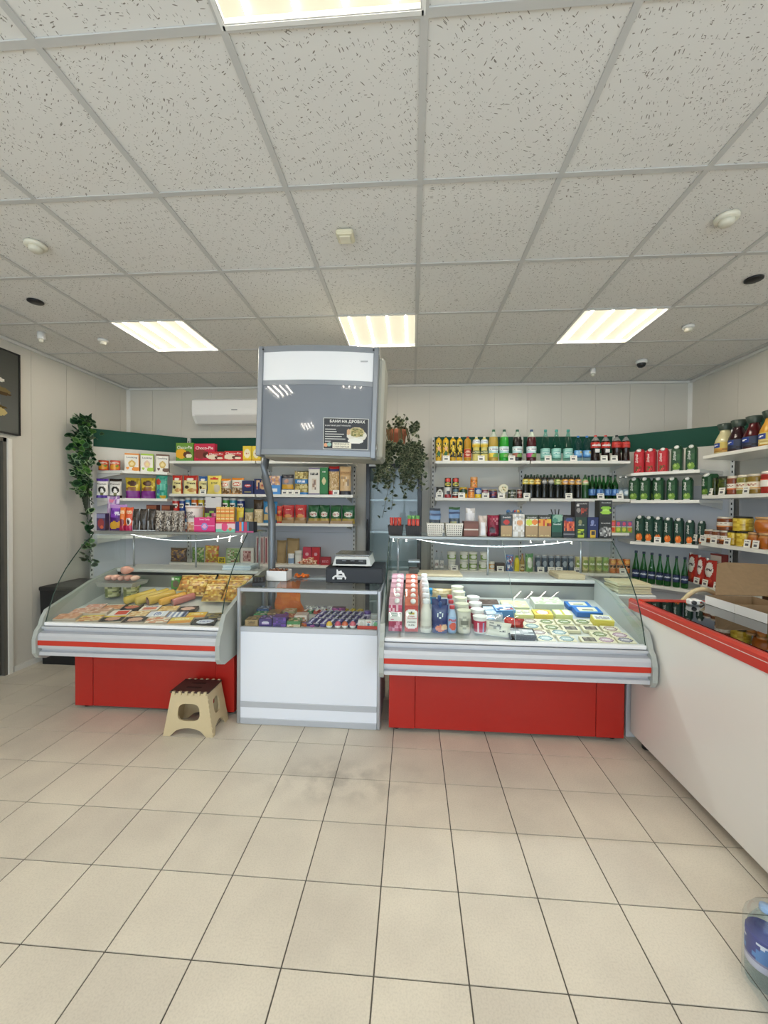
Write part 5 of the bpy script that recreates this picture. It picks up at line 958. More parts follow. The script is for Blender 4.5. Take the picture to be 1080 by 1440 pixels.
it = [I(240, 255, 26, 'biscuit_bag', 'biscuit bag', 'cream biscuit bag with red top', mini('c23026', 'b8482a')), I(255.5, 277, 26, 'biscuit_bag', 'biscuit bag', 'wide cream biscuit bag with red top', mini('b83026', 'b0401e')), I(277.5, 291, 25, 'biscuit_bag', 'biscuit bag', 'cream biscuit bag with blue top', mini('2a5a9a', '26508a')), I(289, 310, 26, 'biscuit_bag', 'biscuit bag', 'plain yellow biscuit bag', bag_(['e8d468', ('e', .55, .82, .3, .07, 'cc3a34'), ('e', .75, .3, .2, .22, 'c8bca0')], .06, txts=(('ЕТК', '3a3a36', .1, .58, .42, .1),)), ins=.0),
 I(307, 323, 22, 'cookie_bag', 'cookie bag', 'clear cookie bag with orange top', cook(), ins=.07), I(323.5, 341.5, 23, 'cookie_bag', 'cookie bag', 'clear cookie bag with orange top', cook()), I(340, 356.5, 19, 'pasta_box', 'box', 'navy box with red oval', navy(False)), I(357, 373, 21.5, 'pasta_box', 'box', 'navy box with pasta picture', navy(True)),
 I(376, 394.5, 26, 'flake_box', 'box', 'blue and white flake box', box_(['8a94c0', ('b', 0, .5, '4f94d8'), ('n', .1, .5, .95, 1, ['d8a87a', 'e8d0b0', '9a86a0', 'c8946a'], 8), ('r', .3, .15, .75, .34, 'e8eef4')], '5a86c0', .06)),
 I(394.5, 412, 28, 'rice_bag', 'rice bag', 'black-topped bag with yellow band', bag_(['8a8a92', ('b', .82, 1, '22222e'), ('b', .26, .48, 'd8a63a'), ('b', 0, .26, '2a3048'), ('e', .45, .66, .2, .1, 'c89a86')], .06)), I(412.5, 433, 33.5, 'pasta_bag', 'pasta bag', 'clear pasta bag with blue band', bag_(['9a8a52', ('n', 0, 0, 1, 1, ['a8965a', 'c8b672', '8a7a44', 'd8cc94'], 11), ('b', .46, .62, '4a8ac8'), ('b', 0, .10, '4a8ac8'), ('l', .2, .5, .8, .58, 'e8eef4'), ('b', .94, 1, '3a3e34')], .06)),
 I(433.5, 449.5, 37.5, 'grain_box', 'box', 'tall white box with purple edges', box_(['e6e2d8', ('b', .95, 1, '6a608a'), ('b', 0, .06, '6a608a'), ('r', .3, .16, .7, .58, 'cfc0ae'), ('n', .34, .18, .66, .56, ['a88a78', 'e0d4c4', '7a6a62'], 9), ('l', .15, .72, .85, .80, '4a4a4a')], 'c8c4bc', .05)), I(449.5, 461, 38, 'grain_box', 'box', 'tall green box with pale leaf', box_(['2a7a44', ('e', .5, .5, .24, .13, 'd8d0a0'), ('l', .3, .8, .7, .87, 'dfe8dc'), ('b', 0, .04, '1f5f34')], '236a3a', .05)),
 I(461, 476.5, 40, 'pasta_bag', 'pasta bag', 'tall long-pasta bag with red and navy top', bag_(['c8a878', ('n', 0, 0, 1, 1, ['c9aa7a', 'dcc49a', 'b4925e'], 22), ('b', .93, 1, 'c8302c'), ('b', .80, .93, '24306a'), ('b', 0, .13, 'c8302c')], .06, 'stand', seed=6)), I(476.5, 493, 40, 'pasta_bag', 'pasta bag', 'tall beige home-style pasta bag', bag_(['d8b88a', ('b', .70, .82, 'c8a070'), ('n', .1, .3, .9, .65, ['e4d0ae', 'c09a6a', 'd8b88a', 'a8927a'], 7), ('b', 0, .15, '2a2a36')], .06, txts=(('ДОМАШНЯЯ', '5a3a24', 0, .76, .8, .05),), seed=7))]
row('on second left shelf', 'packs on the second left shelf', zl[1], PK, QK, it)
row('on second left shelf', 'price cards on the second left shelf', zl[1], PK, QK, mk_tags([285, 400, 408, 417, 472], 9, .05))
tub = lambda c, c2: can_([c, ('e', .5, .72, .3, .10, 'e8e2d8'), ('e', .5, .70, .22, .05, '2a2320'), ('e', .5, .25, .3, .12, c2), ('b', .94, 1, 'd0d0cc')], lid='e2e0da')
it = [I(240, 250, 32, 'crisp_tube', 'crisp tube', 'red cardboard crisp tube', tub('c8342a', 'e0642c')), I(250.5, 258.5, 32, 'crisp_tube', 'crisp tube', 'dark blue crisp tube', tub('24408a', '3a64b8')), I(259, 266.5, 34, 'crisp_tube', 'crisp tube', 'light blue crisp tube', tub('4f96c8', 'a84a44')), I(267, 276.5, 34, 'crisp_tube', 'crisp tube', 'orange crisp tube', tub('e07a24', 'f0b04a')), I(277, 285.5, 34, 'crisp_tube', 'crisp tube', 'yellow crisp tube', tub('e4d03a', 'c8b02c')), I(285.5, 294, 34, 'crisp_tube', 'crisp tube', 'purple crisp tube', tub('7a2a6a', 'a84a8a')), I(311, 320.5, 34, 'crisp_tube', 'crisp tube', 'green crisp tube', tub('4aa040', '7ac05a')), I(321, 331, 34, 'crisp_tube', 'crisp tube', 'turquoise crisp tube', tub('2f8fa8', '5ab8c8')), I(331.5, 342, 33, 'crisp_tube', 'crisp tube', 'tall navy crisp tube', tub('1f2f78', '3a4a9a')),
 I(288.5, 311.5, 36, 'menu_card', 'card', 'blank white card standing before the crisp tubes', box_(['efeff2', ('e', .5, 1.0, .12, .05, '5a5a60')], 'e4e4e8', .004, nu=24, nv=24), ins=.01),
 I(342, 355, 20, 'grain_bag', 'grain bag', 'beige tied grain bag', bag_(['cbb890', ('b', .75, 1, '5a7a5a'), ('n', .1, .1, .9, .7, ['d8c8a4', 'c0aa80', 'cbb890'], 8)], .07)), I(355.5, 369, 19, 'grain_bag', 'grain bag', 'beige tied grain bag', bag_(['c8b48c', ('n', .1, .1, .9, .9, ['d8c8a4', 'b8a478', 'cbb890'], 8)], .07, seed=3)), I(355, 369, 32, 'coffee_bag', 'coffee bag', 'brown paper bag behind beige ones', bag_(['6a5440', ('l', .2, .3, .8, .8, '4a3a2c')], .06), ins=.13),
 I(368.5, 389, 30, 'pasta_bag', 'pasta bag', 'blue-topped pasta bag', bag_(['3a8ac0', ('e', .5, .62, .34, .18, 'd8c8b8'), ('b', .14, .42, 'c8b07a'), ('b', 0, .14, '2f6f9f')], .07)), I(388, 396.5, 24, 'pasta_bag', 'pasta bag', 'narrow red pasta bag', bag_(['b83028', ('b', .1, .4, 'c08a4a'), ('e', .5, .65, .3, .1, 'd88a50')], .06)), I(396, 413.5, 25.5, 'pasta_bag', 'pasta bag', 'wide red pasta bag', bag_(['b8262a', ('b', 0, .32, 'a8865a'), ('e', .5, .40, .3, .10, 'd8904a'), ('l', .3, .72, .7, .78, 'e8c8b0')], .06, seed=11)), I(413.5, 430.5, 26, 'pasta_bag', 'pasta bag', 'wide red pasta bag', bag_(['c02c2e', ('b', 0, .30, 'a8865a'), ('e', .5, .40, .3, .10, 'd8904a'), ('l', .3, .74, .7, .80, 'e8c8b0')], .06, seed=12))]
for l, r, s in ((432, 449, 1), (448, 463.5, 2), (464, 480, 3), (480, 499, 4)): it.append(I(l, r, 26, 'pasta_bag', 'pasta bag', 'dark green pasta bag', bag_(['14582f', ('e', .5, .5, .34, .13, 'e0dcd0'), ('l', .25, .46, .75, .54, 'a83a34'), ('b', .0, .28, 'b09a50'), ('b', .92, 1, '0f4524')], .06, seed=s)))
row('on third left shelf', 'packs on the third left shelf', zl[2], PK, QK, it)
it = [I(l, r, 3.8, 'card_tray', 'tray', 'shallow brown cardboard tray', box_(['a88a66', ('b', .85, 1, 'b89a76')], '9a7c5a', .05), ins=.002) for l, r in ((396, 413), (413.5, 430), (432, 463), (464, 496))]
row('on third left shelf', 'cardboard trays on the third left shelf', zl[2], PK, QK, it)
kraft = lambda s: bag_(['a08a66', ('b', .48, .52, '8a7450'), ('b', .93, 1, '8f7a56')], .07, mt=MATTE, seed=s)
it = [I(237, 261, 20, 'snack_bag', 'snack bag', 'dark clear bag of dried fruit', bag_(['5a4a3c', ('n', .05, .05, .95, .9, ['7a5a3a', '4a3a4a', 'a8844a', '3a3030', '8a6a48'], 8)], .07, 'pillow')), I(268, 285.5, 21, 'herb_bag', 'herb bag', 'clear bag of green herbs', bag_(['6a8a4a', ('n', 0, 0, 1, 1, ['6a9a4a', '4a7a34', '8aa85a', '5a6a3a', 'b0b48a'], 9)], .06, 'pillow')), I(285.5, 306, 24, 'fruit_bag', 'fruit bag', 'clear bag of yellow dried fruit', bag_(['c8a84a', ('n', 0, 0, 1, 1, ['d8bc4a', 'b89034', 'e0cc78', 'a8783a', 'c86a4a'], 8)], .08, 'pillow')), I(306.5, 317, 9, 'price_card', 'price card', 'bright yellow price card', box_(['e4d030', ('l', .15, .2, .85, .8, '3a3a20')], 'd8c42c', .003), ins=.005), I(318, 337, 21, 'salad_tray', 'tray', 'clear tray of green herbs', box_(['9ab078', ('n', .08, .1, .92, .9, ['7a9a5a', '5a7a40', 'c8ccb4', '8a5a48', 'a8bc88'], 8)], 'c8ccc0', .05)),
 I(338, 357, 22, 'meat_tray', 'tray', 'white tray of sliced ham upright', box_(['e4e0d8', ('r', .2, .15, .8, .8, 'c89a94'), ('n', .22, .18, .78, .78, ['b88a84', 'd8b0aa', '8a4a48'], 8)], 'd8d4cc', .04)), I(360, 365, 38, 'stick_pack', 'pack', 'thin upright red striped pack', box_(['c8b8b4', ('r', .3, .05, .7, .95, '8a3a44')], 'b8a8a4', .04)), I(366, 371, 38, 'stick_pack', 'pack', 'thin upright red striped pack', box_(['c8b8b4', ('r', .3, .05, .7, .95, '8a3a44')], 'b8a8a4', .04)), I(372, 377, 38, 'stick_pack', 'pack', 'thin upright red striped pack', box_(['c8b8b4', ('r', .3, .05, .7, .95, '8a3a44')], 'b8a8a4', .04)),
 I(388, 402, 32, 'paper_bag', 'paper bag', 'brown paper bag', kraft(1), ins=.1), I(402, 420.5, 35, 'paper_bag', 'paper bag', 'brown paper bag', kraft(2), ins=.1), I(404, 413, 14, 'cream_tub', 'tub', 'white tub with blue label', lambda w, h: m_cup(w, h, ['e6e8ea', ('b', .15, .6, '8aa4c4')], 'ecebe6', taper=.95)), I(413.5, 424, 18, 'cream_tub', 'tub', 'tall white tub with crumpled film', lambda w, h: m_cup(w, h, ['e4e2da', ('b', .75, .9, 'd0cec4')], 'ecebe6', taper=.95)),
 I(426, 438, 24, 'chocolate_box', 'box', 'pinkish red chocolate box', box_(['b83048', ('e', .5, .6, .2, .1, 'd8a0a8')], 'a02a3e', .06), ins=.06), I(438.5, 450, 24, 'chocolate_box', 'box', 'bright red chocolate box', box_(['b8262e', ('e', .5, .6, .2, .1, 'd8a0a8')], '9a2028', .06), ins=.06), I(450.5, 465, 11, 'chocolate_box', 'box', 'low dark red chocolate box', box_(['a02832', ('l', .2, .3, .8, .6, 'd09098')], '8a2028', .06))]
for k, (l, r, hp) in enumerate(((416, 426, 5), (424, 434, 8), (432, 441, 10), (438, 446, 6))): it.append(I(l, r, hp, 'cookie_pack', 'pack', 'small crumpled cookie pack', bag_(['d8a88a', ('n', 0, 0, 1, 1, ['d8b090', 'b85a48', 'e8d0b8', 'c08060'], 5)], .05, 'pillow', seed=k)))
row('on low shelf behind counter', 'goods on the low left shelf', zl[3], PK, QK, it)
# ================================================================== goods on top of the two cases
def lay(o, name, cat, label, x, y, z, rx=0.0, rz=0.0, ry=0.0, grp=None):
    o.name = name; o.location = (x, y, z); o.rotation_euler = (rx, ry, rz); return tag(o, label, cat, grp)
def ray_at(px, py, a=0.0, b=1.0, c=None):   # point of the photograph on the plane z = a*y + b
    d = _R * ((px - 540) / F_PX) + _U * ((720 - py) / F_PX) + _f
    t = (b - CAM_H) / (d.z - a * d.y); return Vector((0, 0, CAM_H)) + d * t
def ondeck(px, py, f): s = .125 / .62; return ray_at(px, py, s, .680 - s * (f + .1))
DECK = 1.2825; TILT = math.atan(.125 / .62)
def m_basket(w, h, c, hole, d=.16):
    b = B(); x, k = w / 2, .86; y = d / 2
    P = lambda s, v: (1 if s else 1) * (k + (1 - k) * v)
    fnp = lambda u, v: c if v > .8 or v < .12 else (hole if (int(u * 15) % 2 and int(v * 12) % 2) else c)
    for sy_, fl in ((-1, False), (1, True)):
        b.grid(lambda u, v: ((u - .5) * w * P(0, v), sy_ * y * P(0, v), v * h), 15, 12, fnp, flip=fl); b.grid(lambda u, v: ((u - .5) * (w - .006) * P(0, v), sy_ * (y - .003) * P(0, v), v * h), 1, 1, c, flip=not fl)
    for sx_, fl in ((1, False), (-1, True)): b.grid(lambda u, v: (sx_ * x * P(0, v), (u - .5) * d * P(0, v), v * h), 15, 12, fnp, flip=fl)
    b.add([(-x * k, -y * k, .002), (x * k, -y * k, .002), (x * k, y * k, .002), (-x * k, y * k, .002)], [(0, 1, 2, 3)], c)
    return b.ob('basket', PRINT), d
bk = lambda c, h_: (lambda w, h: m_basket(w, h, c, h_))
PT, QT = (-.17, FR + .49), (1.38, FR + .49)
it = [I(545, 567.5, 14, 'plastic_basket', 'basket', 'black perforated basket of red packs', bk('1f1f22', '3c3434'), ins=.01), I(569.5, 593.5, 14, 'plastic_basket', 'basket', 'black perforated basket of red packs', bk('1f1f22', '3c3434'), ins=.01), I(600, 624.5, 18, 'plastic_basket', 'basket', 'white perforated basket of noodle packs', bk('e2ddd2', '55504a'), ins=.01), I(626.5, 652, 18, 'plastic_basket', 'basket', 'white perforated basket of noodle packs', bk('e2ddd2', '55504a'), ins=.01),
 I(652.5, 673.5, 21, 'packing_box', 'box', 'open brown carton with white tape', box_(['7a4a3c', ('b', .42, .48, 'c8beb4'), ('b', .88, 1, '6a4034')], '6a4034', .12), ins=.01), I(673, 686.5, 29, 'flour_pack', 'pack', 'white and beige crumpled packet', bag_(['d8c8c0', ('r', .25, .05, .75, .95, 'ecebee'), ('r', .8, .1, 1, .5, 'b87a70'), ('n', 0, .7, 1, 1, ['d8c8c0', 'c0b0a4'], 7)], .06)), I(686, 704, 30, 'snack_bag', 'snack bag', 'shiny burgundy coffee bag', bag_(['7a1832', ('n', .2, .55, .9, .95, ['7a1832', '9a2a48', '8a2040', 'b86a7a'], 7), ('e', .35, .3, .25, .14, '3a2a38'), ('b', 0, .1, '5a1026')], .07))]
row('on dairy case top', 'goods in a row on the dairy case', DECK, PT, QT, it)
rp = lambda s: bag_(['b82a24', ('e', .5, .55, .34, .2, 'd85a3a'), ('n', .1, .3, .9, .9, ['b82a24', 'c83a2c', '9a201c', 'd8743a'], 5)], .03, seed=s)
it = [I(548 + 5.6 * k, 553.4 + 5.6 * k, 24, 'spice_pack', 'pack', 'red spice packet standing in the first black basket', rp(k), dz=.004, ins=.05) for k in range(3)] + [I(573 + 5.8 * k, 578.6 + 5.8 * k, 27, 'spice_pack', 'pack', 'red and green spice packet in the second black basket', bag_(['b82a24', ('b', .84, 1, '5a9a4a'), ('e', .5, .55, .36, .2, 'd84a34')], .03, seed=k + 5), dz=.004, ins=.05) for k in range(3)]
row('', 'packets in the black baskets', DECK, PT, QT, it)
nd = lambda s, c: bag_(['2c3a48', ('e', .5, .45, .38, .16, '8a8a4a'), ('n', .15, .3, .85, .6, ['8a9060', '4a5a3a', 'b0a468', '5a6a78'], 6), ('b', .72, .9, '6a8ab0'), ('b', .9, 1, c)], .035, seed=s)
it = [I(603.5, 620.5, 30, 'noodle_pack', 'pack', 'blue and green noodle packet, front, first white basket', nd(1, '3a4a6a'), dz=.004, ins=.035), I(604, 620, 37, 'noodle_pack', 'pack', 'dark noodle packet, rear, first white basket', nd(2, '26303c'), dz=.004, ins=.09), I(631, 647.5, 33, 'noodle_pack', 'pack', 'blue noodle packet, front, second white basket', nd(3, '3a4a6a'), dz=.004, ins=.035), I(631, 647.5, 39, 'noodle_pack', 'pack', 'green noodle packet, rear, second white basket', nd(4, '24502c'), dz=.004, ins=.09), I(655, 669, 37, 'flour_pack', 'pack', 'white crumpled packet standing in the brown carton', bag_(['e9e8ea', ('n', 0, .8, 1, 1, ['e9e8ea', 'c8c4c0'], 6)], .06), dz=.0, ins=.04)]
for i in it[:4]: pass
it[4]['dz'] = .004; it[4]['ins'] = .135
row('', 'packets in the white baskets', DECK, PT, QT, it)
def tea(bg_, L, word=None, wc='e8e6e0', wz=.88, side=None, d=.075): return box_([bg_] + L, side or bg_, d, txts=((word, wc, 0, wz, .72, .07),) if word else ())
kr = [('b', 0, .52, 'b0946c'), ('l', .1, .04, .9, .07, 'd8c890')]
GF = 'Greenfield'
it = [I(704.5, 720.5, 31, 'tea_box', 'tea box', 'dark grey and kraft tea box with red berries', tea('3a4044', [('e', .5, .66, .3, .11, 'b83028')] + kr, GF)), I(721, 738, 32, 'tea_box', 'tea box', 'film-wrapped white tea box', tea('d8d4cc', [('n', 0, 0, 1, 1, ['d8d4cc', 'e8e6e2', 'c4bcb0'], 7), ('e', .6, .62, .25, .12, 'd8a070')], GF, '7a8a94')), I(739, 757, 31, 'tea_box', 'tea box', 'kraft tea box with orange and green fruit', tea('3c4438', [('b', .52, .84, 'e0dcb8'), ('e', .3, .66, .25, .14, 'c8d84a'), ('e', .75, .68, .24, .12, 'e0843a')] + kr, GF)), I(757.5, 775.5, 31, 'tea_box', 'tea box', 'kraft tea box with red and yellow fruit', tea('34342e', [('n', 0, .52, 1, .82, ['d8b83a', 'c84a2c', 'e0a040', '8a3a24'], 6)] + kr, GF)),
 I(776, 791.5, 32, 'tea_box', 'tea box', 'deep green misty tea box', tea('1f5a48', [('e', .6, .85, .5, .16, '8ab09a'), ('e', .3, .75, .3, .1, '4a8a74'), ('b', 0, .25, '14382e')], GF, 'e4ece6', .58)), I(792.5, 809, 29, 'tea_box', 'tea box', 'dark tea box with orange-red leaves', tea('33343c', [('n', .05, .3, .95, .8, ['c8523a', 'e07a4a', 'a83a2c', '4a3038'], 7), ('e', .5, .86, .3, .1, '3a4a7a'), ('b', .12, .18, '8a8a8c')])), I(809.5, 826, 29, 'tea_box', 'tea box', 'dark green tea box with lime panel', tea('1c3a30', [('r', .2, 0, .75, .40, 'b8c83a'), ('n', .2, .15, .75, .38, ['b8c83a', '5a7a24', '26301c'], 7), ('e', .4, .76, .16, .12, '8a8a60'), ('l', .2, .58, .8, .63, 'a8b0a0')])), I(826.5, 842, 29, 'tea_box', 'tea box', 'navy tea box with yellow panel', tea('1c2a5a', [('r', .25, 0, .75, .38, 'd8b02c'), ('r', .33, .12, .68, .34, '3a3438'), ('e', .45, .76, .16, .12, '7a84b0'), ('l', .2, .58, .8, .63, 'a0a8c8')])), I(842.5, 861, 29, 'tea_box', 'tea box', 'black tea box with pale silvery leaves', tea('1f2122', [('e', .5, .30, .46, .24, '9a9a98'), ('n', .1, .1, .9, .5, ['c8c8c4', '8a8a88', '5a5a5a', '1f2122'], 9)], GF, 'd0d0cc', .72))]
R9 = row('on dairy case top', 'tea boxes on the dairy case', DECK, PT, QT, it)
htea = 29 * depth((1.2, FR + .49)) / F_PX + .001
it = [I(808.5, 828, 22, 'tea_box', 'tea box', 'black tea box with red leaves, stacked on others', tea('2a2426', [('n', .45, .2, .9, .6, ['8a3a2c', 'b84a34', '2a2426', '4a2c28'], 6), ('r', .1, .68, .3, .8, 'c8c4c0'), ('e', .25, .45, .14, .16, '8a8480')], GF, 'd8d4d0', .86), dz=htea), I(843, 861, 24, 'tea_box', 'tea box', 'black tea box with bright green leaves, stacked', tea('2a2e2a', [('e', .5, .55, .4, .09, '8ac03a'), ('e', .5, .28, .44, .10, '9ac848'), ('e', .5, .42, .3, .06, 'b0d868')], GF, 'd8dcd4', .86), dz=htea), I(797.5, 808, 30.5, 'tea_box', 'tea box', 'dark grey tea box standing behind', tea('3e3d40', [('r', .2, .1, .8, .2, 'b8b4b0'), ('b', .5, .6, '2a292c')]), ins=.10)]
row('on dairy case top', 'stacked tea boxes on the dairy case', DECK, PT, QT, it)
PK2, QK2 = (-.17, FR + .49), (1.38, FR + .49)
def sticks(w, h):
    root = thing('stick_bundle')
    b = B(); b.lathe([(.02, 0), (.024, .003), (.026, h * .55), (.024, h * .55), (.022, .01), (0, .01)], 14, '2e4a40'); b.ob('holder', PRINT, root)
    for k in range(3): b = B(); x = (k - 1) * .016; b.tube([(x, 0, .012), (x + .004 * (k - 1), 0, h * .8), (x + .012 * (k - 1) - .004, 0, h)], .0035, 6, '2a2c2c'); b.ob('stick', PRINT, root)
    return root, .05
def flowers(w, h):
    root = thing('toy'); b = B(); rr = random.Random(3)
    for k in range(9): b.lathe([(0, 0), (.012, .004), (.015, .014), (.01, .024), (0, .028)], 10, rr.choice(['d8a040', '5a7a9a', 'b83a34', '8a94a0', '3f6a9a']), x=(rr.random() - .5) * w * .8, y=rr.uniform(-.02, .02), z=h - .03)
    b.cbox(-w * .45, -.035, 0, w * .45, .035, h - .022, .004, '5a6a78'); b.ob('box', PRINT, root); return root, .08
row('behind tea boxes on dairy case', 'small goods behind the tea boxes', DECK, PT, QT, [I(775, 791, 38, 'stick_bundle', 'sticks', 'three dark sticks in a green holder', sticks, ins=.13), I(714, 738, 37, 'toy_box', 'toy box', 'grey box of coloured little toys', flowers, ins=.14)])
# ---- left case
PTL, QTL = (-2.46, FL + .49), (-1.2, FL + .49)
wavy = lambda s: bag_(['3a332e', ('n', 0, 0, 1, 1, ['3a332e', '2a2420', '4a4038'], 6), ('r', 0, 0, .14, 1, 'c8ccd4'), ('r', .1, 0, .24, .45, 'c8ccd4'), ('b', 0, .06, 'd8dce0')], .045, seed=s)
seeds = lambda s: bag_(['6a6058', ('n', 0, 0, 1, .92, ['3a322c', '8a8078', 'c8beb0', '54483e', 'a0968a'], 15), ('b', .93, 1, '9a948c')], .05, seed=s)
it = [I(135.5, 148, 24, 'chocolate_box', 'box', 'small purple and red box', box_(['4a3a5a', ('e', .5, .4, .36, .3, '8a3034'), ('b', .75, .95, '7a7a9a'), ('e', .6, .2, .2, .1, 'c85a3a')], '3a2c48', .04)),
 I(151, 176, 36, 'croissant_bag', 'snack bag', 'purple croissant bag with yellow print', bag_(['5a2a7a', ('b', .88, 1, 'b88ac8'), ('e', .35, .2, .3, .15, 'e0a83a'), ('e', .75, .22, .24, .14, 'd89830'), ('n', .1, .5, .6, .85, ['8a4ab8', '6a3a9a', 'a868d0'], 6), ('l', .35, .6, .9, .72, 'e8e0f0')], .05), ins=.075), I(148, 166, 47, 'party_bag', 'bag', 'clear lilac bag rising behind', bag_(['b89ac0', ('n', 0, 0, 1, 1, ['c8a8cc', 'a88ab4', 'd8c4dc', '9a70b0'], 6), ('e', .4, .88, .24, .05, 'd87a98')], .04, 'pillow', mt=FOIL), ins=.135),
 I(166.5, 174.5, 33, 'candy_bar', 'candy bag', 'orange and red candy pouch', bag_(['e0742a', ('b', 0, .24, 'b82a4a'), ('e', .5, .36, .4, .16, '8a2a34'), ('l', .2, .75, .9, .85, 'f0d8b0')], .04)), I(174.5, 185.5, 33, 'candy_bar', 'candy bag', 'orange-red candy pouch', bag_(['d8542a', ('b', 0, .24, 'c02a5a'), ('e', .5, .40, .36, .16, 'e8dcd4'), ('e', .5, .38, .2, .1, '3a2a2c'), ('l', .2, .72, .9, .85, 'f0d8b0')], .04))]
for k, (l, r) in enumerate(((184, 194.5), (193, 205.5), (205.5, 217))): it.append(I(l, r, 31, 'sunflower_seed_bag', 'seed bag', 'dark seed bag with white wavy edge', wavy(k), ins=.03 - .004 * k))
for k, (l, r) in enumerate(((216.5, 228), (228, 239.5), (239.5, 249.5), (249, 257))): it.append(I(l, r, 29, 'nut_bag', 'seed bag', 'clear bag of mottled seeds', seeds(k), ins=.028))
for l, r in ((205.5, 220), (227, 239)): it.append(I(l, r, 36, 'chocolate_box', 'box', 'dark red box showing behind the seed bags', box_(['5a2420', ('b', .8, .95, '8a4a2a')], '4a1c18', .05), ins=.11))
def popcorn(w, h):
    root = thing('popcorn_cup'); r = w / 2; b = B()
    b.lathe([(r * (.80 + .2 * i / 16), h * .94 * i / 16) for i in range(17)], 36, fn=wrapf(['e8ddd4', ('n', 0, 0, 1, .38, ['e8c8b0', 'c88a6a', 'd8a078', 'f0e0d0'], 12), ('b', .93, 1, 'd8b8a8'), ('r', .3, .44, .34, .9, 'd8c8c0')])); b.ob('cup', PRINT, root)
    b = B(); b.lathe([(r * 1.02, h * .94), (r * 1.05, h * .95), (r * 1.04, h), (r * .98, h), (r * .96, h * .97), (0, h * .97)], 30); b.ob('lid', mat('e4dcd8', .3), root)
    text('POP', '3a2a28', root, -r * .12, h * .70, w=r * .92, h=h * .12, y=-r * .985); text('CORN', '3a2a28', root, -r * .06, h * .56, w=r * 1.25, h=h * .12, y=-r * .97); return root, w
it += [I(255.5, 279, 36, 'popcorn_cup', 'popcorn cup', 'big white popcorn cup with lid', popcorn, ins=.075),
 I(272.5, 302.5, 20.5, 'gum_box', 'box', 'bright pink gum box with round badge', box_(['d8307a', ('e', .5, .38, .16, .24, '7a8ac8'), ('e', .5, .38, .1, .15, 'e4a0c8'), ('r', 0, .4, .36, .44, 'f0b0d0'), ('r', .64, .4, 1, .44, 'f0b0d0'), ('b', .0, .08, 'b82060')], 'c02a6a', .07, txts=(('Sweet Candy', 'f6e8f0', 0, .86, .5, .13),), nu=26), ins=-.005),
 I(288, 304, 32, 'candy_display', 'pack', 'dark candy pack with pink figures behind', box_(['3a2a34', ('n', 0, 0, 1, .85, ['c84a7a', '2a2428', '8ab04a', '4a2a38', 'e8a0b0'], 5)], '2e2028', .04), ins=.17),
 I(303, 331, 15, 'candy_tray', 'tray', 'pink and mint candy tray with hearts', box_(['e8c8cc', ('b', 0, .34, '7ac0a8'), ('e', .45, .5, .16, .4, 'd8487a'), ('e', .75, .3, .08, .16, 'd87a3a'), ('b', .82, 1, 'c83a4a')], 'd8a8b0', .1, nu=26), ins=-.005),
 I(331, 357, 15, 'gum_box', 'box', 'multicoloured striped gum box', box_(['2a3a7a', ('r', .2, .15, .32, 1, 'e07038'), ('r', .33, .15, .45, 1, '5aa8d8'), ('r', .46, .15, .62, 1, 'b83a5a'), ('r', .63, .15, .72, 1, '2a6a7a'), ('r', .73, .15, 1, 1, '22222c'), ('b', 0, .15, 'b84a7a')], '22222c', .07, nu=30), ins=.0)]
row('on sausage case top', 'sweets and snacks on the sausage case', DECK, PTL, QTL, it)
it = []
for j in range(2):
    for k in range(4): it.append(I(304 + 6.3 * k, 310 + 6.3 * k, 11, 'candy_pack', 'candy pack', ['lower', 'upper'][j] + ' orange-striped candy pack in the yellow stack', box_(['e0b460', ('b', .15, .35, 'd8742a'), ('b', .55, .75, 'e08a3a'), ('l', .1, .36, .9, .52, 'f0e0b8')], 'd8a04a', .03, nu=8, nv=10), dz=.0765 + .0555 * j, ins=.0 + .02 * j))
row('', 'candy packs in the tray stack', DECK, PTL, QTL, it)
row('on sausage case top', 'goods at the case end', DECK, PTL, QTL, [I(330.5, 341.5, 34, 'candy_bag', 'snack bag', 'tall yellow bag behind the candy stack', bag_(['e0c832', ('r', .5, .1, 1, .6, '8a6a4a'), ('b', .8, 1, 'd8b828')], .04), ins=.09)])

# ================================================================== inside the dairy case
def deckrot(o, rx, rz): o.rotation_euler = (Matrix.Rotation(TILT, 3, 'X') @ Matrix.Rotation(rz, 3, 'Z') @ Matrix.Rotation(rx, 3, 'X')).to_euler()
def case_row(lst, f, group):
    out = []
    for (px_, py_, name, cat, desc, o, rz, dz) in lst:
        p = ondeck(px_, py_, f); y_ = max(p.y, f + .124); o.name = name; o.location = (p.x, y_, p.z + (y_ - p.y) * .2016 + dz + .0015); deckrot(o, 0, rz); out.append((o, (cat, desc)))
    return out
def pink(): return m_gable(.083, .205, ['b8365e', ('b', .38, .74, 'eae6e2'), ('n', .0, .74, 1, 1, ['c8446c', 'b8365e', 'e4b8c4', 'b8365e'], 7), ('n', 0, 0, 1, .38, ['b8365e', 'a82c52', 'd88aa0', 'b8365e'], 7), ('l', .1, .44, .4, .47, 'c8708a')], 'dca8b6', 'eeecea', .078, txts=(('Козельское', '3a7a70', 0, .545, .8, .05), ('молоко', '3a7a70', -.12, .475, .5, .04)))[0]
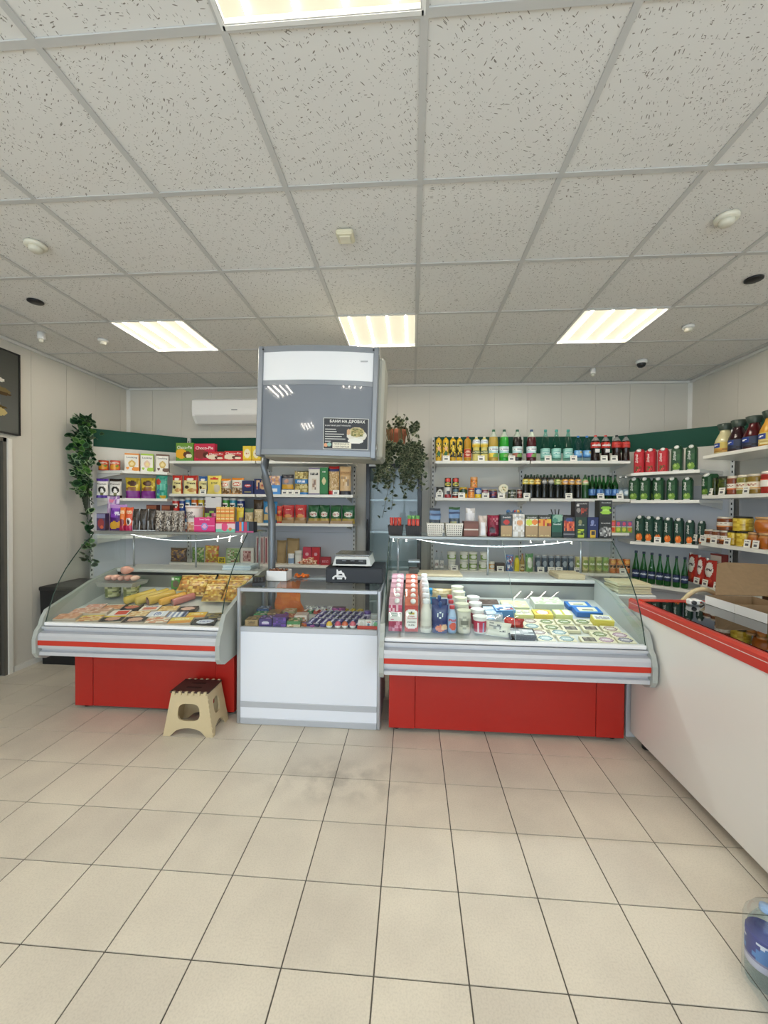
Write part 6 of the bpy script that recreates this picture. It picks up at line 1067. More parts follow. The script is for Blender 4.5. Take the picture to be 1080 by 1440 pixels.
def redm(): 
    L = ['b83a2e', ('r', .06, .24, .94, .72, 'f0eeea'), ('e', .5, .72, .44, .14, 'f0eeea'), ('e', .5, .24, .44, .14, 'f0eeea'), ('e', .42, .70, .12, .05, '8a9a3a'), ('e', .6, .70, .12, .05, 'c8a83a'), ('e', .5, .74, .05, .05, '4a4a44')]
    return m_gable(.083, .205, L, 'cf7058', 'eeecea', .078, txts=(('Очень', 'c0342c', -.05, .475, .6, .06), ('Вкусное', 'c0342c', .05, .405, .68, .06), ('молоко', '3a3836', 0, .29, .62, .045), ('3,2%', '3a3836', 0, .20, .46, .05)))[0]
WN = ['front', 'second from the front', 'third from the front', 'fourth from the front', 'fifth from the front', 'sixth from the front', 'rearmost']
def column(mk, n, x, y0, dy, f, name, cat, desc, group, lift=0):
    base = None
    for k in range(n):
        o = mk() if k == 0 else dup(base); base = base or o
        y = y0 + dy * k; o.name = name; o.location = (x, y, deckz(f, y) + .0115 + lift); o.rotation_euler = (0, 0, 0)
        pos = WN[k] if k < n - 1 or n == 1 else 'rearmost'
        tag(o, ('%s, %s in its column, dairy case' % (desc, pos)) if n > 1 else desc + ' in the dairy case', cat, group)
ZF = FR + .169
column(pink, 6, -.098, ZF + .018, .081, FR, 'milk_carton', 'milk carton', 'pink and white milk carton', 'pink milk cartons')
column(redm, 6, .003, ZF + .018, .081, FR, 'milk_carton', 'milk carton', 'red milk carton with white hexagon', 'red milk cartons')
column(lambda: m_bottle(.072, .205, 'milk', 'dcdad0', 'eceef0', (.06, .34, ['d8d6cc', ('l', .2, .3, .8, .6, 'b8b4aa')]))[0], 6, .094, ZF + .0, .086, FR, 'milk_bottle', 'milk bottle', 'cream milk bottle with white cap', 'milk bottles')
def spout(c, fr):
    o, d = m_bag(.10, .17, .05, [c, ('e', .5, .18, .3, .12, fr), ('e', .75, .22, .2, .1, 'e0b890'), ('e', .5, .66, .2, .1, 'd8e0dc'), ('e', .5, .66, .14, .07, c)]); b = B(); b.lathe([(.011, 0), (.011, .03), (.008, .036), (0, .036)], 12); b.ob('cap', mat('2a4f8a', .4), o, (0, 0, .155)); return o
column(lambda: spout('1c2f6c', 'd87a5a'), 2, .182, ZF + .0, .09, FR, 'yoghurt_pouch', 'yoghurt pouch', 'navy spouted pouch with peach print', 'yoghurt pouches')
column(lambda: m_bottle(.055, .17, 'milk', 'a8c0dc', 'c0303a', (.05, .6, ['9ab8dc', ('e', .55, .4, .25, .26, 'd85a48'), ('l', .2, .7, .8, .85, 'c03040')]))[0], 3, .256, ZF, .075, FR, 'yoghurt_bottle', 'yoghurt bottle', 'light blue yoghurt bottle with red cap', 'yoghurt bottles')
column(lambda: m_cup(.085, .135, ['d4d2c2', ('e', .5, .5, .3, .28, 'a8a89a'), ('e', .5, .5, .2, .2, 'd4d2c2'), ('l', .3, .45, .7, .6, '7a7a70')], 'd8d8be', taper=.95)[0], 5, .33, ZF + .01, .092, FR, 'cream_tub', 'tub', 'cream tub with pale green lid', 'cream tubs')
column(lambda: m_cup(.085, .10, ['e8e4e2', ('b', .1, .8, 'c02c50'), ('r', .3, .15, .42, .7, 'e8d0d8'), ('r', .55, .15, .7, .7, '9aa8d0')], 'eeeeea', taper=.84)[0], 4, .43, ZF + .01, .095, FR, 'yoghurt_cup', 'cup', 'white-lidded yoghurt cup with pink print', 'yoghurt cups')
bx = lambda w, l, h, top, side, **k: m_box(w, h, l, [side], side, top, nu=14, nv=4, **k)[0]
ov = lambda c, c2, extra=(): ['e6e1c6', ('e', .5, .5, .40, .42, c), ('e', .5, .5, .33, .34, c2), ('l', .3, .42, .7, .6, 'ececea')] + list(extra)
lst = [(622, 852, 'bread_pack', 'pack', 'tan flatbread pack at the rear', m_bag(.15, .07, .04, ['d8c49a', ('n', 0, 0, 1, 1, ['d8c49a', 'e4d4b0', 'c8ac78', 'd0b888'], 6)], None, 'pillow')[0], 0, .06),
 (608, 848, 'yoghurt_box', 'box', 'bright blue box at the rear', m_box(.05, .11, .04, ['3a9ad0', ('l', .1, .5, .9, .7, 'e8f0f4')], '2f86b8')[0], 0, 0), (647, 850, 'yoghurt_box', 'box', 'teal box with dark lettering at rear', m_box(.065, .10, .04, ['2f8aa8', ('l', .2, .4, .8, .6, '1c2a34'), ('b', .8, 1, '5ab0c8')], '2a7a94')[0], 0, 0)]
for k, (px_, py_) in enumerate(((664, 853), (661, 859), (668, 866), (690, 864), (694, 870), (684, 877))):
    lst.append((px_, py_, 'yoghurt_multipack', 'yoghurt pack', 'flat blue and white yoghurt multipack', bx(.105, .055, .045, ['c8dce8', ('n', 0, 0, 1, 1, ['dce8f0', '8ab8d8', 'e8eef2', '5a94c0', 'c8dce8'], 5)], 'd0dce4'), 0, 0))
lst += [(686, 855, 'cake_tray', 'tray', 'clear tray of dark chocolate cake', bx(.14, .10, .045, ['5a4a44', ('n', .1, .1, .9, .9, ['5a4a44', '4a3a36', '6a5a52'], 8), ('b', 0, .08, 'a8a8a4'), ('b', .92, 1, 'a8a8a4')], '8a8884'), 0, 0), (723, 856, 'salad_tray', 'tray', 'clear tray of pale yellow noodles', bx(.18, .11, .035, ['e0dca8', ('n', .06, .08, .94, .92, ['e4e0b0', 'd0c890', 'eeeac8', 'c8d0a8'], 10)], 'd0d4c0'), 0, 0), (768, 854, 'salad_tray', 'tray', 'clear domed tray of pale green salad', bx(.20, .12, .05, ['ccd6c0', ('n', .06, .08, .94, .92, ['d4dcc4', 'b8c8a4', 'e0e4d4', 'a8bc94'], 9)], 'c0c8bc'), 0, 0),
 (708, 866, 'cheese_box', 'box', 'blue and white open cheese carton', bx(.13, .09, .06, ['9ac0dc', ('r', .06, .08, .94, .92, 'd8e4ec'), ('n', .1, .1, .9, .6, ['3a5a8a', 'd8e4ec', 'a84a4a', '5a8ac0'], 5)], '4a8ac0'), .1, 0), (812, 855, 'butter_tray', 'tray', 'blue tray with pale label, rear one', bx(.16, .085, .03, ['2f78c8', ('r', .12, .18, .86, .86, 'e4e8c8'), ('r', .3, .35, .75, .48, '2a2e34')], '2a6ab4'), 0, 0), (825, 864, 'butter_tray', 'tray', 'blue tray with pale label, front one', bx(.17, .095, .035, ['2f78c8', ('r', .12, .18, .86, .86, 'e4e8c8'), ('r', .3, .35, .75, .48, '2a2e34')], '2a6ab4'), 0, 0),
 (735, 869, 'cheese_box', 'box', 'cream cheese box with two white labels', bx(.12, .08, .04, ['dce0a8', ('r', .12, .15, .46, .85, 'f0f0ea'), ('r', .54, .15, .88, .85, 'f0f0ea'), ('l', .15, .3, .85, .7, 'b8b4a0')], 'd0d490'), 0, 0), (762, 869, 'cheese_box', 'box', 'yellow cheese box with white round label', bx(.12, .08, .04, ['e4d060', ('e', .5, .5, .36, .4, 'd8843a'), ('e', .5, .5, .32, .36, 'f2f0ec')], 'd8c450'), 0, 0), (790, 869, 'cheese_box', 'box', 'cream and green cheese box', bx(.11, .08, .04, ['dce4a8', ('r', .1, .15, .42, .85, 'eef0e4'), ('r', .56, .1, .9, .85, 'eceaf0'), ('n', .42, 0, .56, 1, ['a8c060', 'e4d060'], 8)], 'd0d490'), 0, 0), (846, 878, 'cheese_box', 'box', 'yellow-edged cheese box near case end', bx(.12, .08, .045, ['e0d878', ('r', .08, .2, .9, .9, 'e8eaee'), ('l', .15, .3, .85, .8, '9a9aa0')], 'd8c850'), -.1, 0),
 (722, 886, 'snack_bow', 'pack', 'red bow-shaped snack wrapper', m_bag(.12, .07, .05, ['c8302a', ('n', 0, 0, 1, 1, ['c8302a', 'd84a3c', 'a82420'], 6)], None, 'pillow')[0], -.2, .012), (700, 896, 'cheese_bag', 'cheese bag', 'white wedge-shaped grated cheese bag', m_bag(.15, .085, .04, ['e6e4d4', ('n', .1, .55, .6, .95, ['9a9a98', 'd8d6cc', '6a6a6c'], 7), ('l', .55, .35, .8, .5, '5a5a58')], None, 'stand')[0], -.25, .014)]
cols = [('3a6a7a', 'a8c0c0', 'teal oval'), ('6a4a44', 'b8a8a0', 'brown oval'), ('4a5a3a', '8a9a6a', 'olive oval'), ('3a3a3c', '8a8478', 'black square'), ('8a6a80', 'c8b0c0', 'mauve oval'), ('4a4a58', '9a98a8', 'grey oval')]
grid = [(745, 877, 1), (768, 878, 2), (793, 878, 2), (819, 878, 2), (748, 884, 0), (775, 886, 2), (802, 887, 3), (830, 887, 3), (858, 888, 1), (757, 893, 1), (786, 893, 0), (843, 896, 2), (871, 897, 4), (768, 903, 0), (798, 904, 0), (829, 904, 3), (853, 905, 4), (879, 904, 5)]
for k, (px_, py_, c) in enumerate(grid):
    a, b_, n_ = cols[c]; lst.append((px_, py_, 'cheese_pack', 'cheese pack', 'cream cheese pack with %s label' % n_, bx(.102, .067, .018, ov(a, b_) if c != 3 else ['e6e1c6', ('r', .14, .14, .86, .86, a), ('n', .2, .2, .8, .8, [b_, '5a544a', 'c8c0ac', a], 5)], 'dcd6b4'), -.03 * (px_ - 740) / 60, 0))
out = case_row(lst, FR, ''); 
tags_ = [(o, it) for o, it in out]
def relabel2(lst, where, group):
    cnt = {}
    for o, it in lst: cnt.setdefault(it[1], []).append(o)
    for (d, L) in cnt.items():
        L.sort(key=lambda o: o.location.y)
        for i, o in enumerate(L):
            c = [t for q, t in lst if q is o][0][0]; n = len(L)
            s = '' if n == 1 else (', %s' % ('nearer one' if i == 0 else 'farther one') if n == 2 else ', %s of %s from the front' % (ORD[i + 1], NUM[n])); tag(o, d + where + s, c, group)
relabel2(tags_, ' in dairy case', 'dairy packs laid out in the dairy case')
def blacktray():
    root = thing('cheese_tray'); b = B(); b.prism([(-.07, 0), (.07, 0), (.08, .04), (-.08, .04)], -.05, .05, 'y'); b.ob('tray', BLACK, root)
    b = B(); b.grid(lambda u, v: (-.07 + .14 * u, -.045 + .09 * v, .041), 14, 10, paint(['c8ccce', ('n', 0, 0, 1, 1, ['e4e6e6', 'b8bcc0', '8a9094', 'd4d8da'], 5), ('b', 0, .1, '2a2c30'), ('b', .9, 1, '2a2c30')])); b.ob('film', FOIL, root); return root
p = ondeck(733, 899, FR); o = blacktray(); o.location = (p.x, FR + .145, deckz(FR, FR + .145) + .004); o.rotation_euler = (TILT, 0, -.05); tag(o, 'black tray of white cheese under shiny film in the dairy case', 'tray')
# worktop goods
t = thing('cutting_board', 'pale wooden cutting board on the dairy case worktop', 'board', (.22, FR + .83, .9555)); b = B(); b.cbox(-.17, -.11, 0, .17, .11, .016, .004); b.ob('slab', mat('d0bfa2', .6, vary=.25, bscale=30), t)
t = thing('glass_canister', 'clear square canister with silver lid on the dairy case worktop', 'canister', (.02, FR + .86, .9555))
b = B(); b.cbox(-.045, -.045, 0, .045, .045, .09, .006); b.ob('body', CLEAR, t); b = B(); b.cbox(-.041, -.041, .004, .041, .041, .045, .004); b.ob('contents', mat('4a4844', .6), t); b = B(); b.cbox(-.048, -.048, .09, .048, .048, .108, .005); b.ob('lid', ALU, t)
for k, (n, lb, x, y, w, l, h, c) in enumerate((('paper_stack', 'stack of brown wrapping paper on the dairy case worktop', 1.19, FR + .82, .19, .22, .035, 'b8a98c'), ('paper_stack', 'stack of cream paper bags on the worktop end', 1.385, FR + .74, .0, .0, 0, ''))):
    if not w: continue
    b = B(); rr = random.Random(k)
    for q in range(6): dx, dy = rr.uniform(-.008, .008), rr.uniform(-.008, .008); b.box(-w / 2 + dx, -l / 2 + dy, q * h / 6, w / 2 + dx, l / 2 + dy, (q + .85) * h / 6, c)
    tag(b.ob(n, MATTE, None, (x, y, .9555)), lb, 'paper')
b = B(); rr = random.Random(21)
for q in range(5): dx, dy = rr.uniform(-.008, .008), rr.uniform(-.006, .006); b.box(-.12 + dx, -.09 + dy, q * .007, .12 + dx, .09 + dy, q * .007 + .006, rr.choice(['c8d4dc', 'dce2e4', 'b8c8d4']))
tag(b.ob('paper_stack', MATTE, None, (-1.44, FL + .84, .9555)), 'stack of pale blue wrapping sheets on the sausage case worktop', 'paper')
t = thing('paper_bag_stack', 'stack of cream paper bags by the red freezer rim', 'paper', (1.545, 2.95, 0)); b = B(); rr = random.Random(9)
for q in range(8): dx, dy = rr.uniform(-.01, .01), rr.uniform(-.01, .01); b.box(-.11 + dx, -.10 + dy, .90 + q * .009, .11 + dx, .10 + dy, .9075 + q * .009, rr.choice(['d8cfae', 'e0d8bc', 'cfc4a0']))
b.ob('bags', MATTE, t); b = B(); b.cbox(-.13, -.12, 0, .13, .12, .895, .008); b.ob('plinth', mat('d8dad8', .4), t)
# ================================================================== inside the sausage case
def sausage(L, r, c, end=None):
    b = B(); n = 10; P = [(0, 0)] + [(r * math.sin(PI / 2 * i / 4), r * .5 * (1 - math.cos(PI / 2 * i / 4))) for i in range(1, 5)]; P += [(r, L - r * .5)] + [(r * math.cos(PI / 2 * i / 4), L - r * .5 + r * .5 * math.sin(PI / 2 * i / 4)) for i in range(1, 5)]
    if end: P = [(r * .94, 0)] + P[4:]
    b.lathe(P, 16, c, fn=(lambda u, v: end if v < 0 else c)); 
    if end: b.lathe([(r * .93, -.001), (0, -.001)][::-1] + [], 16, end)
    return b.ob('sausage', GLOSS)
def put(px_, py_, f, o, name, cat, label, rx, rz, dz=0, grp=None):
    p = ondeck(px_, py_, f); y_ = min(f + .685, max(p.y, f + (.178 if 'pack' in name else .14))); o.name = name; o.location = (p.x, y_, p.z + (y_ - p.y) * .2016 + dz + .0015); deckrot(o, rx, rz); return tag(o, label, cat, grp)
LAYX = -PI / 2 + TILT
saus = [(.23, .030, 'c8aa4c', None, 'slim yellow sausage beside the raised tray'), (.25, .032, 'c0a44e', None, 'thick olive-yellow sausage in the middle'), (.20, .034, 'c8a44a', 'c49a92', 'thick yellow-cased sausage with pink cut end'), (.20, .028, 'cf9a3a', None, 'orange smoked sausage behind the cut one'), (.17, .027, 'b8726a', 'c49a92', 'short dark pink sausage with cut end')]
sx0 = -2.135
for k, (L, r, c, e, lb) in enumerate(saus):
    o = sausage(L, r, c, e); y = FL + .375 - .012 * (k % 2); o.location = (sx0 + .094 * k, y, deckz(FL, y) + r + .003); deckrot(o, -PI / 2, -.62); o.name = 'sausage'; tag(o, lb + ' in the left case', 'sausage', 'sausages in the left case')
fl = lambda w, l, h, L, s: m_box(w, h, l, [s], s, L, nu=16, nv=4, mt=FOIL)[0]
bac = ['d8a088', ('n', 0, 0, 1, 1, ['e0a890', 'c87a64', 'f0d8c4', 'd0907a'], 7)]
packs = [(.03, ['d09a7c', ('b', .2, .35, 'e4c4a8'), ('b', .55, .7, 'c88a68'), ('n', 0, 0, 1, 1, ['d8a080', 'c88a68', 'e0b498'], 7)], 'clear pack of pink frankfurters at the case corner', 'sausage pack'), (.03, ['d8a894', ('n', 0, 0, 1, 1, ['d8a894', 'c8907a', 'e8ccb8'], 6)], 'clear pack of pale pink sausages', 'sausage pack'), (.035, ['cfa58e', ('n', 0, 0, 1, 1, ['cfa58e', 'b88a74', 'e0c4b0'], 5)], 'film pack of sliced poultry meat', 'meat pack'),
 (.02, ['e4dcd4', ('r', .3, .1, .95, .9, 'cc4a34')], 'white and red flat meat pack', 'meat pack'), (.018, ['dcc090', ('b', .3, .5, 'c88a5a'), ('n', 0, 0, 1, 1, ['dcc090', 'c89a6a', 'ead8b0'], 7)], 'flat pack of orange-tan meat strips', 'meat pack'), (.018, ['d8b478', ('n', 0, 0, 1, 1, ['d8b478', 'c07a4a', 'e8d0a0'], 8), ('b', .85, 1, 'e0c83a')], 'flat pack of striped bacon with yellow edge', 'bacon pack'),
 (.018, ['2e2a2c', ('e', .5, .5, .34, .3, 'c89a84'), ('b', .8, 1, 'e0c02c')], 'black flat pack with pink meat window', 'meat pack'), (.018, ['342e30', ('e', .5, .5, .34, .32, 'd0a890'), ('l', .1, .1, .9, .25, '8a7a78')], 'dark flat pack with two meat slices', 'meat pack'), (.02, ['d8dce8', ('r', .25, 0, .75, 1, 'f0f2f6'), ('l', .3, .2, .7, .8, '6a7ab0')], 'white and blue price-labelled pack', 'meat pack'), (.02, ['8a94b8', ('r', .1, 0, .22, 1, 'e8eaf0'), ('r', .36, 0, .48, 1, 'e8eaf0'), ('r', .62, 0, .74, 1, 'e8eaf0'), ('r', .84, 0, .92, 1, '3a4064')], 'blue and white striped flat pack', 'meat pack'),
 (.02, ['e0cbb0', ('n', 0, 0, 1, 1, ['e0cbb0', 'd08a6a', 'f0e4d0'], 6)], 'pale flat pack of sliced meat', 'meat pack'), (.02, ['e0b848', ('b', 0, .4, 'd88a3a'), ('l', .2, .6, .8, .75, 'f4ecd0')], 'yellow and orange cheese slice pack, rear', 'cheese pack'), (.022, ['e4c860', ('b', 0, .45, 'd8943a'), ('l', .2, .6, .8, .8, 'f4ecd0')], 'yellow and orange cheese slice pack, front', 'cheese pack'), (.02, ['2c2c30', ('e', .55, .42, .38, .34, 'd8dcec'), ('l', .3, .36, .8, .5, '4a5a9a')], 'black pack with white oval label', 'meat pack'), (.02, ['3a3a38', ('n', 0, 0, 1, 1, ['3a3a38', '8a7a4a', '5a5a54'], 5)], 'dark speckled flat pack by the case end', 'meat pack')]
ROWF = [0, 5, 6, 7, 10, 12, 13]; ROWM = [1, 2, 3, 4, 8, 9, 11, 14]
for j_, (idx, y, n) in enumerate(((ROWF, FL + .145, 7), (ROWM, FL + .228, 8))):
    for q, i_ in enumerate(idx):
        h, L, lb, cat = packs[i_]; x = -2.36 + (.162 if n == 7 else .1405) * q + .03 * j_
        o = fl(.148 if n == 7 else .128, .082, h * .9, L, 'c8b8a4' if L[0] != '2c2c30' else '2c2c30'); o.name = 'meat_pack'; o.location = (x, y, deckz(FL, y) + .002); deckrot(o, 0, .16); tag(o, lb, cat, 'flat packs in the sausage case')
more = [(.02, ['d8a894', ('n', 0, 0, 1, 1, ['d8a894', 'c88a78', 'e8ccc0'], 6)], 'pink sliced ham pack', 'ham pack'), (.02, ['c8906a', ('n', 0, 0, 1, 1, ['c8906a', 'b87a58', 'd8a880'], 6), ('b', .85, 1, 'e0d8c8')], 'tan smoked meat pack', 'meat pack'), (.022, ['2f2c30', ('e', .5, .5, .36, .34, 'b86a58'), ('l', .1, .84, .9, .94, 'c8b87a')], 'black pack with dark red sausage slices', 'sausage pack'), (.02, ['e0d8cc', ('r', .1, .12, .9, .6, 'c87a68'), ('l', .15, .7, .85, .86, '5a6aa0')], 'white pack with rosy meat window', 'meat pack'), (.02, ['d8b878', ('n', 0, 0, 1, 1, ['d8b878', 'c89a5a', 'e8d0a0'], 6)], 'golden smoked cheese pack', 'cheese pack'), (.022, ['3a3234', ('e', .5, .5, .36, .34, 'd8b0a0')], 'dark brown pack with pale meat window', 'meat pack')]
for q, (h, L, lb, cat) in enumerate(more):
    y = FL + .310; o = fl(.128, .078, h, L, 'c8b8a4' if L[0][0] > '4' else L[0]); o.name = 'meat_pack'; o.location = (-2.30 + .1405 * q, y, deckz(FL, y) + .002); deckrot(o, 0, .16); tag(o, lb + ' in the third row of the sausage case', cat, 'flat packs in the sausage case')
chips = lambda s, c: m_bag(.148, .145, .048, [c, ('n', 0, 0, 1, 1, [c, 'c49838', 'a0702a', 'd8b868', 'b07a30', '8a5c28'], 8), ('b', 0, .06, 'd8bc78'), ('b', .94, 1, 'd8bc78')], None, 'pillow', seed=s)[0]
rr = random.Random(12); nb = 0
for j_ in range(3):
    for q in range([2, 3, 4][j_]):
        o = chips(nb, ['b88a3a', 'c8852e', 'bc8c3c', 'd08020', 'c0923c', 'b87836', 'c49c58'][nb % 7]); y = FL + .415 + .086 * j_; x = [-1.485, -1.66, -1.79][j_] + .152 * q + rr.uniform(-.008, .008)
        o.location = (x, y, deckz(FL, y) + .028); deckrot(o, -PI / 2 + [.66, .70, .72][j_] + rr.uniform(-.08, .08), rr.uniform(-.07, .07)); o.name = 'dried_fish_bag'; nb += 1
        tag(o, 'crumpled amber dried fish bag, %s from the left in the %s row' % (ORD[q + 1], ['front', 'middle', 'rear'][j_]), 'snack bag', 'heap of dried fish bags')
for px_, py_, w, h, L, lb in ((253, 826, .075, .095, ['4a8a3a', ('e', .5, .42, .36, .3, '6a5a48'), ('r', .05, .75, .35, .95, 'e4e0dc'), ('l', .4, .8, .9, .9, 'd8e4c8')], 'green meat carton standing at the rear'), (273, 828, .085, .085, ['26264e', ('e', .55, .6, .25, .16, 'b83a48'), ('l', .4, .56, .75, .64, 'e8dce4'), ('b', 0, .1, '1a1a38')], 'navy carton with red badge at the rear'), (328, 830, .08, .10, ['5a9a44', ('e', .5, .42, .36, .3, '6a5a44'), ('b', .85, 1, '78b060')], 'green meat carton next to the case end'), (212, 815, .06, .06, ['5a9a44', ('l', .2, .4, .8, .6, '2a5a24')], 'small bright green carton behind the raw meat')):
    put(px_, py_, FL, m_box(w, h, .04, L, L[0])[0], 'meat_carton', 'carton', lb, -TILT, 0, .006, 'cartons at the back of the sausage case')
# raised tray with raw chicken on tubs
p = ondeck(170, 843, FL)
for k, dx in enumerate((-.08, .07)):
    o = m_cup(.11, .085, ['8a8a5a', ('n', 0, 0, 1, 1, ['9a9a60', '6a7040', 'b8b488', '5a5a3a'], 6)], 'd8d8d0', taper=.92)[0]; o.name = 'olive_tub'; o.location = (p.x + dx, p.y + .02, deckz(FL, p.y + .02) + .013); tag(o, '%s clear olive tub under the raw chicken tray' % ['left', 'right'][k], 'tub', 'olive tubs')
zt_ = deckz(FL, p.y + .02) + .106
t = thing('meat_tray', 'steel tray of raw chicken raised on tubs in the sausage case', 'tray', (p.x, p.y + .02, zt_)); b = B(); b.prism([(-.135, 0), (.135, 0), (.15, .03), (-.15, .03)], -.09, .09, 'y'); b.ob('pan', STEEL, t)
rr = random.Random(2)
for k in range(6):
    b = B(); r = [.022, .024, .021, .024, .022, .032][k]; L = .09
    b.lathe([(0, 0), (r * .7, .008), (r, .03), (r * .85, .06), (r * .35, .085), (0, L)], 12, rr.choice(['d8a494', 'e0b8a4', 'cc9484', 'e4c4b4'])); o = b.ob('raw_chicken_piece', GLOSS, None, (p.x - .105 + .052 * k, p.y - .03, zt_ + .033 + r) if k < 5 else (p.x + .01, p.y - .02, zt_ + .117), (-PI / 2, 0, -.12 if k < 5 else -.9))
    tag(o, ('raw chicken piece on the steel tray, %s of five from the left' % ORD[k + 1]) if k < 5 else 'large raw chicken piece on top of the others on the steel tray', 'chicken', 'raw chicken pieces')
# ================================================================== inside and on the glass counter
CF = .657
def onc(px_, py_, z=CF): return ray_at(px_, py_, 0.0, z)
def putc(px_, py_, o, name, cat, label, rz=0, rx=0, dz=0, grp=None, z=CF):
    p = onc(px_, py_, z); o.name = name; o.location = (max(-1.095, p.x), min(3.03, p.y), z + dz + .001); o.rotation_euler = (rx, 0, rz); return tag(o, label, cat, grp)
def snack(c, L, w=.085, l=.10, h=.04, s=0): return m_bag(w, l, h, [c] + L, None, 'pillow', seed=s)[0]
sn = [(348, 884, .085, .05, ['a8895e', ('e', .5, .5, .3, .2, '8a6a44'), ('l', .2, .6, .8, .8, '5a4a34')], 'kraft brown snack box in the counter corner'), (349, 873, .09, .06, ['3a2470', ('e', .5, .5, .3, .2, 'd8d0e0'), ('l', .2, .3, .8, .45, 'c8a0d8')], 'dark purple snack box in the counter'), (354, 863, .09, .06, ['4a2a86', ('n', 0, 0, 1, 1, ['4a2a86', '3a2068', '6a3aa0'], 5)], 'purple snack box behind a darker one in the counter'), (368, 884, .08, .05, ['3a7a44', ('b', 0, .5, 'd8c8a8'), ('n', .1, .05, .9, .5, ['d8c8a8', 'a8805a', 'e8dcc4'], 6)], 'green and cream nut pack in the counter'), (371, 872, .085, .055, ['2f8a4a', ('b', .5, .9, '8a6a44'), ('l', .1, .2, .9, .4, 'e0d8b8')], 'bright green nut pack in the counter'), (378, 861, .09, .06, ['8a6a3c', ('n', 0, 0, 1, 1, ['8a6a3c', '6a4e2a', 'b08a54'], 6)], 'brown nut pack in the counter'), (366, 856, .09, .05, ['a84a30', ('l', .2, .3, .8, .7, 'd8a068')], 'rust orange nut pack at the rear'), (392, 886, .10, .05, ['e0ccc0', ('e', .35, .5, .25, .3, 'd88a5a'), ('b', 0, .3, '5a6aa0'), ('n', .5, .2, .95, .9, ['e4d4c8', 'b87a54'], 6)], 'pale pink and blue nut pack in the counter'), (398, 876, .10, .05, ['2a4a7a', ('e', .5, .5, .36, .3, 'a86a4a'), ('l', .1, .6, .9, .8, 'c8d0e0')], 'navy nut pack in the glass counter'), (409, 869, .10, .06, ['a87a54', ('n', 0, 0, 1, 1, ['b8865a', '8a5a3a', 'd8b08a', '9a6a48'], 9)], 'clear pack of orange peanuts'), (391, 855, .12, .08, ['a8a078', ('e', .3, .6, .25, .25, '7a3aa0'), ('e', .68, .5, .2, .26, 'd8c03a'), ('l', .1, .2, .9, .4, 'd8d4c4')], 'beige box with purple and yellow print')]
for k, (px_, py_, w, h, L, lb) in enumerate(sn):
    c_, r_ = k % 4, k // 4; x = -1.095 + .098 * c_ + (.02 if r_ == 1 else 0); y = 2.69 + .102 * r_; hh = .045 + .012 * ((k * 7) % 3)
    o = m_box(.088, hh, .092, L, L[0], [L[0]] + [('n', .05, .05, .95, .95, [L[0], L[0], (L[-1][-1] if isinstance(L[-1][-1], str) else L[-1][5][0])], 6)], mt=FOIL)[0]
    o.name = 'snack_pack'; o.location = (x, y, CF + .001); o.rotation_euler = (0, 0, .08); tag(o, lb, 'snack pack', 'snack packs in the counter')
barc = ['3a3470', '2c2a5c', '4a3a86', '342f66', '5a4a94', '28304e']
n = 0
for j in range(3):
    for k in range(8):
        y = 2.725 + j * .098; x = -.685 + k * .047 + j * .012; c = barc[(k + 2 * j) % 6]
        o = m_box(.040, .022, .092, [c], c, [c, ('r', .25, .1, .75, .9, ['8a84b8', '6a64a0', 'a89ac8'][(k + j) % 3]), ('l', .35, .15, .65, .85, 'e0dcec'), ('b', 0, .06, 'b8b8c4'), ('b', .94, 1, 'b8b8c4')], nu=10, nv=3, mt=FOIL)[0]
        o.name = 'chocolate_bar'; o.location = (x, y, CF + .012 * 0); o.rotation_euler = (.22, 0, -.28); o.location.z = CF + .012
        tag(o, 'dark blue-purple chocolate bar, row %s from the front, %s of eight from the left' % (['one', 'two', 'three'][j], ORD[k + 1]), 'chocolate bar', 'chocolate bars in the counter')
for k, (px_, c) in enumerate(((444, '2f8a5a'), (452, 'c04a3a'), (460, 'b83030'), (468, '6a9a3a'), (437, 'b86a4a'))):
    putc(px_, 856, m_box(.035, .02, .06, [c], c, [c, ('r', .3, .1, .7, .9, 'e0dcd0')], nu=8, nv=3)[0], 'candy_pack', 'candy pack', ['green', 'orange-red', 'red', 'lime green', 'brown-pink'][k] + ' sweet pack behind the chocolate bars', -.3, .2, .006, 'bright sweet packs in the counter')
for k, px_ in enumerate((476, 485, 495, 505)): putc(px_ + 4, 857, m_box(.036, .02, .06, ['e0c02c'], 'd0ae20', ['e4c832', ('l', .2, .2, .8, .8, 'a87a1c')], nu=8, nv=3)[0], 'candy_pack', 'candy pack', 'yellow sweet pack, %s of four from the left, counter' % ORD[k + 1], -.5, .25, .010, 'yellow sweet packs')
for k, (px_, py_, c, nm) in enumerate(((424, 879, 'e0703a', 'orange'), (434, 880, 'b85aa8', 'pink'), (447, 879, 'd8683a', 'rust orange'))): putc(px_, py_, m_box(.022, .012, .10, [c], c, [c, ('l', .2, .1, .8, .9, '3a2c34')], nu=6, nv=3)[0], 'chocolate_bar', 'chocolate bar', 'slim %s bar slanting at the front of the counter' % nm, .95, 0, 0, 'slim bars at the counter front')
for k, (px_, c) in enumerate(((463, 'd8b040'), (475, 'c84a6a'), (485, 'c8603a'), (496, 'c85a6a'))):
    b = B(); b.lathe([(0, 0), (.014, .003), (.021, .014), (.022, .024), (.017, .04), (.008, .049), (0, .051)], 18, fn=lambda u, v, c=c: 'ece8e4' if v < .45 else (c if v > .62 or .2 < (u * 6) % 1 < .6 else '7a8ac0')); o = b.ob('egg', FOIL)
    putc(px_, 884, o, 'chocolate_egg', 'chocolate egg', 'white foil chocolate egg with coloured top, %s of four from the left' % ORD[k + 1], 0, 0, 0, 'chocolate eggs in the counter')
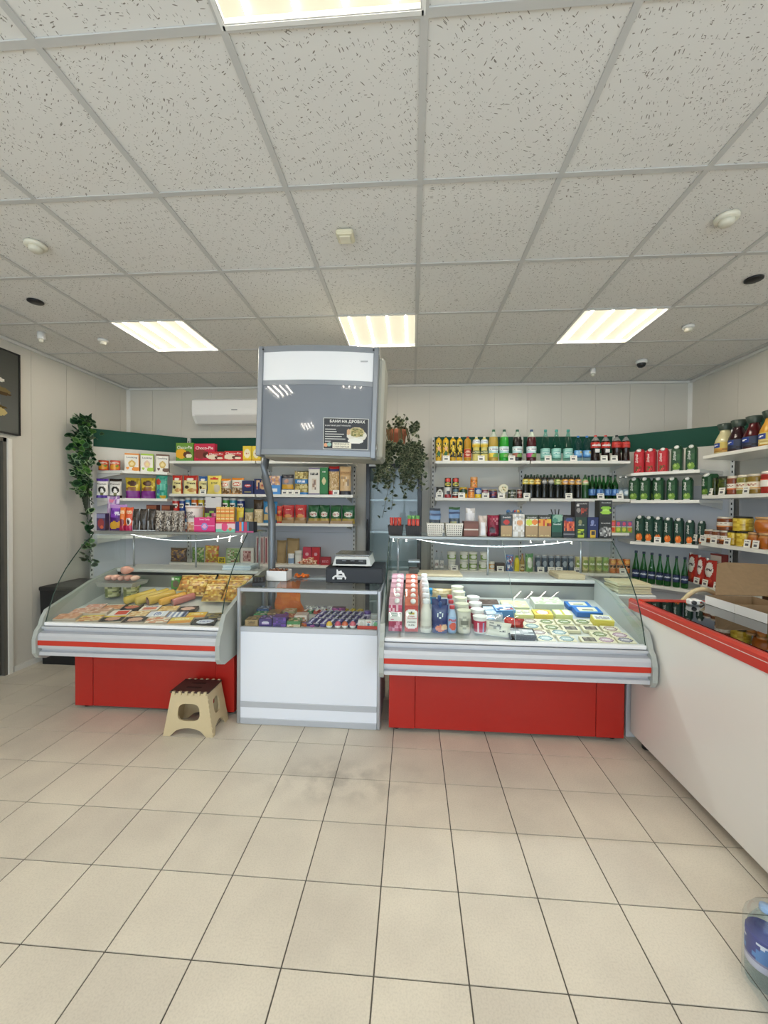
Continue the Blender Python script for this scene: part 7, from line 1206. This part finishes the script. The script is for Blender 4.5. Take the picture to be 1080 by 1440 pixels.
rt = thing('gum_tray', 'red and white tray of gum boxes in the counter corner', 'tray'); p = onc(518, 885); rt.location = (p.x, p.y + .03, CF); b = B(); b.box(-.075, -.04, 0, .075, .04, .004, 'c83a30'); b.box(-.075, -.042, 0, .075, -.040, .026, 'd0402f'); b.ob('tray', PRINT, rt)
for k, (dx, L, lb) in enumerate(((-.048, ['e6e4e0', ('e', .5, .5, .34, .34, 'd0ccc4')], 'white gum box with grey disc'), (.0, ['eceeea', ('e', .5, .45, .2, .2, '5a8ab0'), ('l', .2, .7, .8, .85, 'c85a4a')], 'white gum box with blue badge'), (.048, ['d8e4dc', ('e', .5, .5, .3, .3, '7ac08a'), ('l', .2, .8, .8, .9, '4a6a8a')], 'white gum box with green badge'))):
    o = m_box(.045, .055, .03, L, 'dcdad4', nu=12, nv=14)[0]; o.name = 'gum_box'; o.location = (p.x + dx, p.y + .02, CF + .0045); tag(o, lb + ' in the red tray', 'gum box', 'gum boxes')
o = m_jar(.05, .075, '5a3a86', '6a4a9a', (.2, .7, ['d8d0e0', ('l', .2, .3, .8, .7, '5a3a86')]))[0]; o.name = 'gum_jar'; o.location = (-.315, 2.86, CF); tag(o, 'small purple gum jar in the counter', 'jar')
o = m_jar(.065, .06, 'e4e6e4', 'eceeec', (.2, .6, ['c8d4d8', ('l', .2, .3, .8, .7, '7a9aa8')]))[0]; o.name = 'gum_jar'; o.location = (-.255, 2.83, CF); tag(o, 'small white gum jar in the counter', 'jar')
o = m_box(.10, .05, .05, ['8a3a7a', ('n', 0, 0, 1, 1, ['8a3a7a', '6a3a8a', 'c05a9a', '5a2a6a'], 7)], '6a2a5a')[0]; putc(487, 848, o, 'candy_box', 'box', 'magenta sweet box at the back of the counter', 0, 0, 0)
rr = random.Random(8)
for k in range(4): putc(450 + 8 * k, 848 + rr.uniform(-2, 2), m_bag(.06, .05, .03, ['a8a8a4', ('n', 0, 0, 1, 1, ['b8b8b4', '8a8a88', 'd8d8d4', '7a6a8a'], 6)], None, 'pillow', mt=FOIL, seed=k)[0], 'candy_bag', 'candy bag', 'small silvery sweet bag, %s of four from the left, counter rear' % ORD[k + 1], rr.uniform(-.4, .4), -.9, .016, 'silvery sweet bags')
# orange paper bag
b = B(); rr = random.Random(6)
def cr(u, v):
    w = .20 * (1 - .25 * v * v); a = 2 * PI * u
    return (w / 2 * math.cos(a) * (1 + .12 * math.sin(5 * a + 7 * v)) + .01 * math.sin(13 * v + 4 * a), .055 * math.sin(a) * (1 - .5 * v) * (1 + .2 * math.sin(3 * a + 9 * v)), .24 * v * (1 + .06 * math.sin(4 * a)))
b.grid(lambda u, v: cr(-u, v) if False else cr(u, v), 36, 16, lambda u, v: ['d0702c', 'd87a34', 'c8662a'][int(rnd(4, int(u * 9), int(v * 7)) * 3)]); o = b.ob('orange_bag', MATTE, None, (-.945, 3.008, CF)); tag(o, 'crumpled orange paper bag at the back of the glass counter', 'bag')
b = B(); b.grid(lambda u, v: ((u - .5) * .11, (v - .5) * .08, .004 + .022 * abs(math.sin(5 * u + 3 * v)) * (1 - abs(2 * v - 1)) + .014 * math.sin(9 * u) ** 2), 14, 10, lambda u, v: 'd87434'); b.grid(lambda u, v: ((u - .5) * .11, (v - .5) * .08, .0), 1, 1, 'c0622a', flip=True); o = b.ob('orange_cloth', MATTE, None, (-.845, 3.02, CTOP)); tag(o, 'orange cloth crumpled on the counter beside the white box', 'cloth')
# on the counter
t = thing('paper_box', 'small open white box of walnuts on the counter', 'box', (-.985, 2.90, CTOP)); b = B(); w, d, h = .155, .12, .075
b.box(-w / 2, -d / 2, 0, w / 2, d / 2, .003)
for (a, c, e, g) in ((-w / 2, -d / 2, w / 2, -d / 2 + .003), (-w / 2, d / 2 - .003, w / 2, d / 2), (-w / 2, -d / 2, -w / 2 + .003, d / 2), (w / 2 - .003, -d / 2, w / 2, d / 2)): b.box(a, c, 0, e, g, h)
b.ob('carton', mat('f0f0f2', .5), t)
b = B(); rr = random.Random(4)
for k in range(40): r = rr.uniform(.009, .013); b.lathe([(0, -r), (r * .8, -r * .5), (r, 0), (r * .8, r * .5), (0, r)], 7, rr.choice(['8a5c44', '6a4030', 'a87a5c']), x=rr.uniform(-.062, .062), y=rr.uniform(-.045, .045), z=.062 + rr.uniform(0, .014))
o = b.ob('walnuts', PRINT, None, (-.985, 2.90, CTOP)); o['kind'] = 'stuff'; tag(o, 'heap of brown walnuts filling the small white box', 'nuts'); o['kind'] = 'stuff'
t = thing('card_terminal', 'black card payment terminal lying on the counter corner', 'terminal', (-1.075, 2.735, CTOP)); t.rotation_euler = (0, 0, .35)
b = B(); b.prism([(-.075, 0), (.075, 0), (.075, .045), (.05, .05), (-.075, .022)], -.042, .042, 'x'); b.ob('body', BLACK, t); b = B()
for i in range(3):
    for j in range(4): b.cbox(-.03 + i * .022, -.06 + j * .019, .026 + j * .0045, -.014 + i * .022, -.046 + j * .019, .034 + j * .0045, .002)
b.ob('keypad', mat('3a3c40', .5), t); b = B(); b.add([(-.032, .022, .0448), (.032, .022, .0448), (.032, .05, .0505), (-.032, .05, .0505)], [(0, 1, 2, 3)]); b.ob('screen', mat('5a5f4c', .2), t)
t = thing('cash_drawer', 'black cash drawer with white emblem on the counter', 'cash drawer', (-.405, 2.955, CTOP))
b = B(); b.cbox(-.205, -.16, .006, .205, .16, .118, .004); b.ob('case', mat('171a22', .45, bump=.05, bscale=300), t); b = B(); b.cbox(-.198, -.164, .014, .198, -.16, .110, .0015); b.ob('front', mat('171a22', .4), t)
for sx_ in (-.17, .17):
    for sy_ in (-.13, .13): b = B(); b.lathe([(.01, 0), (.012, .007)], 10); b.ob('foot', BLACK, t, (sx_, sy_, 0))
E_ = lambda u, v: None
b = B(); P1 = [(-.155, .034), (-.06, .034), (-.055, .046), (-.066, .060), (-.072, .078), (-.085, .084), (-.092, .098), (-.112, .090), (-.118, .104), (-.126, .104), (-.126, .066), (-.146, .056), (-.157, .044)]
b.prism(P1, -.1652, -.1641, 'y'); b.ob('emblem', mat('e8e8ea', .5), t)
b = B()
for c_, r_ in ((-.132, .010), (-.076, .010)): b.lathe([(r_, 0), (r_, .0008), (0, .0008)], 16, x=c_)
o = b.ob('emblem_wheels', mat('1b1e26', .5), t, (0, -.1652, .038), (PI / 2, 0, 0))
b = B(); b.prism([(-.115, .062), (-.082, .062), (-.088, .074), (-.108, .072)], -.1658, -.1653, 'y'); b.prism([(-.142, .047), (-.07, .047), (-.07, .050), (-.142, .050)], -.1658, -.1653, 'y'); b.ob('emblem_lines', mat('1b1e26', .5), t)
t = thing('weighing_scale', 'silver electronic scale on top of the black cash drawer', 'scale', (-.425, 2.945, CTOP + .1185))
b = B(); b.prism([(-.14, .010), (.14, .010), (.12, .075), (-.118, .075)], -.135, .135, 'y'); b.ob('body', mat('c9cac6', .35, .2), t); b = B(); b.cbox(-.115, -.139, .022, .105, -.1345, .056, .003); b.ob('display', mat('0f1116', .12), t)
b = B()
for k in range(3): b.box(-.07 + k * .06, -.1398, .044, -.04 + k * .06, -.1392, .048)
b.ob('display_digits', mat('7a8088', .3), t)
b = B(); b.cbox(-.128, -.13, .079, .128, .13, .090, .004); b.ob('platter', mat('9c9d9c', .25, .9), t)
b = B()
for k in range(14): b.cbox(-.108 + k * .0162, -.132, .076, -.098 + k * .0162, -.122, .0795, .001)
b.ob('keys', mat('d8d4d2', .5), t)
for sx_ in (-.11, .11):
    for sy_ in (-.11, .11): b = B(); b.lathe([(.01, 0), (.012, .011)], 10); b.ob('foot', BLACK, t, (sx_, sy_, 0))
# ================================================================== step stool
BE, BR = mat('cbb994', .55, bump=.06, bscale=120), mat('45302b', .5, bump=.25, bscale=150)
t = thing('step_stool', 'beige folding plastic step stool with dark brown top', 'stool', (-1.425, 2.545, 0)); t.rotation_euler = (0, 0, .02)
bw, bd, tw, td, H_ = .165, .108, .118, .092, .285
def side_panel(p0, p1, q1, q0, th, hole, arch):
    """flat panel between bottom corners p0, p1 and top corners q1, q0, with a rounded hand hole and an arched foot"""
    b = B(); P0, P1, Q1, Q0 = map(Vector, (p0, p1, q1, q0)); nn = (P1 - P0).cross(Q0 - P0).normalized() * th
    pos = lambda u, v: (P0.lerp(P1, u)).lerp(Q0.lerp(Q1, u), v)
    M = 40; ins = []; outl = []
    for i in range(M):
        a = 2 * PI * i / M; ca, sa = math.cos(a), math.sin(a); e = .62
        ins.append((.5 + hole[0] * abs(ca) ** e * (1 if ca > 0 else -1), hole[2] + hole[1] * abs(sa) ** e * (1 if sa > 0 else -1)))
        k = 1 / max(abs(ca), abs(sa)); ou, ovv = .5 + .5 * ca * k, .5 + .5 * sa * k
        if ovv < .02 and abs(ou - .5) < arch[0]: ovv = arch[1] * math.sqrt(max(0, 1 - ((ou - .5) / arch[0]) ** 2))
        outl.append((ou, ovv))
    F0 = [pos(*p) for p in outl]; I0 = [pos(*p) for p in ins]; V = F0 + I0 + [p - nn for p in F0] + [p - nn for p in I0]; fs = []
    for i in range(M):
        j = (i + 1) % M; fs += [(i, j, M + j, M + i), (2 * M + j, 2 * M + i, 3 * M + i, 3 * M + j), (j, i, 2 * M + i, 2 * M + j), (M + i, M + j, 3 * M + j, 3 * M + i)]
    b.add([tuple(v) for v in V], fs); return b
for s in (-1, 1):
    b = side_panel((-bw * s, bd * s, 0), (bw * s, bd * s, 0), (tw * s, td * s, H_ - .012), (-tw * s, td * s, H_ - .012), .012, (.26, .20, .56), (.34, .20)) if s > 0 else side_panel((-bw, -bd, 0), (bw, -bd, 0), (tw, -td, H_ - .012), (-tw, -td, H_ - .012), .012, (.26, .20, .56), (.34, .20))
    b.ob('end_panel', BE, t)
    c = [(bw * s, -bd * s, 0), (bw * s, bd * s, 0), (tw * s, td * s, H_ - .012), (tw * s, -td * s, H_ - .012)]; side_panel(*c, .010, (.20, .18, .60), (.36, .24)).ob('side_panel', BE, t)
b = B(); b.cbox(-tw - .012, -td - .004, H_ - .012, tw + .012, td + .004, H_, .004); b.ob('top_panel', BR, t)
for k in range(6):
    for s in (-1, 1): b = B(); x = -tw + .010 + k * .0415; b.cbox(x, s * (td + .004) - .008, H_ - .022, x + .018, s * (td + .004) + .008, H_ + .002, .002); b.ob('hinge_tooth', BE, t)
b = B()
for y in (-.03, .03): b.cbox(-.05, y - .008, H_ - .0008, .05, y + .008, H_ + .0012, .0008)
b.ob('grip_slots', mat('241815', .7), t)
for k in range(8): b = B(); z = .015 + k * .031; r = z / H_; x, y = bw + (tw - bw) * r, bd + (td - bd) * r; b.cbox(x - .008, -y - .003, z, x + .004, -y + .008, z + .012, .002); b.ob('corner_tooth', BE, t)
# ================================================================== black bin, water pack, pizza box, small things
t = thing('storage_crate', 'black plastic crate on the floor behind the left display case', 'crate', (-3.20, 3.66, 0)); b = B(); b.prism([(-.21, 0), (.21, 0), (.235, .68), (-.235, .68)], -.22, .22, 'y'); b.ob('body', mat('17181a', .5), t)
b = B(); b.cbox(-.245, -.23, .68, .245, .23, .72, .01); b.ob('lid', mat('232323', .6, bump=.4, bscale=25), t)
BOX_W, BOX_K = mat('f0efec', .5), mat('8f7658', .8, vary=.25, bscale=40)
t = thing('pizza_box', 'open pizza box with white sides on the freezer glass', 'pizza box', (1.80, 2.135, LIDZ + .0015))
W_, D_, H_ = .27, .425, .05
b = B(); b.box(0, 0, 0, W_, D_, .003, mi=0); b.ob('base', BOX_K, t)
b = B(); b.box(-.003, 0, 0, 0, .20, H_); b.box(-.003, .204, 0, 0, D_, H_); b.ob('front_wall', BOX_W, t); b = B(); b.box(.0002, 0, .003, .0022, D_, H_ - .002); b.ob('inner_wall', BOX_K, t)
b = B(); b.box(0, -.003, 0, W_, 0, H_); b.box(0, D_, 0, W_, D_ + .003, H_); b.box(W_ - .003, 0, 0, W_, D_, H_); b.ob('side_wall', BOX_K, t)
b = B(); b.box(.003, .20, .003, W_ - .004, .204, H_ - .004); b.ob('inner_flap', BOX_K, t)
b = B(); L0, L1 = Vector((.245, .433, .05)), Vector((.27, .70, .205)); n_ = Vector((0, -.0025, .004))
def quad(b, a, bb, c, d, th):
    a, bb, c, d, th = map(Vector, (a, bb, c, d, th)); v = [a, bb, c, d, a + th, bb + th, c + th, d + th]
    b.add([tuple(p) for p in v], [(3, 2, 1, 0), (4, 5, 6, 7), (0, 1, 5, 4), (1, 2, 6, 5), (2, 3, 7, 6), (3, 0, 4, 7)])
quad(b, (.25, .437, .052), (.66, .437, .052), (.66, .64, .215), (.285, .66, .225), (0, .003, -.003)); b.ob('lid', BOX_K, t)
b = B(); quad(b, (.06, .43, .052), (.25, .437, .052), (.285, .66, .225), (.235, .66, .215), (0, .003, -.003)); b.ob('lid_flap', BOX_K, t)
b = B(); quad(b, (.47, .44, .10), (.56, .44, .10), (.56, .55, .20), (.50, .55, .20), (0, -.004, .003)); b.ob('paper_sheet', mat('eceaf0', .5), t)
t = thing('white_plug', 'small white plug with its cable on the freezer glass', 'plug', (1.70, 2.52, LIDZ + .001)); b = B(); b.cbox(-.03, -.022, 0, .03, .022, .036, .008); b.ob('body', WHITE, t); b = B(); b.tube([(.02, 0, .012), (.05, .01, .022), (.085, .03, .006)], .006); b.ob('cable', WHITE, t)
b = B(); b.lathe([(.012, 0), (.012, .012), (0, .012)], 14); b.ob('socket', mat('3a3a3c', .5), t, (-.012, -.0225, .018), (PI / 2, 0, 0))
b = B(); b.tube([(1.68 + .40 * k / 14, 2.70, .722 + .25 * math.sin(PI * k / 14) ** .7) for k in range(15)], .014, 10); o = b.ob('hose', mat('cdbd93', .5)); tag(o, 'pale yellow hose arching behind the freezer end', 'hose')
b = B(); b.cbox(1.64, 2.66, 0, 2.12, 2.74, .705, .006); o = b.ob('plywood_box', mat('9a9a98', .6)); tag(o, 'narrow grey box standing behind the freezer under the hose', 'box')
# shrink-wrapped water bottles
PACKPET = glass_mat('pale_plastic', (.80, .88, .91))
t = thing('water_pack', 'shrink-wrapped pack of blue water bottles on the floor by the freezer', 'water pack', (1.062, 1.36, 0)); t.rotation_euler = (0, 0, 0)
for i in range(2):
    for j in range(3):
        o, d = m_bottle(.093, .245, 'pet', 'b8d4e4', '9ab4d8', (.26, .66, ['2a3a8a', ('e', .5, .45, .4, .35, '4a86c8'), ('l', .1, .7, .9, .88, 'e4e8f4'), ('b', 0, .2, 'c8c8dc'), ('b', .2, .25, '8a8ab0')]), mt=PACKPET); o.parent = t; o.name = 'bottle'; o.location = (.055 + .096 * i, -.05 - .096 * j, .004)
WRAP = glass_mat('shrink_film', (.90, .94, .96), 1.3, .12)
b = B(); rc = .045
def rr_(x0, x1, y0, y1, r, n=6):
    out = []
    for cx_, cy_, a0 in ((x1 - r, y1 - r, 0), (x0 + r, y1 - r, PI / 2), (x0 + r, y0 + r, PI), (x1 - r, y0 + r, 1.5 * PI)): out += [(cx_ + r * math.cos(a0 + PI / 2 * k / n), cy_ + r * math.sin(a0 + PI / 2 * k / n)) for k in range(n + 1)]
    return out
ringz = [(0, 0), (.0, .02), (.0, .19), (-.004, .215), (-.016, .238), (-.04, .252)]; rings = []
for off, z in ringz: rings.append([(x, y, z + .003) for x, y in rr_(.002 - off * 1, .206 + off, -.30 - off * 1, .002 + off, .05)])
m_ = len(rings[0]); V = [p for r in rings for p in r]; fs = [(k * m_ + i, k * m_ + (i + 1) % m_, (k + 1) * m_ + (i + 1) % m_, (k + 1) * m_ + i) for k in range(len(rings) - 1) for i in range(m_)]; fs.append(tuple((len(rings) - 1) * m_ + i for i in range(m_))); b.add(V, fs, sm=True); b.ob('shrink_wrap', WRAP, t)
